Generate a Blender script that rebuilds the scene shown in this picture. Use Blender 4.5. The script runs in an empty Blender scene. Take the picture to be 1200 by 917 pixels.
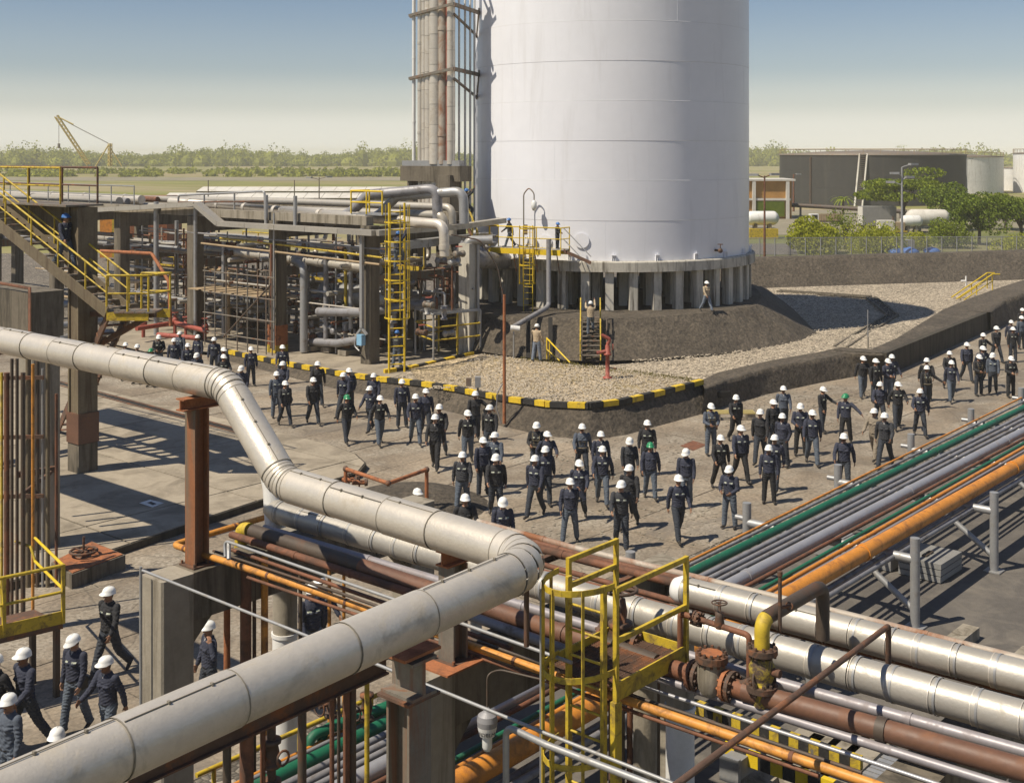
import bpy, bmesh, math, random
import numpy as np
from mathutils import Vector, Matrix, Quaternion
from mathutils.geometry import tessellate_polygon
random.seed(7); np.random.seed(7)
SC = bpy.context.scene
COL = SC.collection
PI = math.pi
def rad(d): return math.radians(d)

# ---------------------------------------------------------------- camera
# world x runs along the green and orange pipe rack, world y along the silver pipe rack
CAM_H, FPX, HORIZON = 10.3, 1450.0, 180.0
YAW = rad(40.8)
FWD = Vector((math.cos(YAW), math.sin(YAW), 0)); RGT = Vector((math.sin(YAW), -math.cos(YAW), 0))
cam_d = bpy.data.cameras.new('camera'); cam = bpy.data.objects.new('camera', cam_d); COL.objects.link(cam)
cam.location = (0, 0, CAM_H); cam.rotation_euler = (PI/2, 0, YAW - PI/2)
cam_d.sensor_width = 36; cam_d.lens = 36*FPX/1200.0
cam_d.shift_y = -(458.5 - HORIZON)/1200.0
cam_d.clip_start = 0.1; cam_d.clip_end = 6000
SC.camera = cam

# ---------------------------------------------------------------- sky, sun, exposure
SUN_EL = rad(56); SUN_AZ = Vector((-0.916, 0.401, 0)).normalized()      # towards the sun
w = bpy.data.worlds.new('World'); SC.world = w; w.use_nodes = True
wn, wl = w.node_tree.nodes, w.node_tree.links
wn.clear()
sky = wn.new('ShaderNodeTexSky'); sky.sky_type = 'NISHITA'; sky.sun_disc = False
sky.sun_elevation = SUN_EL; sky.sun_rotation = math.atan2(SUN_AZ.x, SUN_AZ.y)
sky.air_density = 1.0; sky.dust_density = 0.2; sky.ozone_density = 2.0; sky.altitude = 20
hs = wn.new('ShaderNodeHueSaturation'); hs.inputs['Saturation'].default_value = 1.0
wb = wn.new('ShaderNodeBackground'); wb.inputs['Strength'].default_value = 0.066
wo = wn.new('ShaderNodeOutputWorld')
# pale ground haze that every part of the horizon shows alike
tcw = wn.new('ShaderNodeTexCoord'); sxw = wn.new('ShaderNodeSeparateXYZ'); wl.new(tcw.outputs['Generated'], sxw.inputs[0])
rpw = wn.new('ShaderNodeValToRGB'); ee = rpw.color_ramp.elements; rpw.color_ramp.interpolation = 'EASE'
ee[0].position = 0.0; ee[0].color = (1, 1, 1, 1); ee[1].position = 0.13; ee[1].color = (0, 0, 0, 1)
for q_, v_ in ((0.02, .80), (0.042, .36), (0.07, .09)):
    e_ = ee.new(q_); e_.color = (v_, v_, v_, 1)
wl.new(sxw.outputs[2], rpw.inputs[0])
mxw = wn.new('ShaderNodeMix'); mxw.data_type = 'RGBA'; wl.new(rpw.outputs[0], mxw.inputs[0]); mxw.inputs[7].default_value = (11.6, 11.5, 10.4, 1)
wl.new(sky.outputs[0], hs.inputs['Color']); tnt = wn.new('ShaderNodeMix'); tnt.data_type = 'RGBA'; tnt.blend_type = 'MULTIPLY'; tnt.inputs[0].default_value = 1.0; tnt.inputs[7].default_value = (1.02, 0.99, 1.05, 1); wl.new(hs.outputs[0], tnt.inputs[6]); wl.new(tnt.outputs[2], mxw.inputs[6]); wl.new(mxw.outputs[2], wb.inputs['Color']); wl.new(wb.outputs[0], wo.inputs['Surface'])
sd = bpy.data.lights.new('sun', 'SUN'); sd.energy = 5.0; sd.angle = rad(0.55); sd.color = (1.0, 0.905, 0.745)
sun = bpy.data.objects.new('sun', sd); COL.objects.link(sun)
sdir = -(SUN_AZ*math.cos(SUN_EL) + Vector((0, 0, math.sin(SUN_EL))))
sun.rotation_euler = sdir.to_track_quat('-Z', 'Y').to_euler(); sun.location = (0, 0, 60)
SC.view_settings.view_transform = 'Standard'; SC.view_settings.look = 'None'
SC.view_settings.exposure = 0.16; SC.view_settings.gamma = 1.0
SC.render.engine = 'CYCLES'
SC.cycles.max_bounces = 5; SC.cycles.diffuse_bounces = 3; SC.cycles.glossy_bounces = 3; SC.cycles.transparent_max_bounces = 8
SC.cycles.volume_bounces = 0; SC.cycles.caustics_reflective = False; SC.cycles.caustics_refractive = False
SC.cycles.use_denoising = True

# ---------------------------------------------------------------- layout helpers
def G(px, py, z=0.0):
    """the place at height z that stands at this point of the 1200 x 917 photograph"""
    d = FPX*(CAM_H - z)/(py - HORIZON); r = (px - 600.0)/FPX*d
    p = FWD*d + RGT*r; return Vector((p.x, p.y, z))
def D(px, py, d):
    p = FWD*d + RGT*((px - 600.0)/FPX*d); return Vector((p.x, p.y, CAM_H - (py - HORIZON)*d/FPX))
def C(right, depth, z=0.0):
    p = FWD*depth + RGT*right; return Vector((p.x, p.y, z))
def V(*a): return Vector(a)
def depth_of(p): return p.x*FWD.x + p.y*FWD.y
UP = Vector((0, 0, 1))

# ---------------------------------------------------------------- materials
MATS = {}
def sock(node, *names):
    for n in names:
        if n in node.inputs: return node.inputs[n]
class NT:
    def __init__(s, m): s.t = m.node_tree; s.n = s.t.nodes; s.l = s.t.links
    def new(s, typ, **kw):
        n = s.n.new('ShaderNode' + typ)
        for k, v in kw.items():
            if k in n.inputs: n.inputs[k].default_value = v
            else: setattr(n, k, v)
        return n
    def link(s, a, b): s.l.new(a, b)
    def noise(s, vec, scale, detail=4.0, rough=0.55, dist=0.0):
        n = s.new('TexNoise'); n.inputs['Scale'].default_value = scale; n.inputs['Detail'].default_value = detail
        n.inputs['Roughness'].default_value = rough; n.inputs['Distortion'].default_value = dist
        s.link(vec, n.inputs['Vector']); return n.outputs['Fac']
    def ramp(s, fac, stops):
        r = s.new('ValToRGB'); e = r.color_ramp.elements
        while len(e) > 1: e.remove(e[-1])
        e[0].position = stops[0][0]; e[0].color = col4(stops[0][1])
        for p, c in stops[1:]:
            x = e.new(p); x.color = col4(c)
        s.link(fac, r.inputs['Fac']); return r.outputs['Color']
    def mix(s, fac, a, b, mode='MIX'):
        m = s.new('Mix'); m.data_type = 'RGBA'; m.blend_type = mode
        for sk, v in ((m.inputs[0], fac), (m.inputs[6], a), (m.inputs[7], b)):
            if hasattr(v, 'is_linked'): s.link(v, sk)
            elif isinstance(v, (int, float)): sk.default_value = v
            else: sk.default_value = col4(v)
        return m.outputs[2]
    def math(s, op, a, b=None):
        m = s.new('Math'); m.operation = op
        for sk, v in ((m.inputs[0], a), (m.inputs[1], b)):
            if v is None: continue
            if hasattr(v, 'is_linked'): s.link(v, sk)
            else: sk.default_value = v
        return m.outputs[0]
def col4(c):
    if isinstance(c, (int, float)): c = (c, c, c)
    return (c[0], c[1], c[2], 1.0)
def base_mat(name):
    m = bpy.data.materials.new(name); m.use_nodes = True
    t = NT(m); b = t.n['Principled BSDF']; pos = t.new('NewGeometry').outputs['Position']
    MATS[name] = m; return m, t, b, pos
def mapping(t, pos, sc):
    mp = t.new('Mapping'); t.link(pos, mp.inputs['Vector']); mp.inputs['Scale'].default_value = sc; return mp.outputs[0]
def bump(t, b, h, strength, dist=0.02):
    n = t.new('Bump'); n.inputs['Strength'].default_value = strength; n.inputs['Distance'].default_value = dist
    t.link(h, n.inputs['Height']); t.link(n.outputs[0], b.inputs['Normal'])
def M(name, col, rough=0.6, metal=0.0, var=0.18, scale=1.6, bmp=0.0, bscale=30.0, dirt=None, dirt_amt=0.5, dscale=2.2, streak=False, spec=0.5, objvar=0.0):
    """a painted, worn or raw surface: colour varied at two scales, blotches or vertical streaks of a second colour, fine relief"""
    m, t, b, pos = base_mat(name)
    c = tuple(col); lo = tuple(x*(1 - var) for x in c); hi = tuple(min(1, x*(1 + var)) for x in c)
    n1 = t.noise(pos, scale, 6.0, 0.62); out = t.ramp(n1, [(0.3, lo), (0.7, hi)])
    n2 = t.noise(pos, scale*9, 4.0, 0.6); out = t.mix(0.35*min(1, var*4), out, t.ramp(n2, [(0.3, tuple(x*0.6 for x in c)), (0.7, tuple(min(1, x*1.35) for x in c))]))
    if dirt is not None:
        dv = mapping(t, pos, (1.0, 1.0, 0.09)) if streak else pos
        nd = t.noise(dv, dscale*(2.2 if streak else 1), 8.0, 0.68, 0.6)
        f = t.ramp(nd, [(0.62 - 0.3*dirt_amt, 0.0), (0.80 - 0.3*dirt_amt, 1.0)])
        out = t.mix(f, out, dirt)
        r = t.math('MULTIPLY_ADD', f, 0.25); r.node.inputs[2].default_value = rough
        t.link(r, b.inputs['Roughness'])
        if metal: t.link(t.math('MULTIPLY', t.math('SUBTRACT', 1.0, f), metal), b.inputs['Metallic'])
    else:
        r = t.math('MULTIPLY_ADD', n2, 0.25); r.node.inputs[2].default_value = rough - 0.12
        t.link(r, b.inputs['Roughness']); b.inputs['Metallic'].default_value = metal
    if objvar:
        oi = t.new('ObjectInfo'); v = t.math('MULTIPLY_ADD', oi.outputs['Random'], objvar*2); v.node.inputs[2].default_value = 1 - objvar
        h = t.new('HueSaturation'); t.link(v, h.inputs['Value']); t.link(out, h.inputs['Color']); out = h.outputs[0]
    t.link(out, b.inputs['Base Color'])
    sk = sock(b, 'Specular IOR Level', 'Specular'); sk.default_value = spec
    if bmp: bump(t, b, t.noise(pos, bscale, 5.0, 0.6), bmp)
    return m
RUST = (0.12, 0.045, 0.02)
M('aluminium', (0.63, 0.575, 0.495), 0.40, 0.42, 0.09, 1.3, 0.2, 34, dirt=(0.36, 0.315, 0.25), dirt_amt=0.28, dscale=1.5, objvar=0.07)
M('aluminium_new', (0.43, 0.40, 0.35), 0.46, 0.4, 0.09, 1.0, 0.2, 14, dirt=(0.27, 0.24, 0.19), dirt_amt=0.3, dscale=1.6, objvar=0.07)
M('rusty_clad', (0.40, 0.35, 0.29), 0.6, 0.1, 0.15, 1.2, 0.1, 20, dirt=(0.24, 0.10, 0.045), dirt_amt=0.55, dscale=0.9)
M('valve_yellow', (0.085, 0.055, 0.04), 0.65, 0, 0.3, 5, 0.25, 40, dirt=(0.50, 0.38, 0.03), dirt_amt=0.5, dscale=9)
M('rust_post', (0.25, 0.10, 0.042), 0.7, 0, 0.25, 2.0, 0.15, 30, dirt=(0.15, 0.12, 0.085), dirt_amt=0.55, dscale=2.0, streak=True)
M('cladding_seam', (0.22, 0.195, 0.155), 0.7)
M('galvanised', (0.36, 0.36, 0.36), 0.48, 0.45, 0.12, 2.0, 0.06, 30, dirt=(0.22, 0.19, 0.15), dirt_amt=0.3, dscale=3)
M('grey_pipe', (0.26, 0.255, 0.265), 0.5, 0.15, 0.14, 2.0, 0.05, 30, dirt=(0.13, 0.11, 0.095), dirt_amt=0.4, dscale=2.5)
M('lavender', (0.29, 0.27, 0.285), 0.46, 0.2, 0.12, 2.2, 0.05, 26, dirt=(0.22, 0.18, 0.17), dirt_amt=0.3, dscale=2.8)
M('pale_blue', (0.38, 0.38, 0.40), 0.4, 0.35, 0.10, 2.2, 0.05, 26, dirt=(0.28, 0.26, 0.27), dirt_amt=0.25, dscale=2.8)
M('orange', (0.60, 0.235, 0.03), 0.5, 0, 0.16, 2.4, 0.05, 30, dirt=(0.30, 0.12, 0.035), dirt_amt=0.42, dscale=3.2)
M('orange_thin', (0.60, 0.26, 0.045), 0.5, 0, 0.14, 3.0, 0.05, 30, dirt=(0.16, 0.075, 0.03), dirt_amt=0.45, dscale=3.6)
M('green_pipe', (0.010, 0.125, 0.062), 0.5, 0, 0.16, 2.4, 0.05, 30, dirt=(0.03, 0.09, 0.06), dirt_amt=0.35, dscale=2.6)
M('rust_pipe', (0.18, 0.072, 0.036), 0.72, 0, 0.25, 2.2, 0.2, 40, dirt=(0.085, 0.05, 0.035), dirt_amt=0.5, dscale=2.4)
M('brown_pipe', (0.135, 0.066, 0.04), 0.55, 0, 0.2, 1.8, 0.1, 30, dirt=(0.20, 0.09, 0.045), dirt_amt=0.35, dscale=1.6)
M('dark_pipe', (0.075, 0.055, 0.04), 0.6, 0, 0.2, 1.8, 0.1, 30, dirt=(0.14, 0.06, 0.03), dirt_amt=0.3, dscale=1.8)
M('rust_bright', (0.36, 0.13, 0.05), 0.75, 0, 0.22, 3, 0.2, 40, dirt=(0.15, 0.065, 0.035), dirt_amt=0.5, dscale=3)
M('rusty_steel', (0.105, 0.06, 0.04), 0.72, 0, 0.25, 2.5, 0.2, 36, dirt=(0.26, 0.10, 0.04), dirt_amt=0.4, dscale=3)
M('steel_grey', (0.19, 0.17, 0.14), 0.6, 0.2, 0.2, 2.0, 0.1, 30, dirt=(0.21, 0.095, 0.045), dirt_amt=0.42, dscale=2.0, streak=True)
M('valve_iron', (0.085, 0.055, 0.04), 0.7, 0.1, 0.3, 5, 0.25, 40, dirt=(0.24, 0.095, 0.04), dirt_amt=0.45, dscale=6)
M('yellow', (0.54, 0.385, 0.03), 0.55, 0, 0.16, 3.0, 0.06, 30, dirt=(0.19, 0.13, 0.04), dirt_amt=0.45, dscale=5)
M('yellow_clean', (0.70, 0.49, 0.02), 0.5, 0, 0.10, 3.0, dirt=(0.38, 0.26, 0.03), dirt_amt=0.25, dscale=4)
M('kerb_black', (0.022, 0.021, 0.02), 0.75, 0, 0.3, 4, 0.2, 30, dirt=(0.10, 0.09, 0.07), dirt_amt=0.25, dscale=5)
M('kerb_yellow', (0.66, 0.45, 0.02), 0.7, 0, 0.15, 4, 0.2, 30, dirt=(0.22, 0.16, 0.06), dirt_amt=0.32, dscale=5)
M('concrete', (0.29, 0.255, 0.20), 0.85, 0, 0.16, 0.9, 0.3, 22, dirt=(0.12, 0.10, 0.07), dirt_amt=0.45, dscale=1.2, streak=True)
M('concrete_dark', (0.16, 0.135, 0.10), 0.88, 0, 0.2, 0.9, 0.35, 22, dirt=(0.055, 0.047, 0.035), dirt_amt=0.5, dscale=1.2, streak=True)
M('concrete_slab', (0.335, 0.285, 0.215), 0.9, 0, 0.16, 0.5, 0.25, 30, dirt=(0.20, 0.168, 0.125), dirt_amt=0.5, dscale=0.7, objvar=0.09)
M('column_concrete', (0.55, 0.515, 0.44), 0.85, 0, 0.14, 1.2, 0.2, 26, dirt=(0.13, 0.11, 0.085), dirt_amt=0.45, dscale=1.4, streak=True, objvar=0.08)
def bitumen_mat():
    m, t, b, pos = base_mat('bitumen')
    c = t.ramp(t.noise(pos, 0.5, 6, 0.65), [(0.3, (0.070, 0.058, 0.045)), (0.7, (0.125, 0.104, 0.080))])
    f1 = t.noise(pos, 7.0, 6.0, 0.75)
    c = t.mix(0.8, c, t.mix(1.0, c, t.ramp(f1, [(0.34, (0.35, 0.34, 0.33)), (0.66, (1.6, 1.57, 1.5))]), 'MULTIPLY'))
    st = t.noise(mapping(t, pos, (1.6, 1.6, 0.25)), 2.6, 6.0, 0.7)
    c = t.mix(0.55, c, t.mix(1.0, c, t.ramp(st, [(0.35, (0.5, 0.5, 0.5)), (0.65, (1.35, 1.33, 1.3))]), 'MULTIPLY'))
    t.link(c, b.inputs['Base Color']); b.inputs['Roughness'].default_value = 0.93
    bump(t, b, t.math('ADD', f1, t.math('MULTIPLY', t.noise(pos, 2.2, 5, 0.6), 2.0)), 0.9, 0.09)
bitumen_mat()
M('asphalt', (0.105, 0.094, 0.083), 0.93, 0, 0.2, 0.6, 0.5, 30, dirt=(0.17, 0.15, 0.125), dirt_amt=0.42, dscale=0.8)
M('tank_white', (0.78, 0.785, 0.83), 0.36, 0, 0.03, 0.35, 0.05, 1.2, dirt=(0.69, 0.69, 0.72), dirt_amt=0.24, dscale=0.5, streak=True)
M('tank_seam', (0.62, 0.61, 0.62), 0.5)
M('wall_dark', (0.058, 0.048, 0.034), 0.9, 0, 0.3, 1.2, 0.4, 18, dirt=(0.035, 0.03, 0.022), dirt_amt=0.5, dscale=1.4, streak=True)
M('pebble', (0.40, 0.34, 0.26), 0.9, 0, 0.45, 9)
M('olive_steel', (0.17, 0.135, 0.085), 0.7, 0.05, 0.22, 1.6, 0.15, 30, dirt=(0.10, 0.07, 0.045), dirt_amt=0.45, dscale=1.6, streak=True)
M('white_paint', (0.72, 0.71, 0.68), 0.5, 0, 0.08, 1.5, dirt=(0.40, 0.36, 0.30), dirt_amt=0.25, dscale=1.2, streak=True)
M('black_tank', (0.042, 0.040, 0.037), 0.75, 0, 0.12, 0.2, dirt=(0.075, 0.07, 0.06), dirt_amt=0.35, dscale=0.15, streak=True)
M('weathered_timber', (0.34, 0.25, 0.15), 0.85, 0, 0.25, 3)
M('red_iron', (0.32, 0.075, 0.05), 0.6, 0, 0.2, 4, 0.1, 30, dirt=(0.15, 0.04, 0.03), dirt_amt=0.35, dscale=5)
M('blue_box', (0.22, 0.42, 0.60), 0.5)
M('blue_tarp', (0.05, 0.14, 0.42), 0.6, 0, 0.2, 0.6)
M('glass_lamp', (0.72, 0.73, 0.70), 0.15, 0, 0.05)
M('dark_opening', (0.016, 0.014, 0.012), 0.9)
M('crate_grey', (0.25, 0.245, 0.235), 0.6, 0.1, 0.1, 2)
M('ochre_wall', (0.42, 0.22, 0.06), 0.85, 0, 0.15, 0.6)
M('trunk', (0.12, 0.09, 0.06), 0.9, 0, 0.2, 2)
M('print_dark', (0.03, 0.03, 0.03), 0.7)

def gravel_mat(name, stone, sc, dark=0.45, moss=None):
    m, t, b, pos = base_mat(name)
    vo = t.new('TexVoronoi'); vo.inputs['Scale'].default_value = sc; t.link(pos, vo.inputs['Vector'])
    ve = t.new('TexVoronoi'); ve.feature = 'DISTANCE_TO_EDGE'; ve.inputs['Scale'].default_value = sc; t.link(pos, ve.inputs['Vector'])
    sep = t.new('SeparateColor'); t.link(vo.outputs['Color'], sep.inputs[0])
    s = stone
    c = t.ramp(sep.outputs[0], [(0.0, tuple(x*0.38 for x in s)), (0.45, s), (0.8, tuple(min(1, x*1.4) for x in s)), (1.0, tuple(min(1, x*1.9) for x in s))])
    c = t.mix(t.ramp(ve.outputs['Distance'], [(0.0, 0.85), (0.12, 0.0)]), c, tuple(x*dark*0.4 for x in s))
    big = t.noise(pos, 0.35, 6.0, 0.62)
    c = t.mix(0.55, c, t.mix(1.0, c, t.ramp(big, [(0.3, (0.55, 0.53, 0.47)), (0.7, (1.15, 1.12, 1.05))]), 'MULTIPLY'))
    if moss:
        c = t.mix(t.ramp(t.noise(pos, 0.5, 7.0, 0.7), [(0.52, 0.0), (0.68, 0.75)]), c, moss)
    t.link(c, b.inputs['Base Color']); b.inputs['Roughness'].default_value = 0.92
    bump(t, b, t.math('MULTIPLY', ve.outputs['Distance'], 1.6), 0.9, 0.04)
    return m
gravel_mat('gravel', (0.44, 0.375, 0.29), 9.0, 0.3)
gravel_mat('gravel_mossy', (0.42, 0.335, 0.22), 8.5, 0.3, moss=(0.25, 0.19, 0.065))
gravel_mat('gravel_dark', (0.20, 0.175, 0.145), 8.0)
def road_mat():
    m, t, b, pos = base_mat('road')
    n = t.noise(pos, 0.28, 8.0, 0.66, 0.4)
    c = t.ramp(n, [(0.30, (0.145, 0.118, 0.09)), (0.48, (0.225, 0.184, 0.138)), (0.66, (0.32, 0.262, 0.197))])
    fine = t.noise(pos, 9.0, 5.0, 0.7)
    c = t.mix(0.7, c, t.mix(1.0, c, t.ramp(fine, [(0.32, (0.42, 0.41, 0.39)), (0.68, (1.4, 1.37, 1.32))]), 'MULTIPLY'))
    grit = t.new('TexVoronoi'); grit.inputs['Scale'].default_value = 16; t.link(pos, grit.inputs['Vector'])
    sp = t.new('SeparateColor'); t.link(grit.outputs['Color'], sp.inputs[0])
    c = t.mix(t.math('MULTIPLY', t.ramp(t.noise(pos, 0.5, 5, 0.6), [(0.45, 0.0), (0.65, 1.0)]), 0.55), c, t.ramp(sp.outputs[0], [(0.0, (0.16, 0.14, 0.11)), (1.0, (0.50, 0.45, 0.37))]))
    wv = t.new('TexNoise'); wv.inputs['Scale'].default_value = 0.7; t.link(pos, wv.inputs['Vector'])
    wp = t.mix(0.25, pos, wv.outputs['Color'], 'LINEAR_LIGHT')
    ck = t.new('TexVoronoi'); ck.feature = 'DISTANCE_TO_EDGE'; ck.inputs['Scale'].default_value = 0.38; t.link(wp, ck.inputs['Vector'])
    crack = t.ramp(ck.outputs['Distance'], [(0.0, 0.5), (0.011, 0.0)])
    c = t.mix(crack, c, (0.10, 0.085, 0.065))
    st = t.noise(pos, 0.16, 7.0, 0.7, 1.2)
    c = t.mix(t.ramp(st, [(0.54, 0.0), (0.68, 0.75)]), c, (0.135, 0.118, 0.10))
    oi = t.new('ObjectInfo'); v = t.math('MULTIPLY_ADD', oi.outputs['Random'], 0.16); v.node.inputs[2].default_value = 0.92
    h = t.new('HueSaturation'); t.link(v, h.inputs['Value']); t.link(c, h.inputs['Color'])
    t.link(h.outputs[0], b.inputs['Base Color']); b.inputs['Roughness'].default_value = 0.93
    bump(t, b, t.math('ADD', fine, t.math('MULTIPLY', crack, -1.5)), 0.35, 0.02)
road_mat()
def field_mat():
    m, t, b, pos = base_mat('field')
    rot = t.new('Mapping'); rot.inputs['Rotation'].default_value = (0, 0, -YAW); rot.inputs['Scale'].default_value = (0.012, 0.0011, 1)
    t.link(pos, rot.inputs['Vector'])
    n = t.noise(rot.outputs[0], 1.3, 4.0, 0.55)
    c = t.ramp(n, [(0.30, (0.17, 0.175, 0.03)), (0.42, (0.28, 0.225, 0.11)), (0.50, (0.18, 0.185, 0.035)), (0.58, (0.31, 0.25, 0.14)), (0.70, (0.16, 0.18, 0.03))])
    c = t.mix(0.5, c, t.mix(1.0, c, t.ramp(t.noise(pos, 0.06, 6, 0.65), [(0.3, 0.6), (0.7, 1.3)]), 'MULTIPLY'))
    t.link(c, b.inputs['Base Color']); b.inputs['Roughness'].default_value = 0.95
field_mat()
def leaf_mat(name, a, c2):
    m, t, b, pos = base_mat(name)
    n = t.noise(pos, 1.7, 3.0, 0.6)
    lp = t.new('NewGeometry')
    c = t.mix(0.5, t.ramp(n, [(0.3, a), (0.7, c2)]), t.ramp(lp.outputs['Random Per Island'], [(0.0, tuple(x*0.6 for x in a)), (1.0, tuple(x*1.35 for x in c2))]))
    t.link(c, b.inputs['Base Color']); b.inputs['Roughness'].default_value = 0.6
    sock(b, 'Specular IOR Level', 'Specular').default_value = 0.25
    tr = t.new('BsdfTranslucent'); t.link(c, tr.inputs['Color'])
    mx = t.new('MixShader'); mx.inputs[0].default_value = 0.35
    out = t.n['Material Output']; t.link(b.outputs[0], mx.inputs[1]); t.link(tr.outputs[0], mx.inputs[2]); t.link(mx.outputs[0], out.inputs['Surface'])
leaf_mat('leaf_dark', (0.09, 0.145, 0.01), (0.20, 0.255, 0.018))
leaf_mat('leaf_mid', (0.12, 0.175, 0.012), (0.24, 0.28, 0.02))
leaf_mat('leaf_bright', (0.22, 0.26, 0.01), (0.40, 0.40, 0.02))
leaf_mat('dry_grass', (0.16, 0.145, 0.04), (0.26, 0.22, 0.08))
leaf_mat('leaf_far', (0.17, 0.20, 0.012), (0.32, 0.33, 0.025))
def fence_mat():
    m, t, b, pos = base_mat('chain_link')
    b.inputs['Base Color'].default_value = (0.42, 0.42, 0.40, 1); b.inputs['Roughness'].default_value = 0.5
fence_mat()

# ---------------------------------------------------------------- mesh builder
def frame_of(d):
    d = d.normalized(); u = UP if abs(d.z) < 0.95 else Vector((0, 1, 0))
    s = d.cross(u).normalized(); return s, s.cross(d).normalized()      # side, up
class MB:
    def __init__(s): s.v = []; s.f = []; s.sm = []; s.mi = []; s.cur = 0
    def add(s, vs, fs, smooth=False):
        o = len(s.v); s.v += [tuple(x) for x in vs]
        for f in fs: s.f.append(tuple(i + o for i in f)); s.sm.append(smooth); s.mi.append(s.cur)
        return s
    def box(s, c, size, rz=0.0, mat=None):
        hx, hy, hz = (x/2 for x in size); R = mat or Matrix.Rotation(rz, 3, 'Z'); c = Vector(c)
        vs = [c + R @ Vector((x*hx, y*hy, z*hz)) for z in (-1, 1) for x, y in ((-1, -1), (1, -1), (1, 1), (-1, 1))]
        return s.add(vs, [(3, 2, 1, 0), (4, 5, 6, 7), (0, 1, 5, 4), (1, 2, 6, 5), (2, 3, 7, 6), (3, 0, 4, 7)])
    def beam(s, p0, p1, w, h):
        p0, p1 = Vector(p0), Vector(p1); a, b = frame_of(p1 - p0)
        vs = [p + a*(x*w/2) + b*(y*h/2) for p in (p0, p1) for x, y in ((-1, -1), (1, -1), (1, 1), (-1, 1))]
        return s.add(vs, [(3, 2, 1, 0), (4, 5, 6, 7), (0, 1, 5, 4), (1, 2, 6, 5), (2, 3, 7, 6), (3, 0, 4, 7)][::1])
    def ibeam(s, p0, p1, w, h, t=0.03, side=None):
        p0, p1 = Vector(p0), Vector(p1); a, b = frame_of(p1 - p0)
        if side is not None:
            b = side.normalized(); a = (p1 - p0).normalized().cross(b)
        o = [(-w/2, -h/2), (w/2, -h/2), (w/2, -h/2 + t), (t/2, -h/2 + t), (t/2, h/2 - t), (w/2, h/2 - t), (w/2, h/2), (-w/2, h/2), (-w/2, h/2 - t), (-t/2, h/2 - t), (-t/2, -h/2 + t), (-w/2, -h/2 + t)]
        n = len(o); vs = [p + a*x + b*y for p in (p0, p1) for x, y in o]
        fs = [(i, (i + 1) % n, n + (i + 1) % n, n + i) for i in range(n)]
        for e in (0, n): fs += [tuple(e + i for i in q) for q in ((0, 1, 2, 11), (11, 2, 3, 10), (10, 3, 4, 9), (9, 4, 5, 8), (8, 5, 6, 7))]
        return s.add(vs, fs)
    def tube(s, pts, r, n=10, cap=True, closed=False):
        pts = [Vector(p) for p in pts]; m = len(pts); rs = r if isinstance(r, (list, tuple)) else [r]*m
        tang = []
        for i in range(m):
            a = pts[i] - pts[i - 1] if i or closed else pts[1] - pts[0]
            b = pts[(i + 1) % m] - pts[i] if i < m - 1 or closed else a
            t = a.normalized() + b.normalized(); tang.append(t.normalized() if t.length > 1e-6 else a.normalized())
        side, up = frame_of(tang[0]); vs = []
        for i in range(m):
            if i:
                q = tang[i - 1].rotation_difference(tang[i]); side = q @ side; up = q @ up
            k = 1.0
            if 0 < i < m - 1:
                c = (pts[i] - pts[i - 1]).normalized().dot(tang[i]); k = 1/max(c, 0.5)
            bi = None
            for j in range(n):
                a = 2*PI*j/n; o = side*(math.cos(a)*rs[i]) + up*(math.sin(a)*rs[i])
                if k > 1.001:
                    nb = (pts[i + 1] - pts[i]).normalized() - (pts[i] - pts[i - 1]).normalized()
                    if nb.length > 1e-6: nb.normalize(); o = o + nb*(o.dot(nb)*(k - 1))
                vs.append(pts[i] + o)
        fs = [(i*n + j, i*n + (j + 1) % n, (i + 1)*n + (j + 1) % n, (i + 1)*n + j) for i in range(m - 1) for j in range(n)]
        if closed: fs += [((m - 1)*n + j, (m - 1)*n + (j + 1) % n, (j + 1) % n, j) for j in range(n)]
        s.add(vs, fs, True)
        if cap and not closed:
            s.add(vs[:n], [tuple(range(n))[::-1]]); s.add(vs[-n:], [tuple(range(n))])
        return s
    def lathe(s, prof, c, axis=UP, n=16, smooth=True):
        c = Vector(c); a, b = frame_of(Vector(axis)); d = Vector(axis).normalized(); vs = []
        for r, h in prof:
            for j in range(n):
                t = 2*PI*j/n; vs.append(c + d*h + a*(math.cos(t)*r) + b*(math.sin(t)*r))
        m = len(prof)
        fs = [(i*n + j, i*n + (j + 1) % n, (i + 1)*n + (j + 1) % n, (i + 1)*n + j) for i in range(m - 1) for j in range(n)]
        s.add(vs, fs, smooth)
        if prof[0][0] > 1e-4: s.add(vs[:n], [tuple(range(n))[::-1]])
        if prof[-1][0] > 1e-4: s.add(vs[-n:], [tuple(range(n))])
        return s
    def torus(s, c, axis, R, r, n=20, k=6):
        c = Vector(c); a, b = frame_of(Vector(axis))
        return s.tube([c + a*(math.cos(2*PI*i/n)*R) + b*(math.sin(2*PI*i/n)*R) for i in range(n)], r, k, closed=True)
    def poly(s, pts): 
        pts = [Vector(p) for p in pts]; tr = tessellate_polygon([[Vector((p.x, p.y, 0)) for p in pts]])
        fs = []
        for t in tr:
            a, b, c = (pts[i] for i in t)
            fs.append(tuple(t) if (b - a).cross(c - a).z > 0 else tuple(t)[::-1])
        return s.add(pts, fs)
    def loft(s, rows, smooth=False):
        n = len(rows[0]); vs = [p for r in rows for p in r]
        return s.add(vs, [(i*n + j, i*n + j + 1, (i + 1)*n + j + 1, (i + 1)*n + j) for i in range(len(rows) - 1) for j in range(n - 1)], smooth)
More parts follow.
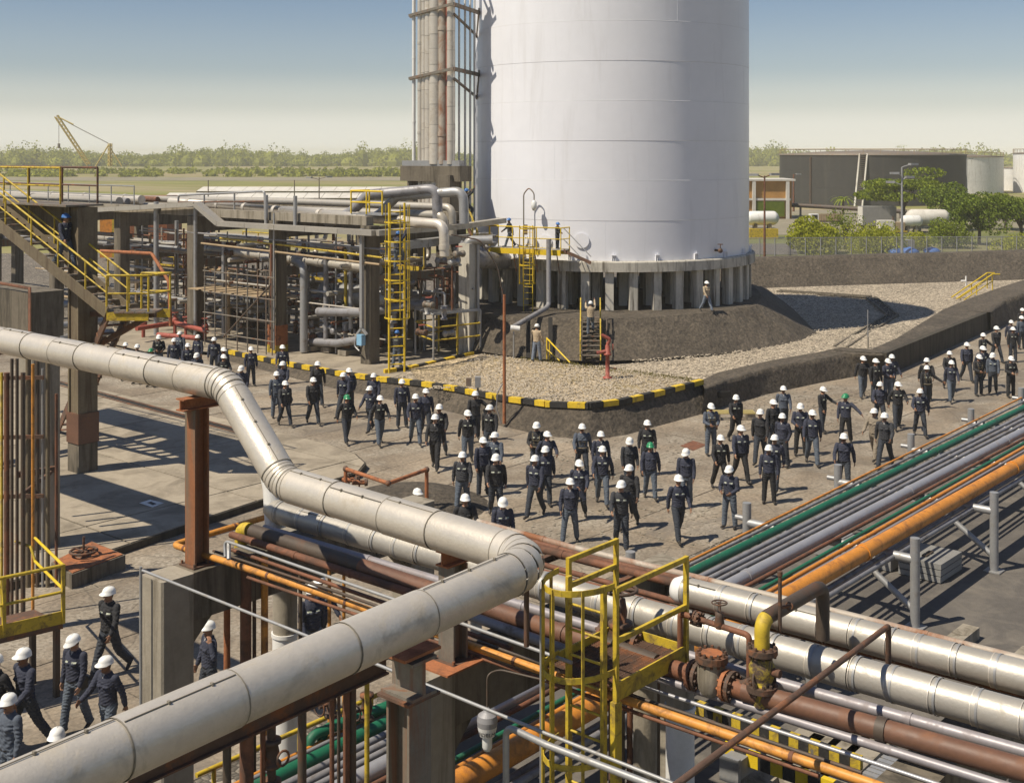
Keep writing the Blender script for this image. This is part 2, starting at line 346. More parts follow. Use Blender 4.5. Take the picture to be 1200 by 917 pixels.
    def prism(s, pts, z0, z1, taper=None):
        pts = [Vector(p) for p in pts]; n = len(pts)
        lo = [Vector((p.x, p.y, z0)) for p in pts]; hi = [Vector((p.x, p.y, z1)) for p in pts]
        area = sum(lo[i].x*lo[(i + 1) % n].y - lo[(i + 1) % n].x*lo[i].y for i in range(n))
        if area < 0: lo.reverse(); hi.reverse()
        s.poly(hi); s.add(lo + hi, [(i, (i + 1) % n, n + (i + 1) % n, n + i) for i in range(n)])
        return s
    def sphere(s, c, r, n=10, m=6, sz=1.0):
        return s.lathe([(max(1e-5, r*math.sin(PI*i/m)), -r*sz*math.cos(PI*i/m)) for i in range(m + 1)], c, UP, n)
    def mesh(s, name, mats, off=Vector((0, 0, 0))):
        me = bpy.data.meshes.new(name); me.from_pydata([(x - off.x, y - off.y, z - off.z) for x, y, z in s.v], [], s.f)
        for m in (mats if isinstance(mats, (list, tuple)) else [mats]): me.materials.append(MATS[m])
        me.polygons.foreach_set('use_smooth', s.sm)
        if any(s.mi): me.polygons.foreach_set('material_index', s.mi)
        me.update(); return me
    def build(s, name, mats, parent=None, label=None, cat=None, group=None, kind=None, base=None):
        off = abs_loc(parent) if parent is not None else (Vector(base) if base is not None else Vector((0, 0, 0)))
        o = bpy.data.objects.new(name, s.mesh(name, mats, off)); COL.objects.link(o)
        if parent is not None: o.parent = parent
        else: o.location = off
        return tag(o, label, cat, group, kind)
def abs_loc(o):
    p = Vector((0, 0, 0))
    while o is not None: p += o.location; o = o.parent
    return p
def tag(o, label=None, cat=None, group=None, kind=None):
    if label: o['label'] = label
    if cat: o['category'] = cat
    if group: o['group'] = group
    if kind: o['kind'] = kind
    return o
def thing(name, label, cat, loc=(0, 0, 0), group=None):
    o = bpy.data.objects.new(name, None); COL.objects.link(o); o.location = loc; o.empty_display_size = 0.3
    return tag(o, label, cat, group)
def copy_tree(o, parent=None):
    c = o.copy(); COL.objects.link(c); c.parent = parent
    for ch in o.children: copy_tree(ch, c)
    return c
def fillet(pts, R, n=7):
    pts = [Vector(p) for p in pts]; out = [pts[0]]
    for i in range(1, len(pts) - 1):
        a, p, b = pts[i - 1], pts[i], pts[i + 1]; u = (a - p).normalized(); v = (b - p).normalized()
        ang = u.angle(v); k = min(R/math.tan(ang/2), (a - p).length*0.48, (b - p).length*0.48)
        p0, p1 = p + u*k, p + v*k
        for j in range(n + 1):
            t = j/n; out.append(p0*(1 - t)**2 + p*(2*t*(1 - t)) + p1*t*t)
    out.append(pts[-1]); return out
def along(path):
    s = [0.0]
    for a, b in zip(path, path[1:]): s.append(s[-1] + (b - a).length)
    return s
def cut(path, s, s0, s1):
    def at(t):
        for i in range(len(s) - 1):
            if t <= s[i + 1] + 1e-9:
                k = (t - s[i])/max(1e-9, s[i + 1] - s[i]); return path[i].lerp(path[i + 1], min(1, max(0, k)))
        return path[-1].copy()
    return [at(s0)] + [path[i] for i in range(len(s)) if s0 + 0.01 < s[i] < s1 - 0.01] + [at(s1)]
def pipe(name, label, pts, r, mat, cat='pipe', group=None, n=12, R=None, joints=0.0, jmat=None):
    """a bare or painted pipe; joints = spacing of the couplings on it"""
    path = fillet(pts, R or r*3) if len(pts) > 2 else [Vector(p) for p in pts]
    if not joints:
        return MB().tube(path, r, n).build(name, mat, None, label, cat, group, base=path[0])
    t = thing(name, label, cat, path[0], group); MB().tube(path, r, n).build('pipe_run', mat, t)
    s = along(path); x = joints*random.uniform(0.4, 0.9)
    while x < s[-1] - 0.2:
        MB().tube(cut(path, s, x, x + r*0.9), r*1.13, n).build('coupling', jmat or mat, t); x += joints*random.uniform(0.75, 1.25)
    return t
def clad_pipe(name, label, pts, r, mat, lens, R=None, group=None, seam=True, start=0.0, band=False, cat='pipe', gore=6):
    """an insulated pipe: each sheet of cladding is a piece of its own, lapped over the next, with seams along it"""
    pts = [Vector(p) for p in pts]
    path = fillet(pts, R or r*2.2, gore) if len(pts) > 2 else pts
    t = thing(name, label, cat, path[0], group); s = along(path); x = 0.0; i = 0
    # stations: elbows are cut at each gore, straights at lens
    marks = [0.0]; k = 0; x = 0.0
    lens = lens if isinstance(lens, (list, tuple)) else [lens]
    for j in range(len(path) - 1):
        L = s[j + 1] - s[j]
        if L < r*1.3: marks.append(s[j + 1]); continue
        m = max(1, round(L/lens[k % len(lens)]))
        c = np.cumsum([random.uniform(0.8, 1.2) for _ in range(m)]); c = c/c[-1]
        marks += [s[j] + L*q for q in c]; k += 1
    for i, (a, b) in enumerate(zip(marks, marks[1:])):
        if b - a < 0.02: continue
        seg = cut(path, s, a, b); dr = r + (0.004 if i % 2 else -0.003)
        sec = MB().tube(seg, dr, 24, cap=(i in (0, len(marks) - 2))).build('cladding_sheet', mat, t)
        if i: MB().tube(cut(path, s, max(0, a - 0.007), a + 0.007), r + 0.0065, 24, cap=False).build('seam_band', 'cladding_seam' if not band else 'aluminium', sec)
        if band and b - a > 0.3:
            MB().tube(cut(path, s, a + 0.05, a + 0.075), r + 0.010, 24, cap=False).build('strap', 'galvanised', sec)
        if seam and b - a > 0.5 and random.random() < 0.75:
            d = (seg[-1] - seg[0]).normalized(); sd_, up_ = frame_of(d); q = random.choice([0.5, 0.62, 0.38])*PI
            # seam faces the side where the photograph shows it
            side = sd_ if sd_.dot(-FWD) > 0 else -sd_
            o = side*math.cos(q*0.8)*(r + 0.008) + up_*math.sin(q*0.8)*(r + 0.008)
            MB().beam(seg[0] + d*0.02 + o, seg[-1] - d*0.02 + o, 0.008, 0.008).build('lap_seam', 'cladding_seam', sec)
            x = 0.25
            while x < (b - a) - 0.2:
                MB().beam(seg[0] + d*x + o, seg[0] + d*(x + 0.02) + o, 0.03, 0.03).build('clip', 'cladding_seam', sec); x += 0.42
    return t
def rail_run(mb_list_parent, pts, h=1.05, r=0.022, mat='yellow', mids=1, post=1.5, ends=True, kick=0.0):
    """a handrail over a line of floor points: posts, top rail, mid rail as separate parts"""
    pts = [Vector(p) for p in pts]; P = mb_list_parent
    MB().tube([p + UP*h for p in pts], r*1.1, 8).build('top_rail', mat, P)
    for m in range(mids): MB().tube([p + UP*(h*(m + 1)/(mids + 1)) for p in pts], r*0.85, 8).build('mid_rail', mat, P)
    for a, b in zip(pts, pts[1:]):
        k = max(1, round((b - a).length/post))
        for i in range(k + (1 if b is pts[-1] else 0)):
            p = a.lerp(b, i/k); MB().tube([p, p + UP*h], r, 8).build('post', mat, P)
        if kick: MB().beam(a + UP*kick/2, b + UP*kick/2, 0.012, kick).build('kick_plate', mat, P)
# ================================================================= the setting
def sheet(name, pts, mat, label=None):
    return MB().poly(pts).build(name, mat, kind='structure', label=label)
# ground to the horizon
gm = MB(); R_ = 4200
rings = [0, 60, 150, 400, 1000, R_]
for a, b in zip(rings, rings[1:]):
    for i in range(48):
        t0, t1 = 2*PI*i/48, 2*PI*(i + 1)/48
        q = [Vector((math.cos(t)*r, math.sin(t)*r, -0.03)) for r, t in ((a, t0), (b, t0), (b, t1), (a, t1))]
        gm.add(q, [(0, 1, 2, 3)] if a else [(0, 1, 2)])
gm.build('ground', 'field', kind='structure')
# yard of the plant: dark gravel under and around everything
sheet('yard', [C(-60, 2), C(60, 2), C(90, 128), C(-90, 128)], 'gravel_dark').location.z = -0.012
# asphalt strip along the coloured pipe rack and the yard right of it
sheet('asphalt_yard', [V(6, -30, 0), V(120, -30, 0), V(120, 17.2, 0), V(6, 17.2, 0)], 'asphalt').location.z = -0.006
# road of cast slabs with open joints
road = sheet('road', [V(2, 16.6, 0), V(112, 16.6, 0), V(112, 66, 0), V(2, 66, 0)], 'gravel_dark')
road.location.z = -0.002
KERB = [(262, 413, .15), (300, 421, .2), (350, 431, .3), (400, 440, .42), (450, 447, .5), (495, 452, .6), (540, 459, .68), (590, 469, .78), (640, 476, .88), (690, 478, .95), (730, 473, .95), (780, 461, .95), (822, 450, .95)]
KT = [G(*k) for k in KERB]
def in_poly(p, poly):
    c = False; j = len(poly) - 1
    for i in range(len(poly)):
        a, b = poly[i], poly[j]
        if (a.y > p.y) != (b.y > p.y) and p.x < (b.x - a.x)*(p.y - a.y)/(b.y - a.y) + a.x: c = not c
        j = i
    return c
PAD = [G(100, 452, .22), G(325, 506, .22), G(385, 520, .22), G(415, 531, .22), G(427, 542, .22), G(418, 553, .22), G(390, 561, .22), G(320, 580, .22), G(240, 606, .22), G(140, 640, .22), G(40, 672, .22), G(-120, 720, .22), G(-120, 440, .22)]
RAISED = KT + [G(985, 412, .95), G(1039, 414, 1.05), G(1161, 365, 1.05), G(1210, 340, 1.5), G(1210, 320, .9), G(560, 330, .9), G(200, 330, .15)]
y = 17.25; j = 0
while y < 64:
    dy = random.uniform(2.6, 3.4); x = 2.0 + random.uniform(-1.5, 0)
    while x < 110:
        dx = random.uniform(4.2, 6.2); c = V(x + dx/2, y + dy/2, 0)
        cs = [V(x, y, 0), V(x + dx, y, 0), V(x + dx, y + dy, 0), V(x, y + dy, 0), c]
        if not all(in_poly(q, RAISED) for q in cs) and not all(in_poly(q, PAD) for q in cs) and 14 < depth_of(c) < 92 and abs(c.dot(RGT)) < 0.47*depth_of(c) + 6:
            z = random.uniform(0.006, 0.016); g = 0.018; j_ = lambda: random.uniform(-0.012, 0.012)
            p = [V(x + g + j_(), y + g + j_(), z + j_()*.2), V(x + dx - g + j_(), y + g + j_(), z + j_()*.2), V(x + dx - g + j_(), y + dy - g + j_(), z + j_()*.2), V(x + g + j_(), y + dy - g + j_(), z + j_()*.2)]
            lo = [V(q.x, q.y, -0.05) for q in p]
            MB().add(lo + p, [(4, 5, 6, 7), (0, 1, 5, 4), (1, 2, 6, 5), (2, 3, 7, 6), (3, 0, 4, 7)]).build('road_slab', 'road', road)
        x += dx
    y += dy
# concrete pad on the left, cast in bays with open joints and a rounded corner
pcen = sum(PAD, V(0, 0, 0))/len(PAD)
pad = MB().prism([pcen + (p - pcen)*1.012 for p in PAD], -0.02, 0.2).build('concrete_pad', 'wall_dark', kind='structure')
def clip(poly, n, d):
    out = []
    for i in range(len(poly)):
        a, b = poly[i], poly[(i + 1) % len(poly)]; da, db = a.dot(n) - d, b.dot(n) - d
        if da >= 0: out.append(a)
        if (da >= 0) != (db >= 0): out.append(a.lerp(b, da/(da - db)))
    return out
xs = np.arange(4, 60, 4.6); ys = np.arange(15, 80, 5.2)
for x in xs:
    for y in ys:
        q = [p.copy() for p in PAD]
        for n, d in ((V(1, 0, 0), x + .02), (V(-1, 0, 0), -(x + 4.58)), (V(0, 1, 0), y + .02), (V(0, -1, 0), -(y + 5.18))):
            q = clip(q, n, d)
            if len(q) < 3: break
        if len(q) >= 3:
            cen = sum(q, V(0, 0, 0))/len(q)
            if depth_of(cen) < 75: MB().prism([cen + (p - cen)*0.997 for p in q], 0.18, 0.222 + random.uniform(-.004, .004)).build('concrete_bay', 'concrete_slab', pad)
# slot drain across the pad
dr = thing('slot_drain', 'narrow steel slot drain crossing the concrete pad behind the rusty post', 'drain', G(60, 448, .22))
for off in (0, 4.5):
    MB().beam(G(60, 444 + off, .24), G(322, 514 + off, .24), 0.07, 0.03).build('drain_edge', 'rusty_steel', dr)
MB().beam(G(60, 446.2, .229), G(322, 516.2, .229), 0.2, 0.012).build('drain_channel', 'dark_opening', dr)
# painted white plate on the pad
wp = MB().poly([G(163, 589, .236), G(176, 585, .236), G(192, 589, .236), G(179, 594, .236)]).build('floor_marking', 'white_paint', kind='structure')
MB().poly([G(172, 588.5, .239), G(177, 587.3, .239), G(184, 590, .239), G(179, 591.4, .239)]).build('marking_print', 'print_dark', wp)

# raised gravel terrace with the striped kerb and its bitumen bank
bank_w = [1.1]*6 + [1.1, 1.1, 1.05, 1.0, 1.0, 1.0, 1.1]
KB = [V(p.x, p.y, 0) - FWD*wd for p, wd in zip(KT, bank_w)]
def bank(name, rows, mat='bitumen', sub=5, amp=0.05, label=None):
    """a hand-laid bank: the rows are refined and made uneven"""
    rr = []
    for a, b in zip(rows, rows[1:]):
        for i in range(sub): rr.append([p.lerp(q, i/sub) for p, q in zip(a, b)])
    rr.append(rows[-1]); out = []
    for ri, r in enumerate(rr):
        o = []
        for a, b in zip(r, r[1:]):
            for i in range(10): o.append(a.lerp(b, i/10))
        o.append(r[-1])
        if 0 < ri < len(rr) - 1: o = [p + UP*random.uniform(-amp, amp) for p in o]
        out.append(o)
    return MB().loft(out, True).build(name, mat, kind='structure', label=label)
bank('terrace_bank', [KB, KT], amp=0.03, sub=4)
# branch of the kerb that separates the process floor from the gravel
KS = [G(450, 437, .5), G(480, 433, .55), G(510, 426, .6), G(540, 419, .7), G(565, 413, .8)]
crest_in = [G(822, 447, .93), G(840, 438, .95), G(900, 424, .95), G(957, 414, .95), G(985, 408, .95), G(1022, 410, .97)]
slab_in = [G(1050, 398, 1.0), G(1108, 362, 1.05)]
b3_in = [G(1135, 350, 1.25), G(1168, 338, 1.4), G(1215, 323, 1.5)]
far_bot = [G(1215, 327, .9), G(1030, 333, .9), G(878, 338, .9), G(760, 339, .9), G(560, 352, .9)]
# gravel floor around the tower
grav = [p - UP*0.02 for p in KT[4:]] + [p - UP*0.02 for p in crest_in] + slab_in + [V(p.x, p.y, .9) for p in b3_in] + far_bot + [KS[4], KS[3], KS[2], KS[1]]
sheet('gravel_floor', grav, 'gravel')
# mossy gravel in front of the mound
sheet('gravel_bed', [p + UP*0.0 for p in KT[5:]] + [G(812, 446, .96), G(740, 436, .965), G(690, 429, .97), G(620, 421, .98), G(566, 414.5, .93), KS[3] + UP*.03, KS[2] + UP*.05, KS[1] + UP*.05], 'gravel_mossy')
# process floor of concrete
sheet('process_floor', KT[:5] + KS[1:4] + [G(560, 405, .5), G(600, 352, .5), G(420, 335, .15), G(160, 345, .12), G(120, 400, .12), G(170, 412, .13)], 'concrete_slab')
# striped kerbs, one block for each painted stripe
def kerb_line(pts, n, w, h, start=0):
    s = along(pts); k = MB().tube([pts[0] - UP*.1, pts[0] - UP*.09], .02, 6).build('kerb', 'concrete', kind='structure')
    for i in range(n):
        seg = cut(pts, s, s[-1]*i/n + .01, s[-1]*(i + 1)/n - .01)
        mb = MB(); 
        for a, b in zip(seg, seg[1:]): 
            jz = random.uniform(-.012, .012); mb.beam(a + UP*(h/2 + jz), b + UP*(h/2 + jz), w, h)
        mb.build('kerb_block', 'kerb_yellow' if (i + start) % 2 else 'kerb_black', k)
kerb_line(KT, 46, 0.24, 0.2)
kerb_line([KS[0], KS[1], KS[2], KS[3], KS[4]], 10, 0.22, 0.16, 1)
# embankment right of the terrace
o_bot = [G(822, 486, 0), G(850, 476, 0), G(900, 462, 0), G(960, 449, 0), G(1010, 440, 0), G(1040, 436, 0)]
o_cr = [G(826, 456, .95), G(852, 446, .97), G(902, 431, 1.0), G(958, 421, 1.0), G(990, 414, 1.0), G(1036, 416, 1.02)]
bank('embankment', [o_bot, o_cr, [p + UP*.05 for p in crest_in]], amp=0.03)
MB().box(G(848, 462, .55), (0.6, 0.12, 0.24), rad(-38)).build('drain_mouth', 'dark_opening', label='dark drain opening in the bank at the end of the kerb', cat='drain')
# retaining wall
rwA, rwB = G(1039, 414, 1.05), G(1161, 365, 1.05)
rw = thing('retaining_wall', 'low dark stained concrete retaining wall beside the walking crowd at right', 'wall', V(rwA.x, rwA.y, 0))
dw = (rwB - rwA).normalized(); nw = V(-dw.y, dw.x, 0); nw = nw if nw.dot(FWD) > 0 else -nw
MB().prism([rwA, rwB, rwB + nw*.3, rwA + nw*.3], -.05, 1.07).build('wall_face', 'wall_dark', rw)
e0 = rwB + nw*.3; side_l = G(984, 411, 1.0)
MB().prism([rwA, side_l, side_l + nw*.3, rwA + nw*.3], -.05, 1.03).build('wall_return', 'wall_dark', rw)
MB().poly([side_l + UP*.02, rwA + nw*.3 + UP*.0, e0, slab_in[1] + UP*.06, slab_in[0] + UP*.06, crest_in[5] + UP*.06]).build('sloping_cap', 'bitumen', rw)
# second embankment at the right edge
b3_bot = [G(1161, 388, 0), G(1180, 380, 0), G(1200, 373, 0), G(1230, 362, 0)]
b3_out = [G(1161, 366, 1.1), G(1178, 352, 1.3), G(1196, 345, 1.45), G(1235, 333, 1.5)]
bank('embankment', [b3_bot, b3_out, [slab_in[1] + UP*.03, b3_in[0], b3_in[1], b3_in[2]]], amp=0.03)
# far bund
fb0 = [G(1260, 325, .88), G(1030, 333, .88), G(878, 338, .88), G(740, 342, .88)]
fb1 = [V(p.x, p.y, 0) + FWD*2.6 + UP*2.75 for p in fb0]; fb2 = [p + FWD*1.3 for p in fb1]; fb3 = [V(p.x, p.y, 0) + FWD*3 for p in fb2]
bank('far_bund', [fb0, fb1, fb2, fb3], amp=0.04)
# grated gutter across the gravel
gt = thing('gutter', 'dark open gutter bending across the gravel right of the tower', 'gutter', G(1046, 369, .9))
for a, b in (((912, 341), (1020, 348)), ((1020, 348), (1046, 369)), ((1046, 369), (985, 407))):
    p, q = G(*a, .915), G(*b, .915); MB().beam(p, q, 0.5, 0.02).build('channel', 'dark_opening', gt)
    sdv = frame_of(q - p)[0]
    for sg in (-1, 1): MB().beam(p + sdv*sg*.3 + UP*.03, q + sdv*sg*.3 + UP*.03, 0.12, 0.1).build('channel_edge', 'concrete_dark', gt)
# mound under the tower
mb_px = [(548, 409), (590, 416), (640, 421), (700, 423.5), (760, 421), (840, 415), (900, 407), (940, 398), (957, 390)]
lo = [G(x, yy, .88) for x, yy in mb_px] + [G(930, 362, .88), G(898, 337.5, .88), G(760, 330, .88), G(560, 340, .88)]
mt_px = [(548, 366), (592, 370), (640, 372), (700, 373.5), (760, 372), (820, 367), (860, 362), (880, 359.5), (888, 357)]
hi = [G(x, yy, 2.5) for x, yy in mt_px] + [G(892, 345, 2.5), G(882, 333, 2.5), G(760, 322, 2.5), G(580, 330, 2.5)]
lo.append(lo[0]); hi.append(hi[0])
bank('mound', [lo, hi], amp=0.045, sub=6)
MB().poly([p - UP*.005 for p in hi[:-1]]).build('mound_top', 'bitumen', kind='structure')
# ================================================================= the white tower
TC = C((715 - 600)/FPX*69.3, 69.3, 0); TR, SR, CR = 7.64, 7.97, 7.55; SZ0, SZ1 = 4.42, 4.95
tw = thing('storage_tower', 'huge white steel tank on a ring of concrete columns', 'tank', V(TC.x, TC.y, 2.5))
NC = 40
for k in range(8):
    z0 = SZ1 + k*2.0; z1 = z0 + 2.0; r0 = TR + (0.006 if k % 2 else 0.0)
    c_ = MB().lathe([(r0, z0 + .004), (r0, z1)], V(TC.x, TC.y, 0), UP, 128)
    c_.f = c_.f[:128]; c_.sm = c_.sm[:128]; c_.mi = c_.mi[:128]
    ring = c_.build('shell_course', 'tank_white', tw)
    if k: MB().torus(V(TC.x, TC.y, z0), UP, TR + .002, 0.009, 128, 4).build('weld_seam', 'tank_seam', ring)
    nv = 5; ph = random.uniform(0, 1)
    for i in range(nv*2):
        a = 2*PI*(i + ph)/(nv*2); p = V(TC.x + math.cos(a)*(TR + .005), TC.y + math.sin(a)*(TR + .005), 0)
        MB().beam(p - (p - V(TC.x, TC.y, 0)).normalized()*.008 + UP*(z0 + .02), p - (p - V(TC.x, TC.y, 0)).normalized()*.008 + UP*(z1 - .02), 0.012, 0.012).build('vertical_seam', 'tank_white', ring)
MB().lathe([(TR + .01, SZ1 + 16), (TR*.7, SZ1 + 17.1), (TR*.35, SZ1 + 17.6), (0.001, SZ1 + 17.8)], V(TC.x, TC.y, 0), UP, 64).build('roof', 'tank_white', tw)
MB().lathe([(SR - .9, SZ0 - .002), (SR, SZ0), (SR, SZ1 - .06), (SR - .05, SZ1), (0.5, SZ1)], V(TC.x, TC.y, 0), UP, 120, False).build('ring_slab', 'column_concrete', tw)
mb0 = MB().box((0, 0, (SZ0 - 2.42)/2), (0.42, 0.42, SZ0 - 2.42)).mesh('concrete_column', 'column_concrete')
def place(mesh, name, parent, world, rz=0.0):
    o = bpy.data.objects.new(name, mesh); COL.objects.link(o); o.parent = parent
    o.location = Vector(world) - abs_loc(parent); o.rotation_euler.z = rz; return o
for ring_r, n, ph in ((CR, NC, 0.0), (5.6, 26, 0.1), (3.4, 14, 0.0)):
    for i in range(n):
        a = 2*PI*(i + ph)/n; place(mb0, 'support_column', tw, V(TC.x + math.cos(a)*ring_r, TC.y + math.sin(a)*ring_r, 2.42), a)
# anchor chairs
ac = MB().box((0.09, 0, .3), (0.16, .22, .03)).box((0.06, -.09, .15), (0.12, .025, .3)).box((0.06, .09, .15), (0.12, .025, .3)).tube([(0.1, 0, 0), (0.1, 0, .42)], .022, 6).mesh('anchor_chair', 'tank_white')
for i in range(22):
    a = 2*PI*(i + .3)/22; place(ac, 'anchor_chair', tw, V(TC.x + math.cos(a)*(TR + .01), TC.y + math.sin(a)*(TR + .01), SZ1), a)
# manhole on the shell, small valve at right
def shell(px, z):
    """point of the shell seen at this column of the photograph"""
    dr_ = FWD + RGT*((px - 600)/FPX); o = Vector((0, 0, 0)); c = V(TC.x, TC.y, 0); bq = dr_.dot(c); A = dr_.dot(dr_); Cc = c.dot(c) - TR*TR
    t = (bq - math.sqrt(bq*bq - A*Cc))/A; p = dr_*t; n = (p - c).normalized(); return V(p.x, p.y, z), n
for px, z, r_ in ((682, 5.95, .33), (612, 5.9, .36), (640, 5.85, .30)):
    p, n = shell(px, z); MB().lathe([(r_, -.05), (r_, .04), (r_*1.15, .04), (r_*1.15, .07)], p, n, 22, False).build('manhole', 'tank_white', tw)
p, n = shell(838, 5.35)
vt = thing('shell_valve', 'small black valve on the foot of the white tower at right', 'valve', p)
MB().tube([p - n*.02, p + n*.45], .06, 8).build('stub', 'valve_iron', vt)
MB().sphere(p + n*.35, .13).build('valve_body', 'valve_iron', vt)
MB().torus(p + n*.35 + UP*.32, UP, .13, .02, 14).build('hand_wheel', 'valve_iron', vt)
MB().tube([p + n*.35, p + n*.35 + UP*.32], .025, 6).build('stem', 'valve_iron', vt)
# name marks faint: none readable on the shell

# platform with yellow rails and a ladder on the tower's left foot
pz = 5.55
plA, plB = D(573, 290, 62.6), D(657, 292, 60.6); plA.z = plB.z = pz
u = (plB - plA).normalized(); nrm = V(-u.y, u.x, 0); nrm = nrm if nrm.dot(FWD) > 0 else -nrm
pf = thing('access_platform', 'yellow railed platform with ladder at the left foot of the white tower', 'platform', V(plA.x, plA.y, 2.5))
MB().beam(plA - UP*.12, plB - UP*.12, 0.06, 0.28).build('front_beam', 'yellow_clean', pf)
MB().beam(plA + nrm*1.0 - UP*.12, plB + nrm*1.0 - UP*.12, 0.06, 0.28).build('back_beam', 'yellow_clean', pf)
for i in range(9):
    p = plA.lerp(plB, (i + .5)/9); MB().beam(p + nrm*.04 - UP*.01, p + nrm*.96 - UP*.01, (plB - plA).length/9 - .02, 0.03).build('floor_plate', 'galvanised', pf)
rail_run(pf, [plA + nrm*.95, plA + nrm*.02, plB + nrm*.02, plB + nrm*.95], 1.1, .028, 'yellow_clean', 1, 1.2)
for q in (0.05, 0.35, 0.65, 0.95):
    p = plA.lerp(plB, q); MB().tube([p - UP*.25, p + nrm*.3 - UP*1.15], .03, 6).build('brace', 'rusty_steel', pf)
# caged ladder
def ladder(name, label, foot, z0, z1, facing, wdt=0.45, mat='yellow', cage=None, r=0.025, group=None, rungs=0.3, hoop_step=1.0, hoop_mat=None, flat=False):
    t = thing(name, label, 'ladder', V(foot.x, foot.y, z0), group); f = facing.normalized(); s_ = V(-f.y, f.x, 0)
    for sg in (-1, 1):
        p = V(foot.x, foot.y, 0) + s_*sg*wdt/2
        if flat: MB().beam(p + UP*z0, p + UP*z1, 0.075, 0.04).build('stringer', mat, t)
        else: MB().tube([p + UP*z0, p + UP*z1], r, 8).build('stringer', mat, t)
    z = z0 + rungs
    while z < z1 - .05:
        MB().tube([V(foot.x, foot.y, z) - s_*wdt/2, V(foot.x, foot.y, z) + s_*wdt/2], r*.6, 6).build('rung', mat, t); z += rungs
    if cage:
        c0, c1, dep = cage; c = V(foot.x, foot.y, 0)
        pts = [c + s_*(math.sin(a)*wdt*.85) + f*(dep*.5 - dep*.5*math.cos(a) if False else dep*max(0, math.cos(a*.5))**1.2*1.0 if abs(a) < PI*.98 else 0) for a in np.linspace(-PI, PI, 19)]
        pts = [c + s_*(math.cos(a)*wdt*.8) + f*(math.sin(a)*dep) for a in np.linspace(0, PI, 13)]
        z = c0
        while z <= c1 + .01:
            mb = MB()
            for a, b in zip(pts, pts[1:]): mb.beam(a + UP*z, b + UP*z, 0.012, 0.065)
            mb.build('cage_hoop', mat, t); z += hoop_step
        for i in (1, 3, 6, 9, 11):
            MB().beam(pts[i] + UP*(c0 - .05), pts[i] + UP*(c1 + .03), 0.045, 0.012).build('cage_bar', mat, t)
    return t
lp_ = plA.lerp(plB, .57) - nrm*.12
ladder('ladder', 'yellow ladder from the mound top up to the tower platform', lp_, 2.5, 6.75, -nrm, .52, 'yellow_clean', (3.9, 6.7, .5), hoop_step=.9)
# sloping handrails right of the platform and walkway at left
sr = thing('stair_rail', 'grey sloping handrail coming off the right end of the tower platform', 'handrail', V(plB.x, plB.y, SZ1))
for hh in (1.1, .55): MB().tube([plB + nrm*.3 + UP*hh, plB + nrm*.3 + u*1.5 + UP*(hh - 1.35)], .025, 6).build('rail', 'galvanised', sr)
MB().beam(plB + nrm*.3 - UP*.02, plB + nrm*.3 + u*1.5 - UP*.56, .05, .16).build('stringer', 'rusty_steel', sr)
# curved lamp on the platform
lb = plA.lerp(plB, .36) + nrm*.98
lm = thing('curved_lamp', 'lamp with a curved neck standing at the back of the tower platform', 'lamp', lb)
MB().tube(fillet([lb, lb + UP*2.7, lb + UP*3.05 + u*.3, lb + UP*2.75 + u*.6, lb + UP*2.4 + u*.6], .3), .032, 8).build('neck', 'steel_grey', lm)
MB().lathe([(.05, 0), (.14, -.1), (.15, -.35), (.09, -.5), (.01, -.55)], lb + UP*2.4 + u*.6, UP, 12).build('lamp_head', 'glass_lamp', lm)
MB().box(lb + UP*.9 + u*.12, (.22, .18, .5), YAW).build('ballast_box', 'steel_grey', lm)
# pipes into the tower's left foot
pipe('feed_pipe', 'thick grey pipe entering the left foot of the tower under the platform', [D(536, 290, 60.2), D(561, 304, 60.2), D(592, 306, 64)], .42, 'grey_pipe', R=.5, n=16)
tp = thing('valve_cluster', 'cluster of grey flanges and small valves beside the tower platform', 'valve', D(566, 288, 60.4))
for i, (px, py) in enumerate(((556, 291), (563, 284), (570, 288), (577, 283))):
    c = D(px, py, 60.3); MB().lathe([(.1, -.2), (.1, -.1), (.22, -.1), (.22, 0), (.12, 0), (.12, .25), (.2, .25), (.2, .32)], c, UP, 12).build('flanged_stub', 'grey_pipe', tp)
# drain pipe that runs down over the mound
pipe('downpipe', 'grey downpipe from the ring slab running down over the mound face', [D(643, 280, 60.6), D(643, 357, 60.2), D(640, 361, 59.8), D(602, 383, 56.6)], .12, 'grey_pipe', R=.25, n=12)
dc = D(602, 384, 56.5)
du = thing('downpipe_tee', 'white elbow piece on a thin stand under the end of the mound downpipe', 'pipe fitting', V(dc.x, dc.y, .9))
MB().tube([dc + RGT*-.15, dc + RGT*.28 - UP*.05], .13, 10).build('tee', 'white_paint', du); MB().tube([V(dc.x, dc.y, .9), dc], .035, 8).build('stand', 'galvanised', du)
# stairs with yellow sides over the mound
st = thing('mound_stairs', 'steep stairs with yellow sides up the front of the mound', 'stairs', G(692, 423, .9))
ms0, ms1 = G(692, 422, .95), D(692, 372, 58.3); ms1.z = 2.6
acr = RGT
for sg in (-1, 1):
    o_ = acr*(sg*.46); MB().beam(ms0 + o_ + UP*.1, ms1 + o_ + UP*.1, .05, .22).build('side', 'yellow', st)
    MB().tube([ms0 + o_, ms0 + o_ + UP*.9], .03, 6).build('post', 'yellow', st); MB().tube([ms1 + o_, ms1 + o_ + UP*.9], .03, 6).build('post', 'yellow', st)
    MB().tube([ms0 + o_ + UP*.9, ms1 + o_ + UP*.9], .035, 6).build('hand_rail', 'yellow', st)
for i in range(9):
    p = ms0.lerp(ms1, (i + .6)/9.2); MB().box(p + UP*.1, (.86, .24, .04), YAW - PI/2).build('tread', 'steel_grey', st)
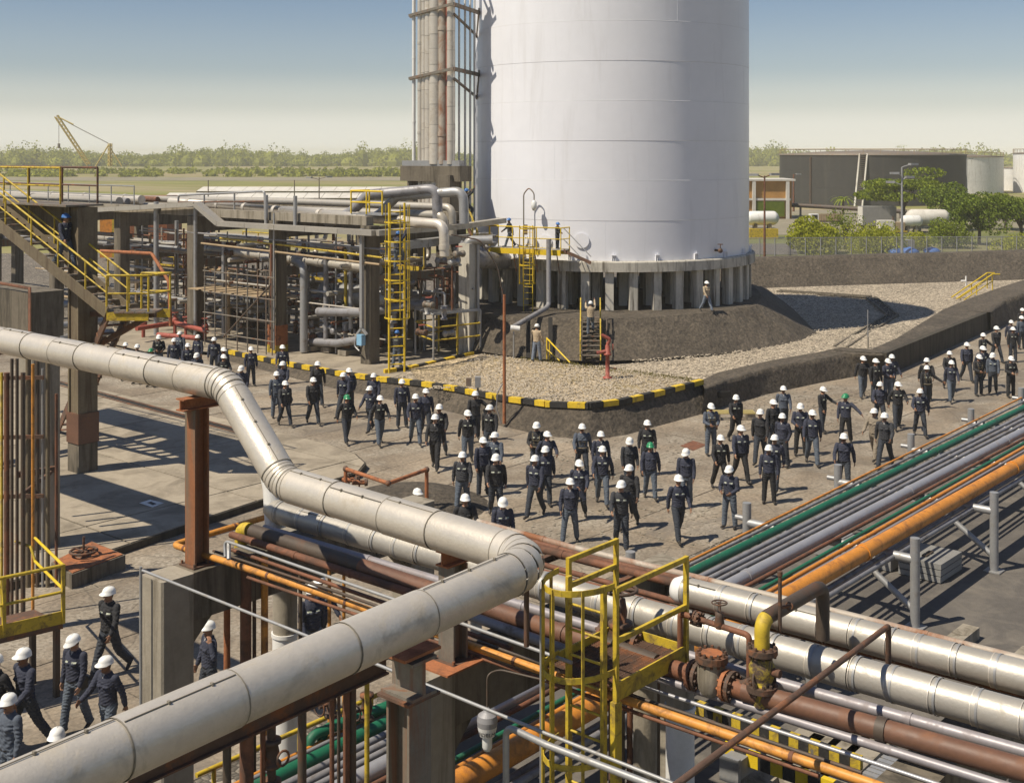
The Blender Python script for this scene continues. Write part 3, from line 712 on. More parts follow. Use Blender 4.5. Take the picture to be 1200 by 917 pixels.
# black stains and conduits on the mound face, opening
MB().lathe([(.02, 0), (.33, .02), (.3, .1)], G(727, 381, 2.0) + V(0, 0, .03), (-FWD + UP*1.2), 9).build('mound_hole', 'dark_opening', label='dark hole in the front face of the mound', cat='hole')
for px, h0, h1 in ((645, 372, 420), (619, 377, 420)):
    a_, b_ = D(px, h0, 58.4), G(px, h1 + 1, .9); a_.z = 2.5
    MB().beam(b_ + UP*.06 - FWD*.05, a_ + UP*.06 - FWD*.05, .2, .1).build('drain_strip', 'dark_opening', label='dark vertical drain strip on the mound, ' + ('beside the yellow stair rail' if px > 630 else 'left of the khaki worker'), cat='drain')
cd = thing('conduit', 'thin dark conduits up the mound face right of the stairs', 'conduit', G(711, 421, .9))
for px in (706, 711):
    MB().tube([G(px, 420, .95) - FWD*.05, D(px, 374, 58.2)], .035, 6).build('conduit_tube', 'dark_pipe', cd)
# small yellow handrail at the mound foot
yr = thing('short_handrail', 'short yellow handrail beside the khaki worker below the mound', 'handrail', G(642, 421, .95))
a_, b_ = G(641, 421, .95), G(668, 426, .95)
MB().tube([a_, a_ + UP*.95, b_ + UP*.05], .035, 6).build('rail', 'yellow_clean', yr); MB().tube([a_ + UP*.45, a_.lerp(b_, .55) + UP*.05], .028, 6).build('mid_rail', 'yellow_clean', yr)
MB().tube([a_ + RGT*.12, a_ + RGT*.12 + UP*.9], .03, 6).build('post', 'yellow_clean', yr)
# fire hydrant monitor
hb = G(712, 443, .97)
hy = thing('fire_hydrant', 'red fire monitor standing on the gravel near the mound', 'hydrant', hb)
MB().lathe([(.2, 0), (.2, .06), (.09, .07), (.085, .95), (.16, .96), (.16, 1.03), (.1, 1.05), (.1, 1.35), (.05, 1.42)], hb, UP, 12).build('riser', 'red_iron', hy)
MB().tube([hb + UP*1.05 - RGT*.45, hb + UP*1.15 + RGT*.12], .075, 8).build('outlet', 'red_iron', hy)
MB().tube(fillet([hb + UP*1.4, hb + UP*1.62 + RGT*.1, hb + UP*1.8 - RGT*.25], .1), .075, 8).build('nozzle', 'red_iron', hy)
MB().torus(hb + UP*1.3 + RGT*.22, RGT, .12, .018, 12).build('hand_wheel', 'red_iron', hy)
MB().tube([hb + UP*.45, hb + UP*.4 + RGT*.4], .03, 6).build('drain_cock', 'valve_iron', hy)
# rusty pole at the kerb and its hanging cable
rb = G(591, 496, .15)
rp = thing('rusty_pole', 'tall thin rusty pole standing by the striped kerb', 'pole', rb)
MB().tube([rb, rb + UP*((496 - 345)/FPX*depth_of(rb))], [.065, .055], 8).build('pole_shaft', 'rust_bright', rp)
MB().tube(fillet([rb + UP*4.6, rb + UP*5.9 - RGT*.25, rb + UP*6.9 - RGT*.9, rb + UP*7.1 - RGT*2.0], .6), .03, 6).build('cable', 'dark_pipe', rp)
MB().tube(fillet([rb - RGT*.12, rb - RGT*.3 + UP*.6, rb - RGT*.25 + UP*1.2, rb - RGT*.05 + UP*1.5], .3), .02, 6).build('loop_wire', 'grey_pipe', rp)
jb = G(560, 470, .75)
jx = thing('junction_post', 'small grey junction box on a post at the striped kerb', 'box', jb)
MB().tube([jb, jb + UP*.7], .04, 6).build('post', 'steel_grey', jx); MB().box(jb + UP*.75, (.3, .22, .4), YAW).build('box', 'galvanised', jx); MB().box(jb + UP*.75 - RGT*.35, (.25, .2, .3), YAW).build('box', 'steel_grey', jx)

# riser pipes left of the tower, on a concrete portal
RD = 66.0
pt = thing('riser_portal', 'tall concrete portal carrying the vertical pipes beside the white tower', 'support', D(525, 400, 64.5))
for px, dd, wd in ((526, 64.6, .95), (488, 66.5, .7)):
    a_ = D(px, 205, dd); MB().box(V(a_.x, a_.y, (a_.z + .4)/2), (wd, wd, a_.z - .4), rad(2)).build('column', 'concrete_dark', pt)
a_, b_ = D(476, 203, 66.3), D(546, 203, 64.4); a_.z = b_.z = 9.25
dd_ = (b_ - a_)
MB().beam(a_, b_, 1.1, .8).build('beam', 'concrete_dark', pt)
MB().beam(D(474, 192, 66.2), D(541, 192, 64.5), .5, .35).build('steel_beam', 'galvanised', pt)
risers = [(485, .10, 'white_paint', 'thin outermost riser pipe at the far left of the tower bundle'), (492.5, .15, 'aluminium', 'narrow grey riser pipe, second from the left beside the tower'),
          (497.5, .17, 'aluminium', 'pale riser pipe left of the widest clad one'), (503, .24, 'aluminium', 'silver clad riser pipe, third widest of the bundle'), (510.5, .34, 'aluminium', 'widest silver clad riser pipe in the bundle beside the tower'),
          (519, .24, 'rusty_clad', 'rust brown riser pipe in the bundle beside the tower'), (523.8, .07, 'red_iron', 'thin red riser pipe between rusty and silver risers'), (528.5, .22, 'aluminium', 'silver riser pipe at the right end of the bundle')]
for px, r_, mt, lb_ in risers:
    dd = 66.0 - (px - 485)*.03; b_ = D(px, 195, dd); t_ = V(b_.x, b_.y, 21)
    b_.z = 9.75
    if mt in ('aluminium', 'galvanised') and r_ > .16: clad_pipe('riser_pipe', lb_, [b_, t_], r_, mt, .95, seam=False)
    else: pipe('riser_pipe', lb_, [b_, t_], r_, mt, n=12, joints=3.0)
    lo_ = V(b_.x, b_.y, 7.4); 
    if r_ > .12: pipe('riser_inlet', 'lower end of the ' + lb_.split(' in the')[0].split(',')[0].split(' at the')[0].split(' beside')[0], [lo_, V(b_.x, b_.y, 9.05)], r_*.9, mt if mt != 'galvanised' else 'grey_pipe', n=12)
for i, zz in enumerate((14.65, 18.0, 21.0)):
    g_ = thing('clamp_beam', ('lower', 'upper', 'topmost')[i] + ' clamp beam holding the riser pipes to the tower', 'bracket', D(481, 100, 66))
    p0, p1 = D(480, 0, 66.3), D(532, 0, 64.3); p0.z = zz - .35; p1.z = zz + .05
    for o_ in (.32, -.32): MB().beam(p0 - FWD*o_, p1 - FWD*o_, .1, .14).build('clamp_bar', 'steel_grey', g_)
    q_, n_ = shell(562, zz - .1); MB().beam(p1, q_, .12, .2).build('strut', 'steel_grey', g_)
    q2, n_ = shell(559, zz - 1.3); MB().beam(p1 - UP*.5, q2, .09, .12).build('diagonal', 'steel_grey', g_)
    MB().beam(q2 - UP*.1, q_ + UP*.25, .12, .12).build('wall_post', 'steel_grey', g_)
for px in (538, 545, 551, 556):
    p = D(px, 100, 66.4); pipe('thin_riser', ('innermost' if px == 556 else 'inner') + ' thin vertical conduit close to the tower shell' + {538: ' next to the pipe bundle', 545: ', second from the bundle', 551: ', third from the bundle', 556: ''}[px], [V(p.x, p.y, 6.2), V(p.x, p.y, 21)], .06, 'white_paint', n=8)
# stair up to the riser platform
sp = thing('side_stair', 'narrow yellow railed stair between the portal and the tower platform', 'stairs', D(556, 300, 62))
t0, t1 = D(560, 296, 61.8), D(541, 246, 63.2)
for sg in (-.35, .35):
    o_ = FWD*sg; MB().beam(t0 + o_, t1 + o_, .05, .2).build('stringer', 'rusty_steel', sp); MB().tube([t0 + o_ + UP*1, t1 + o_ + UP*1], .03, 6).build('hand_rail', 'yellow', sp)
    for q in (0, .33, .66, 1): MB().tube([t0.lerp(t1, q) + o_, t0.lerp(t1, q) + o_ + UP*1], .025, 6).build('post', 'yellow', sp)
for i in range(8): MB().box(t0.lerp(t1, (i + .5)/8), (.25, .7, .03), YAW - PI/2).build('tread', 'galvanised', sp)
wk = thing('walkway_rail', 'yellow handrail along the short walkway to the tower platform', 'handrail', D(558, 292, 62))
rail_run(wk, [D(558, 290, 62), plA + nrm*.1], 1.1, .026, 'yellow_clean', 1, 1.6)
# ================================================================= foreground pipe racks
# --- concrete portals that carry the silver pipes
AX, BY = V(1, 0, 0), V(0, 1, 0)
def cbox(mb, lo, hi, ch=0.03):
    """a cast block with chamfered upright edges"""
    x0, y0, z0 = lo; x1, y1, z1 = hi
    return mb.prism([V(x0 + ch, y0, 0), V(x1 - ch, y0, 0), V(x1, y0 + ch, 0), V(x1, y1 - ch, 0), V(x1 - ch, y1, 0), V(x0 + ch, y1, 0), V(x0, y1 - ch, 0), V(x0, y0 + ch, 0)], z0, z1)
def portal(label, c, span, zt=4.2, cw=.55, depth=.7):
    t = thing('concrete_portal', label, 'support', V(c.x, c.y, 0))
    cbox(MB(), (c.x, c.y, -.1), (c.x + cw, c.y + cw, zt)).build('column', 'concrete', t)
    cbox(MB(), (c.x + span, c.y, -.1), (c.x + span + cw, c.y + cw, zt)).build('column', 'concrete', t)
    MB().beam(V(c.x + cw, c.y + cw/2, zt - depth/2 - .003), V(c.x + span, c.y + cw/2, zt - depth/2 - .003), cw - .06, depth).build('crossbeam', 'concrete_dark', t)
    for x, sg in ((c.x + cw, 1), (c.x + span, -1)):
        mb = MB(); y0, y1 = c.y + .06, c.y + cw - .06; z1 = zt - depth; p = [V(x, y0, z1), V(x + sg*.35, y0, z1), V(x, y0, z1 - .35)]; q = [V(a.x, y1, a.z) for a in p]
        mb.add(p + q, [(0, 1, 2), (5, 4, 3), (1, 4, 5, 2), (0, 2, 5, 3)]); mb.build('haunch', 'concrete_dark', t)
    return t
c1 = G(190, 683, 4.2); c2 = G(497, 800, 4.2)
portal('weathered concrete portal with a rusty steel post on top, at left', c1, 5.0)
portal('dark concrete portal behind the steel column under the thick silver pipe', c2, 5.1)
portal('concrete portal hidden under the valves at right', V(c2.x + .1, c2.y - 5.4, 0), 5.0)
# --- thick insulated pipe that bends over everything
Z1, Z2, BR = 6.95, 5.8, 0.232
big = [G(-130, 372, Z1), G(266, 451, Z1), G(333, 566, Z2), G(633, 657.6, Z2), G(-70, 970, Z2)]
clad_pipe('insulated_pipe', 'thickest dented silver pipe, dropping and turning across the whole foreground', big, BR, 'aluminium', [.92, 9, 1.05, 1.3], R=.62, seam=True, gore=5)
# steel posts that carry it
def ipost(label, base, z1, w=.26, cap=None, mat='steel_grey', capmat='rust_bright'):
    t = thing('steel_post', label, 'support', base)
    MB().ibeam(base + UP*.02, V(base.x, base.y, z1), w, w, .028, side=AX).build('post_shaft', mat, t)
    MB().box(base + UP*.012, (w*1.5, w*1.5, .024)).build('base_plate', 'rusty_steel', t)
    for sx in (-1, 1):
        for sy in (-1, 1): MB().lathe([(.02, 0), (.02, .05)], base + V(sx*w*.62, sy*w*.62, .02), UP, 6).build('anchor_bolt', 'valve_iron', t)
    if cap:
        a, b = cap; m_ = MB().ibeam(V(base.x + a, base.y, z1 + .09), V(base.x + b, base.y, z1 + .09), w*.8, .18, .02); m_.build('cap_beam', capmat, t)
    return t
ipost('rusty orange steel post on the concrete portal under the bend of the thick pipe', G(231, 661, 4.2), Z1 - BR - .2, .25, (-.3, .55), 'rust_post')
ipost('grey and red steel post behind the thick pipe elbow, on a rusty base', G(531, 773, 4.2), Z2 - BR - .2, .25, (-.2, .75), 'steel_grey')
sc_b = G(479, 756, Z2 - BR - .1)
sp_ = thing('saddle_column', 'tall grey steel column with a saddle directly under the thick pipe', 'support', V(sc_b.x, sc_b.y, 0))
MB().ibeam(V(sc_b.x, sc_b.y, 0), V(sc_b.x, sc_b.y, 4.98), .30, .32, .03, side=BY).build('column_shaft', 'steel_grey', sp_)
MB().box((sc_b.x, sc_b.y, 5.0), (.44, .44, .03)).build('top_plate', 'rusty_steel', sp_)
MB().ibeam(V(sc_b.x, sc_b.y - .22, 5.2), V(sc_b.x, sc_b.y + .22, 5.2), .34, .37, .03).build('saddle', 'steel_grey', sp_)
MB().box((sc_b.x, sc_b.y, 5.43), (.5, .4, .03)).build('saddle_plate', 'rust_bright', sp_)
rp_ = MB().box(G(531, 775, 4.212) , (.72, .5, .022)).build('base_sheet', 'rust_bright', label='rusty red sheet on top of the dark concrete portal', cat='steel plate')
# --- pipes along the silver rack, each at its own place
def bpipe(name, label, pts, z, r, mat, **k): return pipe(name, label, [G(x, y, z) for x, y in pts], r, mat, **k)
clad_pipe('insulated_pipe', 'long silver pipe with riveted bands, nearer of the two in the silver rack', [G(329, 600, 4.5), G(1000, 788, 4.5), G(1290, 868, 4.5)], .19, 'aluminium_new', [.5, .42], R=2, band=True)
clad_pipe('insulated_pipe', 'shorter silver pipe with a white end, behind the longer silver one', [G(803, 692, 4.52), G(1000, 742, 4.52), G(1290, 817, 4.52)], .185, 'aluminium_new', [.5, .42], R=2, band=True)
e_ = G(803, 692, 4.52); ed = (G(1000, 742, 4.52) - e_).normalized()
MB().lathe([(.187, .0), (.187, -.06), (.14, -.16), (.001, -.2)], e_, ed, 24).build('pipe_closure', 'white_paint', label='white wrapped end of the shorter silver pipe', cat='pipe cap')
e_ = G(329, 600, 4.5); ed = (G(1000, 788, 4.5) - e_).normalized()
MB().lathe([(.192, .0), (.185, -.1), (.12, -.3), (.001, -.34)], e_, ed, 24).build('pipe_closure', 'aluminium_new', label='tapered end of the long banded silver pipe by the white duct', cat='pipe cap')
du_ = G(322, 612, 4.3)
MB().lathe([(.17, -.1), (.14, .55), (.16, .75)], du_, V(.06, .25, 1), 14).build('white_duct', 'white_paint', label='white sheet duct rising behind the end of the banded silver pipe', cat='duct')
bpipe('lavender_pipe', 'lavender pipe just below the long banded silver pipe', [(310, 619), (903, 797), (1300, 908)], 4.33, .065, 'lavender', R=3, joints=3)
p_dark = bpipe('brown_pipe', 'dark brown pipe with a yellow end, below the lavender one', [(296, 622), (424, 663.5)], 4.42, .108, 'dark_pipe')
bpipe('brown_pipe', 'brown middle length of the thick pipe under the silver elbow', [(424, 663.5), (700, 755)], 4.42, .11, 'brown_pipe', joints=2.2)
ye = G(293, 621, 4.42); MB().tube(fillet([ye, ye + V(0, .2, -.02), ye + V(0, .22, -.35)], .15), .112, 14).build('pipe_elbow', 'yellow', label='yellow elbow at the end of the dark brown pipe', cat='pipe elbow')
bpipe('brown_pipe', 'thick red brown pipe running to the lower right corner', [(872, 809), (1050, 859), (1330, 938)], 4.42, .112, 'brown_pipe', joints=1.9, jmat='dark_pipe', R=3)
bpipe('rusty_pipe', 'rusty pipe beside the white handrail at the left end of the rack', [(271, 626), (483, 695)], 4.36, .055, 'rust_pipe', joints=1.2)
bpipe('grey_pipe', 'dark grey pipe below the brown one, right of the red post', [(545, 719), (705, 776)], 4.33, .062, 'grey_pipe')
bpipe('rusty_pipe', 'thin rusty pipe above the orange one at left', [(272, 644), (480, 716), (600, 760)], 4.25, .028, 'rust_pipe', R=2)
hrl = thing('grey_handrail', 'thin pale handrail over the brown pipes at the left end of the rack', 'handrail', G(263, 633, 4.7))
MB().tube(fillet([G(264, 652, 4.5), G(263, 633, 4.7), G(465, 703, 4.7), G(670, 776, 4.7)], .1), .022, 8).build('rail', 'galvanised', hrl)
MB().tube([G(268, 634, 4.7), G(268, 655, 4.5)], .03, 8).build('post', 'galvanised', hrl)
op = [G(322, 602.5, 4.32), G(203, 638, 4.32), G(330, 679, 4.32), G(760, 829, 4.32), G(1010, 914, 4.32), G(1100, 945, 4.32)]
pipe('orange_pipe', 'worn orange pipe turning a corner and crossing the bottom of the picture', op, .048, 'orange_thin', R=.12, joints=1.7, jmat='rust_pipe')
bpipe('dark_conduit', 'thin dark conduit right above the worn orange pipe', [(250, 645), (400, 695), (760, 821), (1010, 905)], 4.3, .02, 'dark_pipe', R=2)
bpipe('dark_conduit', 'thin dark conduit right below the worn orange pipe', [(290, 676), (500, 748), (760, 840), (960, 909)], 4.22, .022, 'rust_pipe', R=2)
bpipe('lavender_pipe', 'lavender pipe below the red brown pipe and the valves', [(716, 777), (762, 791), (960, 853), (1240, 940)], 4.28, .048, 'lavender', R=2)
bpipe('grey_conduit', 'thin pale conduit below the lower lavender pipe', [(690, 785), (760, 806), (960, 872), (1140, 932)], 4.22, .021, 'pale_blue', R=2)
for lb_, pts, r_, m_ in (('outermost rusty and yellow pipe on the road side of the silver rack', [(560, 611), (673, 642), (818, 677), (1000, 722), (1260, 788)], .05, 'rusty_clad'),
                         ('rusty pipe right behind the shorter silver pipe', [(560, 617), (673, 648), (818, 683), (1000, 728), (1260, 795)], .042, 'rust_pipe'),
                         ('thick rusty pipe ending at the white end of the shorter silver pipe', [(560, 624), (653, 648), (795, 684)], .062, 'rust_pipe'),
                         ('upper of two rusty pipes between the two silver pipes', [(560, 640), (743, 691), (880, 729), (1270, 832)], .04, 'rust_pipe'),
                         ('lower of two rusty pipes between the two silver pipes', [(560, 648), (713, 690), (880, 738), (1270, 847)], .035, 'rust_pipe'),
                         ('thin rusty pipe next to the long silver pipe behind the ladder', [(560, 657), (713, 697), (850, 736)], .026, 'rust_pipe')):
    bpipe('rusty_pipe', lb_, pts, 4.32, r_, m_, R=3, joints=2.6)
# cross bearers under the rusty pipes
for i, px in enumerate((640, 735)):
    p = G(px, 655 + i*25, 4.24); MB().ibeam(p - AX*.9, p + AX*.35, .09, .1, .012).build('cross_bearer', 'rusty_steel', label=('left', 'right')[i] + ' rusty bearer under the pipes behind the ladder', cat='beam')
# thin white conduit and handrail in the nearest row
bpipe('white_conduit', 'thin white conduit from the concrete portal across the lower left', [(167, 668), (363, 746), (498, 801), (640, 859), (800, 922)], 4.42, .019, 'galvanised', R=3)
pc = G(165, 672, 4.3); MB().tube([V(pc.x, pc.y, 1.0), V(pc.x, pc.y, 4.4)], .022, 8).build('white_conduit', 'galvanised', label='upright white conduit on the corner of the stained concrete portal', cat='conduit')
hz = 4.55
h_ = [G(593, 850, hz) - UP*2.4, G(593, 850, hz), G(640, 872, hz), G(790, 929, hz)]
pipe('grey_handrail', 'bent grey handrail tube in the lowest row below the caged ladder', h_, .034, 'galvanised', R=.12)
sl = [G(1041, 778, 4.55), G(1041, 733, 5.02), G(795, 917, 4.98), G(700, 990, 4.98)]
pipe('brown_rail', 'brown sloping rail tube crossing in front of the silver pipes', sl, .032, 'rusty_steel', R=.05)
# rust brown beam under the thick pipe with hanging pipes
bm0, bm1 = G(150, 914, 4.15), G(452, 778, 4.15)
MB().ibeam(bm0, bm1, .12, .2, .02).build('rusty_beam', 'rusty_steel', label='long rust brown beam below the thick pipe at lower left', cat='beam')
for px, r_, lb_, mt in ((266, .045, 'dark post at the left end below the rusty beam', 'dark_pipe'), (289, .075, 'thick rusty pipe hanging below the rusty beam', 'rust_pipe'), (308, .03, 'thin rusty pipe beside the thick hanging one', 'rust_pipe'), (318, .05, 'pipe with stacked valves below the rusty beam', 'valve_iron'), (354, .05, 'dark post in the middle below the rusty beam', 'dark_pipe'), (389, .028, 'thin rod right of the middle post', 'rust_pipe'), (397, .02, 'thinnest rod right of the middle post', 'dark_pipe'), (406, .04, 'brown pipe, third from the steel column', 'rust_pipe'), (413, .045, 'dark pipe, second from the steel column', 'dark_pipe'), (430, .03, 'yellow pipe nearest the steel column', 'yellow')):
    q = (px - 150)/(452 - 150); k = bm0.lerp(bm1, q); s_ = G(px, 914 - (914 - 778)*q, 4.15)
    if mt != 'valve_iron': MB().tube([V(s_.x, s_.y, 0), V(s_.x, s_.y, 4.06)], r_, 10).build('vertical_pipe', mt, label=lb_, cat='pipe', base=V(s_.x, s_.y, 0))
    else:
        t = thing('valve_stack', lb_, 'valve', V(s_.x, s_.y, 0)); MB().tube([V(s_.x, s_.y, 0), V(s_.x, s_.y, 4.06)], r_, 10).build('pipe_run', mt, t)
        for zz in (2.9, 3.3, 3.75):
            MB().lathe([(.05, -.15), (.11, -.15), (.11, -.11), (.07, -.1), (.09, 0), (.07, .1), (.11, .11), (.11, .15), (.05, .15)], V(s_.x, s_.y, zz), UP, 12).build('valve_body', mt, t)
            MB().torus(V(s_.x, s_.y, zz) - BY*.2, BY, .08, .014, 12, 5).build('hand_wheel', mt, t)
for px, py in ((430, 828), (388, 823)):
    s_ = G(px, py, 3.3); t = thing('rusty_valve', 'small rusty valve on the hanging pipes, ' + ('near the steel column' if px > 400 else 'on the thin rod'), 'valve', s_)
    MB().lathe([(.03, -.18), (.09, -.17), (.09, -.13), (.05, -.12), (.075, 0), (.05, .12), (.09, .13), (.09, .17), (.03, .18)], s_, UP, 12).build('valve_body', 'valve_iron', t)
    MB().torus(s_ - AX*.2, AX, .1, .013, 14, 5).build('hand_wheel', 'valve_iron', t); MB().tube([s_, s_ - AX*.2], .02, 6).build('stem', 'valve_iron', t)
hb_ = thing('yellow_barrier', 'low yellow guard rail seen between the hanging pipes', 'handrail', G(330, 870, .9))
a_, b_ = G(230, 908, .95), G(455, 808, .95)
MB().tube([a_, b_], .04, 8).build('rail', 'yellow', hb_)
for q in (.08, .5, .9): p = a_.lerp(b_, q); MB().tube([V(p.x, p.y, 0), p], .035, 8).build('post', 'yellow', hb_)
# green pipe tails with elbows
for i, (px, py) in enumerate(((362, 862), (377, 855))):
    s_ = G(px, py, 1.75); pipe('green_elbow_pipe', ('front', 'rear')[i] + ' short green pipe with an elbow beside the long green one', [s_ - UP*1.0, s_, s_ + AX*1.6 - BY*.2], .075, 'green_pipe', R=.18)
# white fireproofed round columns
for px, y0, lb_, zt in ((334, 897, 'white round fireproofed column behind the thick pipe, at left', 3.95), (797, 1006, 'white round fireproofed column under the valves at lower right', 4.1)):
    b_ = G(px, y0, 0); t = thing('round_column', lb_, 'column', b_)
    MB().lathe([(.21, 0), (.21, 2.2)], b_, UP, 20).build('column_foot', 'white_paint', t); MB().lathe([(.23, 0), (.23, .06)], b_ + UP*2.2, UP, 20).build('collar', 'white_paint', t); MB().lathe([(.205, 2.26), (.205, zt)], b_, UP, 20).build('column_shaft', 'concrete', t)
for px, py, m_, r_, lb_ in ((266, 770, 'rust_bright', .05, 'orange rusty upright pipe left of the white round column'), (288, 775, 'rust_pipe', .085, 'thick brown upright pipe left of the white round column'), (298, 770, 'dark_pipe', .03, 'thin dark upright pipe left of the white round column'), (310, 768, 'orange_thin', .055, 'yellow brown upright pipe touching the white round column'), (352, 790, 'dark_pipe', .03, 'thin dark upright pipe right of the white round column'), (386, 770, 'orange_thin', .028, 'thin orange upright pipe right of the hidden workers'), (403, 775, 'orange_thin', .025, 'thin orange upright pipe, second right of the hidden workers')):
    s_ = G(px, py - 60, 3.4); MB().tube([V(s_.x, s_.y, 0), V(s_.x, s_.y, 4.15)], r_, 10).build('vertical_pipe', m_, label=lb_, cat='pipe', base=V(s_.x, s_.y, 0))
# uprights around the lower right
for px, m_, r_, lb_ in ((738, 'rust_pipe', .04, 'reddish upright pipe below the platform'), (756, 'concrete', .16, 'square looking concrete stub below the platform'), (771, 'dark_pipe', .03, 'thin dark upright below the platform'), (728, 'dark_pipe', .05, 'dark upright pipe under the platform corner')):
    s_ = G(px, 850, 3.0); MB().tube([V(s_.x, s_.y, 0), V(s_.x, s_.y, 4.2)], r_, 10).build('vertical_pipe', m_, label=lb_, cat='pipe', base=V(s_.x, s_.y, 0))
# --- rack of coloured pipes, low, running away to the right
FRB = [26.1, 30.9, 35.7, 40.5, 45.3, 21.3, 16.5]
for i, a in enumerate(FRB):
    t = thing('tube_trestle', ('grey tube frame under the coloured pipes, nearest one right of the silver pipes', 'grey tube frame under the coloured pipes, second from the silver pipes', 'grey tube frame under the coloured pipes, third from the silver pipes', 'grey tube frame under the coloured pipes, fourth from the silver pipes', 'grey tube frame under the coloured pipes at the right edge', 'grey tube frame under the coloured pipes below the silver pipes', 'grey tube frame under the coloured pipes below the portal')[i], 'support', V(a, 11, 0))
    MB().tube([V(a, 10.95, 0), V(a, 10.95, 1.95)], .105, 14).build('near_post', 'galvanised', t)
    MB().tube([V(a, 15.1, 0), V(a, 15.1, 1.95)], .105, 14).build('far_post', 'galvanised', t)
    MB().tube([V(a, 10.95, 1.48), V(a, 15.1, 1.48)], .1, 12).build('cross_tube', 'galvanised', t)
    MB().tube([V(a + .02, 10.95, .35), V(a + .02, 12.5, 1.42)], .07, 10).build('brace', 'galvanised', t)
    MB().box((a, 10.95, .015), (.4, .4, .03)).build('base_plate', 'galvanised', t); MB().box((a, 15.1, .015), (.4, .4, .03)).build('base_plate', 'galvanised', t)
    MB().tube([V(a, 15.1, 1.56), V(a, 15.4, 1.56)], .06, 10).build('stub', 'galvanised', t)
def apipe(label, yl, yr, r, mat, xl=880, z=1.58, name='pipe', **k):
    zc = z + r; s_ = (yr - yl)/(1200 - xl)
    x0 = xl + (975 - yl)/s_; x1 = 1420.
    pa, pb = G(x0, 975, zc), G(x1, yl + s_*(x1 - xl), zc)
    return pipe(name, label, [pa, pb], r, mat, n=16, **k)
apipe('thin orange pipe at the road side edge of the coloured rack', 621.6, 464.5, .03, 'orange', name='orange_pipe')
apipe('thin grey pipe beside the road side orange one', 626.5, 470, .035, 'grey_pipe', name='grey_pipe')
apipe('thick green pipe near the road side of the coloured rack', 635.5, 477.6, .095, 'green_pipe', joints=9, name='green_pipe')
apipe('first grey pipe inside the thick green one', 646, 486, .055, 'grey_pipe', name='grey_pipe')
apipe('second grey pipe inside the thick green one', 653, 491, .055, 'grey_pipe', name='grey_pipe')
apipe('third grey pipe, next to the broad pale blue one', 660, 496.5, .05, 'grey_pipe', name='grey_pipe')
apipe('broad pale blue pipe in the middle of the coloured rack', 672, 505, .128, 'pale_blue', joints=7, name='pale_blue_pipe')
apipe('thin brown pipe next to the broad pale blue one', 684, 513.6, .045, 'rust_pipe', name='brown_pipe')
apipe('thin dark green pipe in the middle of the coloured rack', 697, 519, .045, 'green_pipe', name='green_pipe')
apipe('thin orange pipe beside the thin green one', 705, 524, .045, 'orange', name='orange_pipe')
apipe('thin lavender pipe between the two orange ones', 712, 528.5, .035, 'lavender', name='lavender_pipe')
apipe('big bright orange pipe of the coloured rack', 722, 540.5, .168, 'orange', joints=8, name='orange_pipe')
apipe('upper grey pipe outside the big orange one', 743, 552, .055, 'grey_pipe', z=1.4, name='grey_pipe')
apipe('lower grey pipe outside the big orange one', 752, 559, .06, 'grey_pipe', z=1.4, name='grey_pipe')
# grey metal crates on the ground under the rack
cr0 = G(1102, 684, 0); cu = (G(1137, 661, 0) - cr0).normalized(); cv = (G(1062, 676, 0) - cr0).normalized(); cv = V(-cu.y, cu.x, 0)
t = thing('metal_crate', 'stack of flat grey metal lids lying under the coloured pipes', 'crate', cr0)
for k in range(3): MB().prism([cr0 + cu*.02*k, cr0 + cu*1.35, cr0 + cu*1.35 + cv*1.05, cr0 + cv*1.05], .02 + k*.15, .15 + k*.15).build('lid', 'crate_grey', t)
for q in (.3, .8): MB().box(cr0 + cu*(.3 + q*.5) + cv*.55 + UP*.47, (.2, .12, .04), math.atan2(cu.y, cu.x)).build('handle', 'dark_pipe', t)
t = thing('metal_crate', 'long flat grey crate beside the stacked lids under the coloured pipes', 'crate', cr0 + cv*1.2)
MB().prism([cr0 + cv*1.25, cr0 + cu*1.2 + cv*1.25, cr0 + cu*1.2 + cv*3.3, cr0 + cv*3.3], .02, .34).build('crate_body', 'crate_grey', t)
for q in range(6): MB().box(cr0 + cu*.6 + cv*(1.4 + q*.36) + UP*.355, (1.2, .06, .03), math.atan2(cu.y, cu.x)).build('rib', 'galvanised', t)
kb = G(1130, 752, 0)
MB().box(kb + UP*.12 + AX*-.8, (2.4, .35, .24), 0).build('concrete_kerb', 'concrete', label='short concrete kerb piece on the asphalt at the right', cat='kerb')
# --- platform and caged ladder
zp = 4.5
A0, A1, B0, B1 = 10.82, 12.2, 7.86, 8.86
pl = thing('valve_platform', 'small grating platform with yellow railings between the silver pipes', 'platform', V(A0, B0, zp))
MB().beam(V(A0, B0, zp), V(A1, B0, zp), .02, .2).build('toe_board', 'yellow', pl); MB().beam(V(A0, B1, zp), V(A1, B1, zp), .02, .2).build('toe_board', 'yellow', pl); MB().beam(V(A1, B0 + .02, zp), V(A1, B1 - .02, zp), .02, .2).build('toe_board', 'yellow', pl)
k = 0
for i in range(38):
    x = A0 + .04 + i*(A1 - A0 - .06)/38; MB().beam(V(x, B0 + .02, zp), V(x, B1 - .02, zp), .008, .035).build('grating_bar', 'rusty_steel', pl)
for i in range(9):
    yv = B0 + .08 + i*.12; MB().beam(V(A0 + .02, yv, zp + .006), V(A1 - .02, yv, zp + .006), .012, .018).build('grating_rod', 'rusty_steel', pl)
def flat_rail(pts, h):
    for a, b in zip(pts, pts[1:]): MB().beam(a + UP*h, b + UP*h, .04, .055).build('rail', 'yellow', pl)
f0, f1, g0, g1 = V(A0, B0, zp), V(A1, B0, zp), V(A0 + .45, B1, zp), V(A1, B1, zp)
flat_rail([f0, f1], 1.1); flat_rail([f0, f1], .55); flat_rail([g0, g1], 1.1); flat_rail([g0, g1], .8)
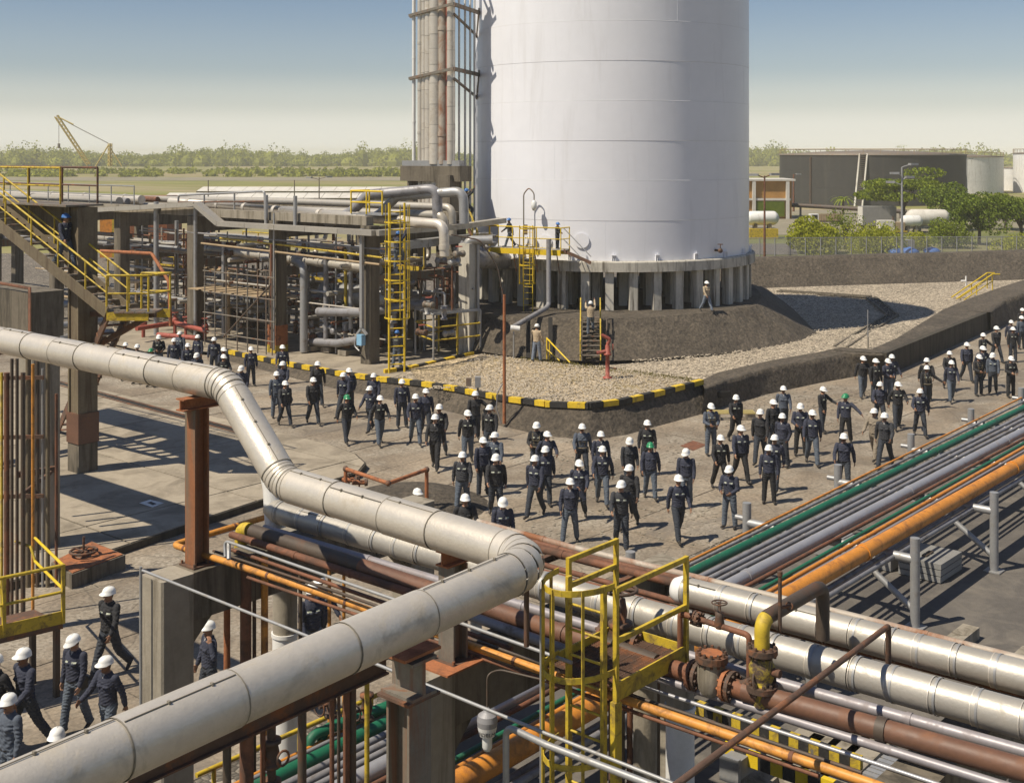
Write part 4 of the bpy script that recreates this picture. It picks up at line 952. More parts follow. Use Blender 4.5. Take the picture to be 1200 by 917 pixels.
for p in (f0, f1, g0, g1): MB().beam(p - UP*.1, p + UP*1.13, .05, .05).build('post', 'yellow', pl)
MB().beam(V(A0, B0, 0), V(A0, B0, zp - .1), .09, .09).build('leg', 'yellow', pl); MB().beam(V(A1 - .05, B1, 0), V(A1 - .05, B1, zp - .1), .09, .09).build('leg', 'rusty_steel', pl)
ladder('caged_ladder', 'tall yellow caged ladder up to the small grating platform', V(10.8, 8.25, 0), 0, 5.62, V(-1, 0, 0), .48, 'yellow', (1.97, 5.65, .58), hoop_step=.92, flat=True, rungs=.28)
# --- valves on the brown pipe
def flange(mb, c, ax, R, th=.05, bolts=10):
    mb.lathe([(R, -th/2), (R, th/2)], c, ax, 22, False); a, b = frame_of(Vector(ax))
    for i in range(bolts):
        q = c + (a*math.cos(2*PI*i/bolts) + b*math.sin(2*PI*i/bolts))*R*.82; mb.lathe([(.017, -th*1.1), (.017, th*1.1)], q, ax, 6, False)
def wheel(t, c, ax, R, mat='valve_iron', spokes=4):
    hw_ = MB().torus(c, ax, R, R*.1, 22, 7).build('hand_wheel', mat, t); a, b = frame_of(Vector(ax))
    mb = MB()
    for i in range(spokes):
        d = a*math.cos(2*PI*i/spokes + .4) + b*math.sin(2*PI*i/spokes + .4); mb.tube([c + d*.01, c + d*R], R*.07, 6)
    mb.build('wheel_spokes', mat, hw_)
pax = (G(872, 809, 4.42) - G(700, 755, 4.42)).normalized()
P = lambda px: G(px, 755 + (px - 700)*54/172.0, 4.42)
bpipe('brown_pipe', 'rusty pipe stub between the platform and the check valve', [(770, 777), (818, 792)], 4.42, .1, 'rust_pipe')
cv_ = thing('check_valve', 'squat rusty valve with a round bolted lid on the brown pipe', 'valve', P(835))
c = P(834)
MB().lathe([(.12, -.16), (.155, -.1), (.165, .05), (.15, .2)], c + UP*.02, UP, 22).build('valve_body', 'concrete', cv_)
m_ = MB(); flange(m_, c + UP*.26, UP, .185, .07, 12); m_.build('bolted_lid', 'valve_iron', cv_)
MB().lathe([(.12, 0), (.12, .02)], c + UP*.295, UP, 20).build('lid_plate', 'rust_bright', cv_)
for dx, mt in ((-.24, 'rust_pipe'), (-.17, 'valve_iron'), (.19, 'rust_bright'), (.26, 'valve_iron')):
    m_ = MB(); flange(m_, c + pax*dx, pax, .17, .045, 10); m_.build('flange', mt, cv_)
MB().tube([c - pax*.3, c + pax*.45], .1, 14).build('pipe_neck', 'rust_pipe', cv_)
gv = thing('gate_valve', 'rusty valve with a hand wheel facing the camera beside the bolted one', 'valve', P(872))
c = P(868) + UP*.02
MB().tube([c + pax*-.05, c - BY*.16 + UP*.12], .05, 10).build('bonnet', 'valve_iron', gv); wheel(gv, c - BY*.3 + UP*.17 - AX*.02, (-BY*.9 - AX*.35 + UP*.25), .15, spokes=5)
rv = thing('relief_valve', 'upright rusty flanged valve with yellow paint and a yellow elbow on top', 'valve', P(893))
c = P(893)
MB().lathe([(.09, -.1), (.11, .05), (.15, .06), (.15, .12), (.1, .13), (.13, .22), (.145, .32), (.1, .42)], c, UP, 20).build('valve_body', 'valve_yellow', rv)
for zz in (.1, .5): m_ = MB(); flange(m_, c + UP*zz, UP, .17, .06, 10); m_.build('flange', 'valve_iron', rv)
MB().tube([c + UP*.3, c + UP*.3 - BY*.22], .045, 10).build('side_cap', 'rust_pipe', rv)
top = c + UP*.53; el = [top, top + UP*.34, top + UP*.52 + AX*.25 - BY*.12]
e1 = V(c.x + 1.42, c.y, top.z + .3)
pth = fillet([top, top + UP*.3, e1, V(e1.x, e1.y, 4.62)], .17, 8); s_ = along(pth)
MB().tube(cut(pth, s_, 0, .33), .084, 14).build('yellow_elbow', 'yellow', rv)
MB().tube(cut(pth, s_, .33, s_[-1]), .08, 14).build('outlet_pipe', 'dark_pipe', rv)
vq = G(914, 712, 5.35); sv_ = thing('vent_valve', 'thin upright vent with a tiny valve behind the dark outlet pipe', 'valve', vq)
MB().tube([vq - UP*.25, vq + UP*.35], .022, 8).build('vent_tube', 'valve_iron', sv_); MB().torus(vq + AX*.12 - BY*.05, AX, .04, .01, 12, 5).build('hand_wheel', 'valve_iron', sv_); MB().tube([vq, vq + AX*.14 - BY*.05], .018, 6).build('stem', 'valve_iron', sv_); MB().lathe([(.03, 0), (.03, .05)], vq + UP*.35, UP, 8).build('vent_cap', 'valve_iron', sv_)
# thin rusty bypass with its own valve
t = thing('bypass_pipe', 'thin rusty bypass loop with a small hand wheel over the silver pipe', 'pipe', P(800))
q0 = P(798); q1 = G(797, 718, 4.98); q2 = G(878, 744, 4.98); q3 = P(877)
MB().tube(fillet([V(q1.x, q1.y, 4.45), q1, q2, V(q2.x, q2.y, 4.5)], .06), .034, 10).build('pipe_run', 'rust_pipe', t)
m_ = MB(); flange(m_, q1.lerp(q2, .23), q2 - q1, .085, .035, 8); flange(m_, q1.lerp(q2, .28), q2 - q1, .085, .035, 8); m_.build('flange', 'valve_iron', t)
vb = q1.lerp(q2, .58); MB().lathe([(.045, -.03), (.06, .02), (.045, .1), (.05, .15), (.02, .16), (.018, .27)], vb, UP, 12).build('valve_body', 'valve_iron', t)
wheel(t, vb + UP*.26, UP, .085, spokes=5)
# big horizontal wheel behind the platform
vb = G(727, 745, 4.5); t = thing('gate_valve', 'dark valve with a large flat hand wheel beside the ladder platform', 'valve', vb)
MB().lathe([(.1, -.15), (.16, -.1), (.17, .02), (.12, .1), (.15, .12), (.15, .17), (.07, .18), (.085, .3), (.06, .45), (.022, .46), (.022, .62)], vb, UP, 18).build('valve_body', 'valve_iron', t)
wheel(t, vb + UP*.56, UP, .2, spokes=5)
for dx in (-.25, .25): m_ = MB(); flange(m_, vb + pax*dx - UP*.04, pax, .15, .05, 8); m_.build('flange', 'valve_iron', t)
bpipe('brown_pipe', 'dark brown pipe stub running into the valve with the flat wheel', [(695, 748), (770, 775)], 4.46, .085, 'dark_pipe')
# hanging lamp with print
lc = G(571, 833, 4.0); t = thing('hanging_lamp', 'grey bell lamp with printed letters hanging over the coloured pipes', 'lamp', lc)
gz = G(640, 797, 4.45)
MB().tube(fillet([lc, lc + UP*.42, G(585, 784, 4.45), gz], .2), .012, 8).build('gooseneck', 'dark_pipe', t)
MB().lathe([(.02, .05), (.05, .0), (.105, -.04), (.118, -.1), (.112, -.16)], lc, UP, 28, False).build('cap', 'grey_pipe', t)
MB().lathe([(.112, -.16), (.105, -.2), (.085, -.27), (.06, -.275)], lc, UP, 28, False).build('reflector', 'white_paint', t)
MB().lathe([(.058, -.275), (.058, -.4), (.04, -.44), (.001, -.455)], lc, UP, 16).build('glass', 'glass_lamp', t)
tc = bpy.data.curves.new('lettering', 'FONT'); tc.body = 'EDELM'; tc.size = .062; tc.align_x = 'CENTER'; tc.extrude = .001
to = bpy.data.objects.new('tmp_text', tc); COL.objects.link(to); dg = bpy.context.evaluated_depsgraph_get()
tm = bpy.data.meshes.new_from_object(to.evaluated_get(dg)); bpy.data.objects.remove(to)
nl = MB(); vs_ = []
for v in tm.vertices:
    ang = v.co.x/.099; rr = .114 + v.co.z - (0.02*(0.062 - v.co.y)/.062 - .008)
    vs_.append(lc + (-FWD)*(math.cos(ang)*rr) + RGT*(math.sin(ang)*rr) + UP*(-.245 + v.co.y))
nl.add(vs_, [tuple(p.vertices) for p in tm.polygons]); nl.build('lettering', 'print_dark', t)
# brown pipe with a yellow elbow, low in the middle
ya = [G(523, 960, 2.9), G(523, 838, 3.55), G(604, 792, 3.55)]; ya[0] = V(ya[1].x, ya[1].y, 1.2)
pth = fillet(ya, .2, 8); s_ = along(pth); t = thing('bent_pipe', 'brown upright pipe with a yellow elbow between the portal and the lamp', 'pipe', ya[0])
k0 = s_[1]; k1 = s_[-2]
MB().tube(cut(pth, s_, 0, k0 - .02), .068, 14).build('upright', 'brown_pipe', t); MB().tube(cut(pth, s_, k0 - .02, k1 + .06), .071, 14).build('elbow', 'yellow', t); MB().tube(cut(pth, s_, k1 + .06, s_[-1]), .066, 14).build('outlet', 'rust_pipe', t)
# thin rods hanging from the elbow of the thick pipe
for px, y0, y1 in ((617, 690, 757), (634, 690, 917)):
    s_ = G(px, y0, 5.5); MB().tube([s_, V(s_.x, s_.y, 5.5 - (y1 - y0)/FPX*depth_of(s_))], .016 if px > 620 else .03, 8).build('hanging_rod', 'rusty_steel' if px < 620 else 'galvanised', label=('thick dark rod' if px < 620 else 'thin wire') + ' hanging below the elbow of the thick silver pipe', cat='rod')
# striped barrier, slabs and a box low at right
sA, sB = G(806, 824, .62), G(1010, 894, .62)
t = thing('striped_barrier', 'yellow and black striped barrier beam low under the red brown pipe', 'barrier', V(sA.x, sA.y, 0))
n_ = 18
for i in range(n_):
    p, q = sA.lerp(sB, (i + .02)/n_), sA.lerp(sB, (i + .98)/n_); MB().beam(p, q, .1, .22).build('stripe_panel', 'yellow' if i % 2 else 'kerb_black', t)
for q in (.2, .75): p = sA.lerp(sB, q); MB().beam(V(p.x, p.y, 0), V(p.x, p.y, .6), .1, .1).build('post', 'steel_grey', t)
sA2, sB2 = G(835, 872, .6), G(1010, 935, .6)
t = thing('striped_barrier', 'second striped barrier beam below the worn orange pipe, mostly hidden', 'barrier', V(sA2.x, sA2.y, 0))
for i in range(12):
    p, q = sA2.lerp(sB2, (i + .02)/12), sA2.lerp(sB2, (i + .98)/12); MB().beam(p, q, .1, .24).build('stripe_panel', 'yellow_clean' if i % 2 else 'kerb_black', t)
for i, (px, py) in enumerate(((955, 880), (975, 890), (912, 895), (995, 900))):
    p = G(px, py, .06); MB().box(p, (2.6, .5, .14), rad(2)).build('concrete_plank', 'concrete', label=('left', 'middle', 'lowest', 'right')[i] + ' concrete plank on the ground at the bottom right', cat='plank')
p = G(1048, 905, 1.0); t = thing('grating_step', 'small grey grating step with a yellow edge at the bottom right', 'step', p)
for i in range(6): MB().box(p + AX*(i*.13 - .3), (.1, .7, .04)).build('step_bar', 'galvanised', t)
MB().box(p - BY*.38 - UP*.08, (.9, .03, .22)).build('yellow_edge', 'yellow_clean', t)
for q in (-.35, .35): MB().beam(p + AX*q - BY*.3 - UP*1.0, p + AX*q - BY*.3 - UP*.02, .05, .05).build('leg', 'yellow', t)
p = G(868, 892, .5); t = thing('small_machine', 'small grey motor box low under the worn orange pipe', 'machine', p)
MB().box(p, (.55, .3, .3)).build('motor_box', 'crate_grey', t); MB().box(p - AX*.33, (.08, .34, .4)).build('end_plate', 'galvanised', t); MB().box(p + AX*.33, (.08, .34, .4)).build('end_plate', 'galvanised', t); MB().tube([p - UP*.5, p - UP*.15], .06, 8).build('stand', 'steel_grey', t)
# orange tube barrier and valves on the road side behind the thick pipe
oz = 1.35
q = [G(405, 549, oz), G(455, 566, oz), G(500, 550, oz)]
t = thing('orange_tube_rail', 'pinkish orange bent tube rail on the road behind the thick pipe', 'handrail', V(q[2].x, q[2].y, 0))
MB().tube(fillet(q, .12), .055, 10).build('rail', 'rust_bright', t); MB().tube([V(q[2].x, q[2].y, 0), q[2] + UP*.05], .055, 10).build('post', 'rust_bright', t); MB().tube([V(q[0].x, q[0].y, 0), q[0] + UP*.05], .055, 10).build('post', 'rust_bright', t)
for p in q: MB().sphere(p, .085, 10, 6).build('fitting', 'rusty_steel', t)
for i, (px, py) in enumerate(((409, 562), (421, 565))):
    p = G(px, py, .9); t = thing('pipe_valve', ('left', 'right')[i] + ' small valve on a stub below the orange tube rail', 'valve', p)
    MB().tube([p - RGT*.2, p + RGT*.2], .07, 8).build('stub', 'rust_bright', t); MB().lathe([(.1, -.04), (.1, .04)], p + RGT*.2, RGT, 10).build('flange', 'valve_iron', t); MB().torus(p + UP*.2, UP, .1, .015, 12, 5).build('hand_wheel', 'valve_iron', t); MB().tube([V(p.x, p.y, 0), p + UP*.2], .025, 6).build('stem', 'valve_iron', t)
# asphalt hump behind the thick pipe where one worker stands half hidden
hm = G(480, 592, 0)
MB().lathe([(2.4, -.02), (1.7, .25), (.9, .42), (.001, .5)], hm, UP, 20).build('asphalt_hump', 'bitumen', kind='structure')
# pit with a rust plate and hand wheel
pc_ = [G(60, 657, .4), G(108, 632, .4), G(147, 648, .4), G(84, 671, .4)]
t = thing('valve_pit', 'concrete pit with a rusty cover plate and hand wheel at the pad edge', 'pit', V(pc_[3].x, pc_[3].y, 0))
MB().prism(pc_, -.02, .36).build('pit_wall', 'concrete_dark', t)
cc = sum(pc_, V(0, 0, 0))/4
MB().prism([cc + (p - cc)*.93 for p in pc_], .36, .385).build('cover_plate', 'rust_bright', t)
wc = G(98, 645, .5); wheel(t, wc, UP, .32, spokes=6); MB().tube([wc - UP*.12, wc + UP*.35], .03, 8).build('stem', 'valve_iron', t); MB().lathe([(.2, -.12), (.1, -.02)], wc, UP, 12).build('bonnet', 'valve_iron', t)
# ================================================================= process rack, left of the tower
def W(px, py, a):
    """the point of the upright plane x = a seen at this point of the photograph"""
    k = (px - 600.0)/FPX; d_ = FWD + RGT*k; t = a/d_.x; return V(a, d_.y*t, CAM_H - (py - HORIZON)*t/FPX)
FA, BA = 39.9, 45.9
rows = [(43.3, .5), (50.2, .3), (57.3, .2), (64.6, .15), (72.0, .12), (80.0, .1), (88.5, .1)]
lab = ['nearest the striped kerb corner', 'with an orange painted foot', 'behind the crowd at left', 'far left behind the stairs', 'behind the upper left stairs', 'hidden behind the brown column', 'farthest left in the haze']
for (b, z), l in zip(rows, lab):
    t = thing('rack_portal', 'tall concrete pipe rack portal ' + l, 'support', V(FA, b, z))
    for a in (FA, BA):
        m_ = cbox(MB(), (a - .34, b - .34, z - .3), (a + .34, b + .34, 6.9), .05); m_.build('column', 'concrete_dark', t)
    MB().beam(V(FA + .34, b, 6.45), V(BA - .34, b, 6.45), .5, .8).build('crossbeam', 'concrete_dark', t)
    MB().beam(V(FA + .34, b, 4.3), V(BA - .34, b, 4.3), .3, .45).build('crossbeam', 'steel_grey', t)
    if l.startswith('with'):
        MB().box((FA, b, 1.1), (.72, .72, 1.0)).build('orange_band', 'rust_bright', t); MB().box((FA, b, .35), (.74, .74, .5)).build('yellow_foot', 'yellow', t)
for i, a in enumerate((FA, BA)):
    t = thing('rack_girder', ('front', 'rear')[i] + ' concrete girder along the top of the process rack', 'beam', V(a, 43, 6.9))
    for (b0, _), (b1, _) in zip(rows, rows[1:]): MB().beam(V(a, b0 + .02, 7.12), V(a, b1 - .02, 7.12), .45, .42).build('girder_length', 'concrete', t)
def tray(name, label, pts, w, h, mat='galvanised'):
    t = thing(name, label, 'cable tray', pts[0])
    for a, b in zip(pts, pts[1:]):
        L = (b - a).length; n = max(1, round(L/2.4))
        for i in range(n): MB().beam(a.lerp(b, (i + .005)/n), a.lerp(b, (i + .995)/n), w, h).build('tray_length', mat, t)
    return t
tf = 39.2
tray('cable_tray', 'long grey cable tray with a ramp along the front of the process rack', [W(112, 246, tf), W(231, 239, tf), W(258, 262, tf), W(440, 273, tf), V(44.5, W(440, 273, tf).y - .3, 6.7), V(47.5, W(440, 273, tf).y - .6, 6.9)], .5, .25, 'aluminium_new')
tray('cable_tray', 'second grey duct below the cable tray at the right end of the rack', [V(40.5, 42.6, 5.9), V(47.2, 42.3, 6.1)], .55, .38)
for i, px in enumerate((183, 229, 312, 346)):
    p = W(px, 300, tf + .3); MB().tube([V(p.x, p.y, .15 if px < 300 else 6.6), V(p.x, p.y, 7.6 if px < 300 else 8.2)], .14 if px < 200 else .1, 10).build('grey_post', 'galvanised', label='grey tube post in front of the process rack, ' + ('leftmost', 'second from left', 'third from left', 'rightmost')[i], cat='post', base=V(p.x, p.y, .15))
hr = thing('top_handrail', 'grey handrail loop on top of the process rack at left', 'handrail', W(209, 240, 40.2))
MB().tube(fillet([W(209, 245, 40.2), W(209, 229, 40.2), W(310, 224, 40.2), W(311, 262, 40.2)], .2), .06, 8).build('rail', 'galvanised', hr); MB().tube([W(209, 237, 40.2), W(310, 236, 40.2)], .05, 8).build('mid_rail', 'rusty_steel', hr)
for q in (.3, .65): MB().tube([W(209 + 101*q, 228 - 5*q, 40.2), W(209 + 101*q, 246, 40.2)], .05, 8).build('post', 'galvanised', hr)
# pipes of the rack
def rp2(label, pts, r, mat, a=None, **k): return pipe('rack_pipe', label, [W(x, y, aa) for x, y, aa in pts], r, mat, n=12, **k)
rp2('shiny silver pipe along the top of the process rack', [(200, 236, 41.5), (330, 247, 41.5), (520, 263, 41.5), (521, 300, 41.5)], .24, 'aluminium', R=.5, joints=3)
rp2('pale pipe with a raised bend on top of the rack, left one', [(384, 262, 42), (412, 248, 42), (432, 228, 42), (512, 221, 43.5), (513, 262, 43.5)], .26, 'grey_pipe', R=.5)
rp2('pale pipe with a raised bend on top of the rack, right one', [(425, 262, 42.8), (446, 250, 42.8), (465, 230, 42.8), (543, 224, 44), (544, 262, 44)], .24, 'galvanised', R=.5)
rp2('grey pipe on the top level behind the shiny one', [(120, 240, 43.5), (330, 246, 43.5), (520, 252, 43.5), (521, 290, 43.5)], .22, 'aluminium_new', R=.5)
rp2('grey pipe on the top level at the far side of the rack', [(130, 232, 45), (340, 236, 45), (530, 243, 45), (531, 285, 45)], .2, 'aluminium_new', R=.5)
rp2('silver pipe on the middle level of the rack', [(230, 290, 41), (330, 302, 41), (445, 316, 41)], .22, 'aluminium_new', R=3, joints=2)
rp2('dark pipe on the middle level behind the silver one', [(240, 288, 43), (420, 305, 43)], .2, 'dark_pipe')
rp2('upper thin yellow brown pipe below the cable tray', [(236, 285, 39.4), (330, 296, 39.4), (445, 310, 39.4)], .055, 'weathered_timber', R=3)
rp2('lower thin yellow brown pipe below the cable tray', [(258, 279, 39.5), (340, 288, 39.5), (448, 302, 39.5)], .05, 'yellow', R=3)
rp2('thin grey pipe just below the cable tray', [(220, 272, 39.6), (445, 292, 39.6)], .05, 'grey_pipe')
rp2('thick grey pipe low between the two front columns', [(373, 365, 40.5), (428, 366, 40.5), (520, 352, 44)], .22, 'grey_pipe', R=.6)
rp2('thick grey upright pipe between the two front columns', [(356, 412, 40.3), (356, 312, 40.3), (345, 306, 41)], .2, 'galvanised', R=.4)
rp2('grey upright pipe, second between the two front columns', [(382, 405, 40.8), (382, 300, 40.8)], .13, 'grey_pipe')
rp2('yellow upright pipe between the two front columns', [(405, 362, 41), (405, 292, 41)], .08, 'yellow')
rp2('pale upright pipe right of the yellow one', [(411, 385, 41), (411, 290, 41)], .11, 'galvanised')
rp2('rust brown upright pipe left of the front column', [(318, 408, 39.3), (318, 286, 39.3)], .07, 'rust_pipe')
rp2('thin grey conduit strapped to the orange footed column', [(321, 410, 39.35), (321, 250, 39.35)], .05, 'galvanised')
rp2('low manifold pipe on the process floor between the columns', [(363, 400, 40.8), (395, 402, 40.8), (428, 397, 40.8)], .2, 'grey_pipe', R=1)
for i, (a, z, r_, m_, l) in enumerate(((40.6, 7.45, .26, 'aluminium_new', 'silver pipe on the rack roof behind the yellow stairs, front one'), (41.6, 7.4, .2, 'grey_pipe', 'grey pipe on the rack roof behind the yellow stairs, second'), (43.0, 7.45, .28, 'aluminium', 'pale thick pipe on the rack roof behind the yellow stairs'), (44.6, 7.4, .18, 'rust_pipe', 'rusty pipe on the rack roof behind the yellow stairs'), (40.5, 4.75, .22, 'grey_pipe', 'grey pipe on the middle level behind the yellow stairs'), (42.0, 4.7, .16, 'galvanised', 'thinner pale pipe on the middle level behind the yellow stairs'), (44.0, 4.75, .24, 'aluminium_new', 'silver pipe on the middle level behind the yellow stairs'))):
    pipe('rack_pipe', l, [V(a, 66 + i*.7, z), V(a, 98, z)], r_, m_, n=12, joints=4)
rr_ = thing('roof_guardrail', 'thin grey guard rail on the rack roof behind the yellow stairs', 'handrail', V(39.9, 66, 7.35))
rail_run(rr_, [V(39.7, 63, 7.33), V(39.7, 92, 7.33)], 1.1, .035, 'galvanised', 1, 2.5)
# grey conduit with a forked end and blue box on the front column
cb = W(424, 400, 39.3)
t = thing('conduit_box', 'small blue box below a forked grey conduit on the front column', 'box', V(cb.x, cb.y, .5))
MB().beam(W(424, 268, 39.3), W(424, 384, 39.3), .16, .16).build('conduit', 'galvanised', t)
for sx in (-6, 6): MB().beam(W(424, 384, 39.3), W(424 + sx, 392, 39.3), .1, .1).build('fork', 'galvanised', t)
MB().box(W(423, 398, 39.25), (.25, .34, .5)).build('box', 'blue_box', t); MB().tube(fillet([W(418, 394, 39.3), W(415, 405, 39.3), W(421, 411, 39.3)], .2), .04, 6).build('loop', 'galvanised', t)
# horizontal drums, pumps and manifolds
for i, (px, py, a, L, r_, lb_) in enumerate(((418, 346, 43, 5, .55, 'large grey drum on the floor of the process rack'), (470, 349, 44.5, 4, .5, 'grey drum right of the caged yellow ladder'), (452, 320, 45, 3, .4, 'olive grey drum high behind the front column'), (288, 350, 44, 4.5, .5, 'grey drum in the haze behind the scaffold'), (395, 330, 46, 6, .45, 'long grey drum at the back of the rack'))):
    c = W(px, py, a); t = thing('drum', lb_, 'vessel', V(c.x, c.y, .3))
    MB().lathe([(.001, -L/2 - .3), (r_*.6, -L/2 - .22), (r_, -L/2), (r_, L/2), (r_*.6, L/2 + .22), (.001, L/2 + .3)], c, BY, 18).build('shell', 'galvanised' if i != 2 else 'steel_grey', t)
    for q in (-.32, .32):
        MB().box(V(c.x, c.y + L*q, (c.z + .2)/2), (r_*1.2, .22, max(.2, c.z - .2))).build('saddle', 'concrete_dark', t)
        MB().tube([c + BY*L*q*.6, c + BY*L*q*.6 + UP*(r_ + .4)], .1, 8).build('nozzle', 'grey_pipe', t)
    for q in (-.2, .1, .3): MB().torus(c + BY*L*q, BY, r_ + .01, .02, 20, 4).build('band', 'cladding_seam', t)
def pump(label, c):
    t = thing('pump', label, 'pump', c)
    MB().box(c + UP*.12, (1.3, .6, .24)).build('base', 'concrete', t)
    MB().lathe([(.2, -.4), (.26, -.3), (.26, .2), (.18, .3)], c + UP*.6 + AX*.3, AX, 14).build('motor', 'grey_pipe', t)
    MB().lathe([(.18, -.12), (.32, -.08), (.32, .1), (.15, .16)], c + UP*.6 - AX*.4, AX, 14).build('casing', 'valve_iron', t)
    MB().tube([c + UP*.6 - AX*.4, c + UP*1.5 - AX*.4], .11, 10).build('outlet', 'grey_pipe', t); MB().lathe([(.2, 0), (.2, .08)], c + UP*1.1 - AX*.4, UP, 12).build('flange', 'valve_iron', t)
for px, py, a, lb_ in ((372, 408, 41.2, 'pump beside the orange footed column'), (392, 410, 41.5, 'middle pump between the two front columns'), (412, 411, 41.4, 'pump next to the front column'), (450, 405, 43, 'pump behind the caged yellow ladder'), (300, 398, 42.5, 'pump behind the scaffold tubes')):
    c = W(px, py, a); pump(lb_, V(c.x, c.y, .35))
random.seed(21)
k = 0
for i in range(120):    # valves and stubs in the tangle
    c = W(random.uniform(240, 540), random.uniform(285, 402), random.uniform(40.6, 46)); 
    if c.z < .5: continue
    t = thing('tangle_valve', 'small grey valve lost in the pipe tangle of the process rack', 'valve', c, 'small valves in the process rack')
    ax = random.choice([AX, BY, UP])
    MB().lathe([(.06, -.3), (.16, -.28), (.16, -.2), (.09, -.18), (.13, 0), (.09, .18), (.16, .2), (.16, .28), (.06, .3)], c, ax, 12).build('valve_body', random.choice(['grey_pipe', 'valve_iron', 'galvanised', 'steel_grey']), t)
    MB().torus(c + UP*.34, UP, .15, .02, 12, 5).build('hand_wheel', random.choice(['valve_iron', 'galvanised', 'red_iron']), t)
for i in range(235):    # small-bore tangle
    a = random.uniform(40.4, 46.5); b = random.uniform(43.6, 68); z = random.choice([1.2, 2.0, 2.8, 3.4, 4.6, 4.8, 5.4])
    ty = random.random(); r_ = random.choice([.04, .05, .06, .09, .12])
    m_ = random.choice(['grey_pipe', 'galvanised', 'galvanised', 'rust_pipe', 'steel_grey', 'weathered_timber', 'aluminium_new', 'aluminium', 'aluminium_new'])
    if ty < .5: pts = [V(a, b, z), V(a, b + random.uniform(3, 9), z)]
    elif ty < .7: pts = [V(40.2, b, z), V(46.3, b, z), V(46.3, b, z + 1.6)]
    else: pts = [V(a, b, .4), V(a, b, random.uniform(3, 6.6))]
    pipe('small_pipe', 'thin pipe lost in the tangle of the process rack', pts, r_, m_, n=8, group='thin pipes in the process rack')
for i in range(16):    # yellow rails on the rack's inner platforms
    b = 44 + i*1.55; a = 44.3 + (i % 3)*.8
    if i % 4 == 0:
        t = thing('inner_platform', 'narrow grating platform with yellow rails inside the process rack, number of bays from the front: ' + ('first', 'second', 'third', 'fourth')[i//4], 'platform', V(a, b, 3.0))
        t['label'] = 'narrow yellow railed platform inside the process rack, ' + ('nearest the tower', 'second from the tower', 'third from the tower', 'farthest left')[i//4]
        zf = 3.4 if i//4 % 2 else 4.55
        for j in range(5): MB().box((a, b + j*.9, zf), (1.1, .86, .05)).build('floor_plate', 'rusty_steel', t)
        rail_run(t, [V(a - .5, b - .4, zf), V(a - .5, b + 4, zf)], 1.1, .035, 'yellow', 1, 1.3); MB().beam(V(a - .56, b - .4, zf), V(a - .56, b + 4, zf), .03, .22).build('toe_board', 'yellow', t)
random.seed(5)
# caged ladder up to the rack roof, with a small platform
lf = G(465, 437, .5)
ladder('caged_ladder', 'tall yellow caged ladder on the front of the process rack', lf, .5, 8.1, -FWD + RGT*.3, .7, 'yellow_clean', (3.0, 8.0, .75), hoop_step=.85, r=.05, rungs=.4)
t = thing('roof_platform', 'small yellow railed landing on the rack roof beside the caged ladder', 'platform', W(440, 262, 40.6))
q0, q1 = V(40.4, 45.2, 7.4), V(40.4, 43.0, 7.4)
rail_run(t, [q0 + AX*1.2, q0, q1], 1.1, .04, 'yellow_clean', 1, 1.1); MB().box((41, 44.1, 7.38), (1.2, 2.2, .06)).build('floor_plate', 'galvanised', t)
# stand with yellow rails, small pipes and grating at the right end
s0 = G(508, 424, .6)
t = thing('sample_stand', 'low steel stand with yellow rails and many thin tubes near the mound', 'platform', s0)
cr = [s0, s0 + V(2.6, -.6, 0), s0 + V(3.6, 1.6, 0), s0 + V(1.0, 2.2, 0)]
for p in cr + [cr[0].lerp(cr[1], .5), cr[2].lerp(cr[3], .5)]: MB().tube([p, p + UP*2.2], .05, 8).build('post', random.choice(['yellow', 'galvanised']), t)
for zz, mt in ((1.0, 'yellow'), (1.6, 'yellow'), (2.2, 'galvanised')):
    for a, b in zip(cr, cr[1:] + cr[:1]): MB().tube([a + UP*zz, b + UP*zz], .04, 6).build('rail', mt, t)
for i in range(9): p = cr[0].lerp(cr[3], i/8); q = cr[1].lerp(cr[2], i/8); MB().beam(p + UP*2.25, q + UP*2.25, .05, .05).build('deck_bar', 'galvanised', t)
random.seed(12)
for i in range(16):
    p = cr[0].lerp(cr[2], random.random())*.5 + cr[1].lerp(cr[3], random.random())*.5 + UP*2.3; h = random.uniform(.5, 2.6)
    pipe('small_pipe', 'thin tube standing on the low steel stand near the mound', [p, p + UP*h, p + UP*h + random.choice([AX, BY, -BY])*random.uniform(.5, 1.4)], random.choice([.03, .04, .06]), random.choice(['galvanised', 'grey_pipe', 'rust_pipe']), n=7, group='thin tubes on the steel stand')
# pale square pier and elbow beside the tower
pp = D(548, 285, 59.6)
t = thing('square_pier', 'pale square pier with a bent duct on top beside the tower columns', 'support', V(pp.x, pp.y, .6))
MB().box(V(pp.x, pp.y, (pp.z + .4)/2), (.62, .62, pp.z - .4), rad(8)).build('pier_shaft', 'column_concrete', t)
MB().tube(fillet([pp - UP*.6, pp + UP*.15, pp + RGT*1.2 + UP*.15], .3), .22, 12).build('duct_bend', 'galvanised', t); MB().tube([pp + RGT*.5 - UP*5, pp + RGT*.5 + UP*.1], .08, 8).build('conduit', 'galvanised', t)
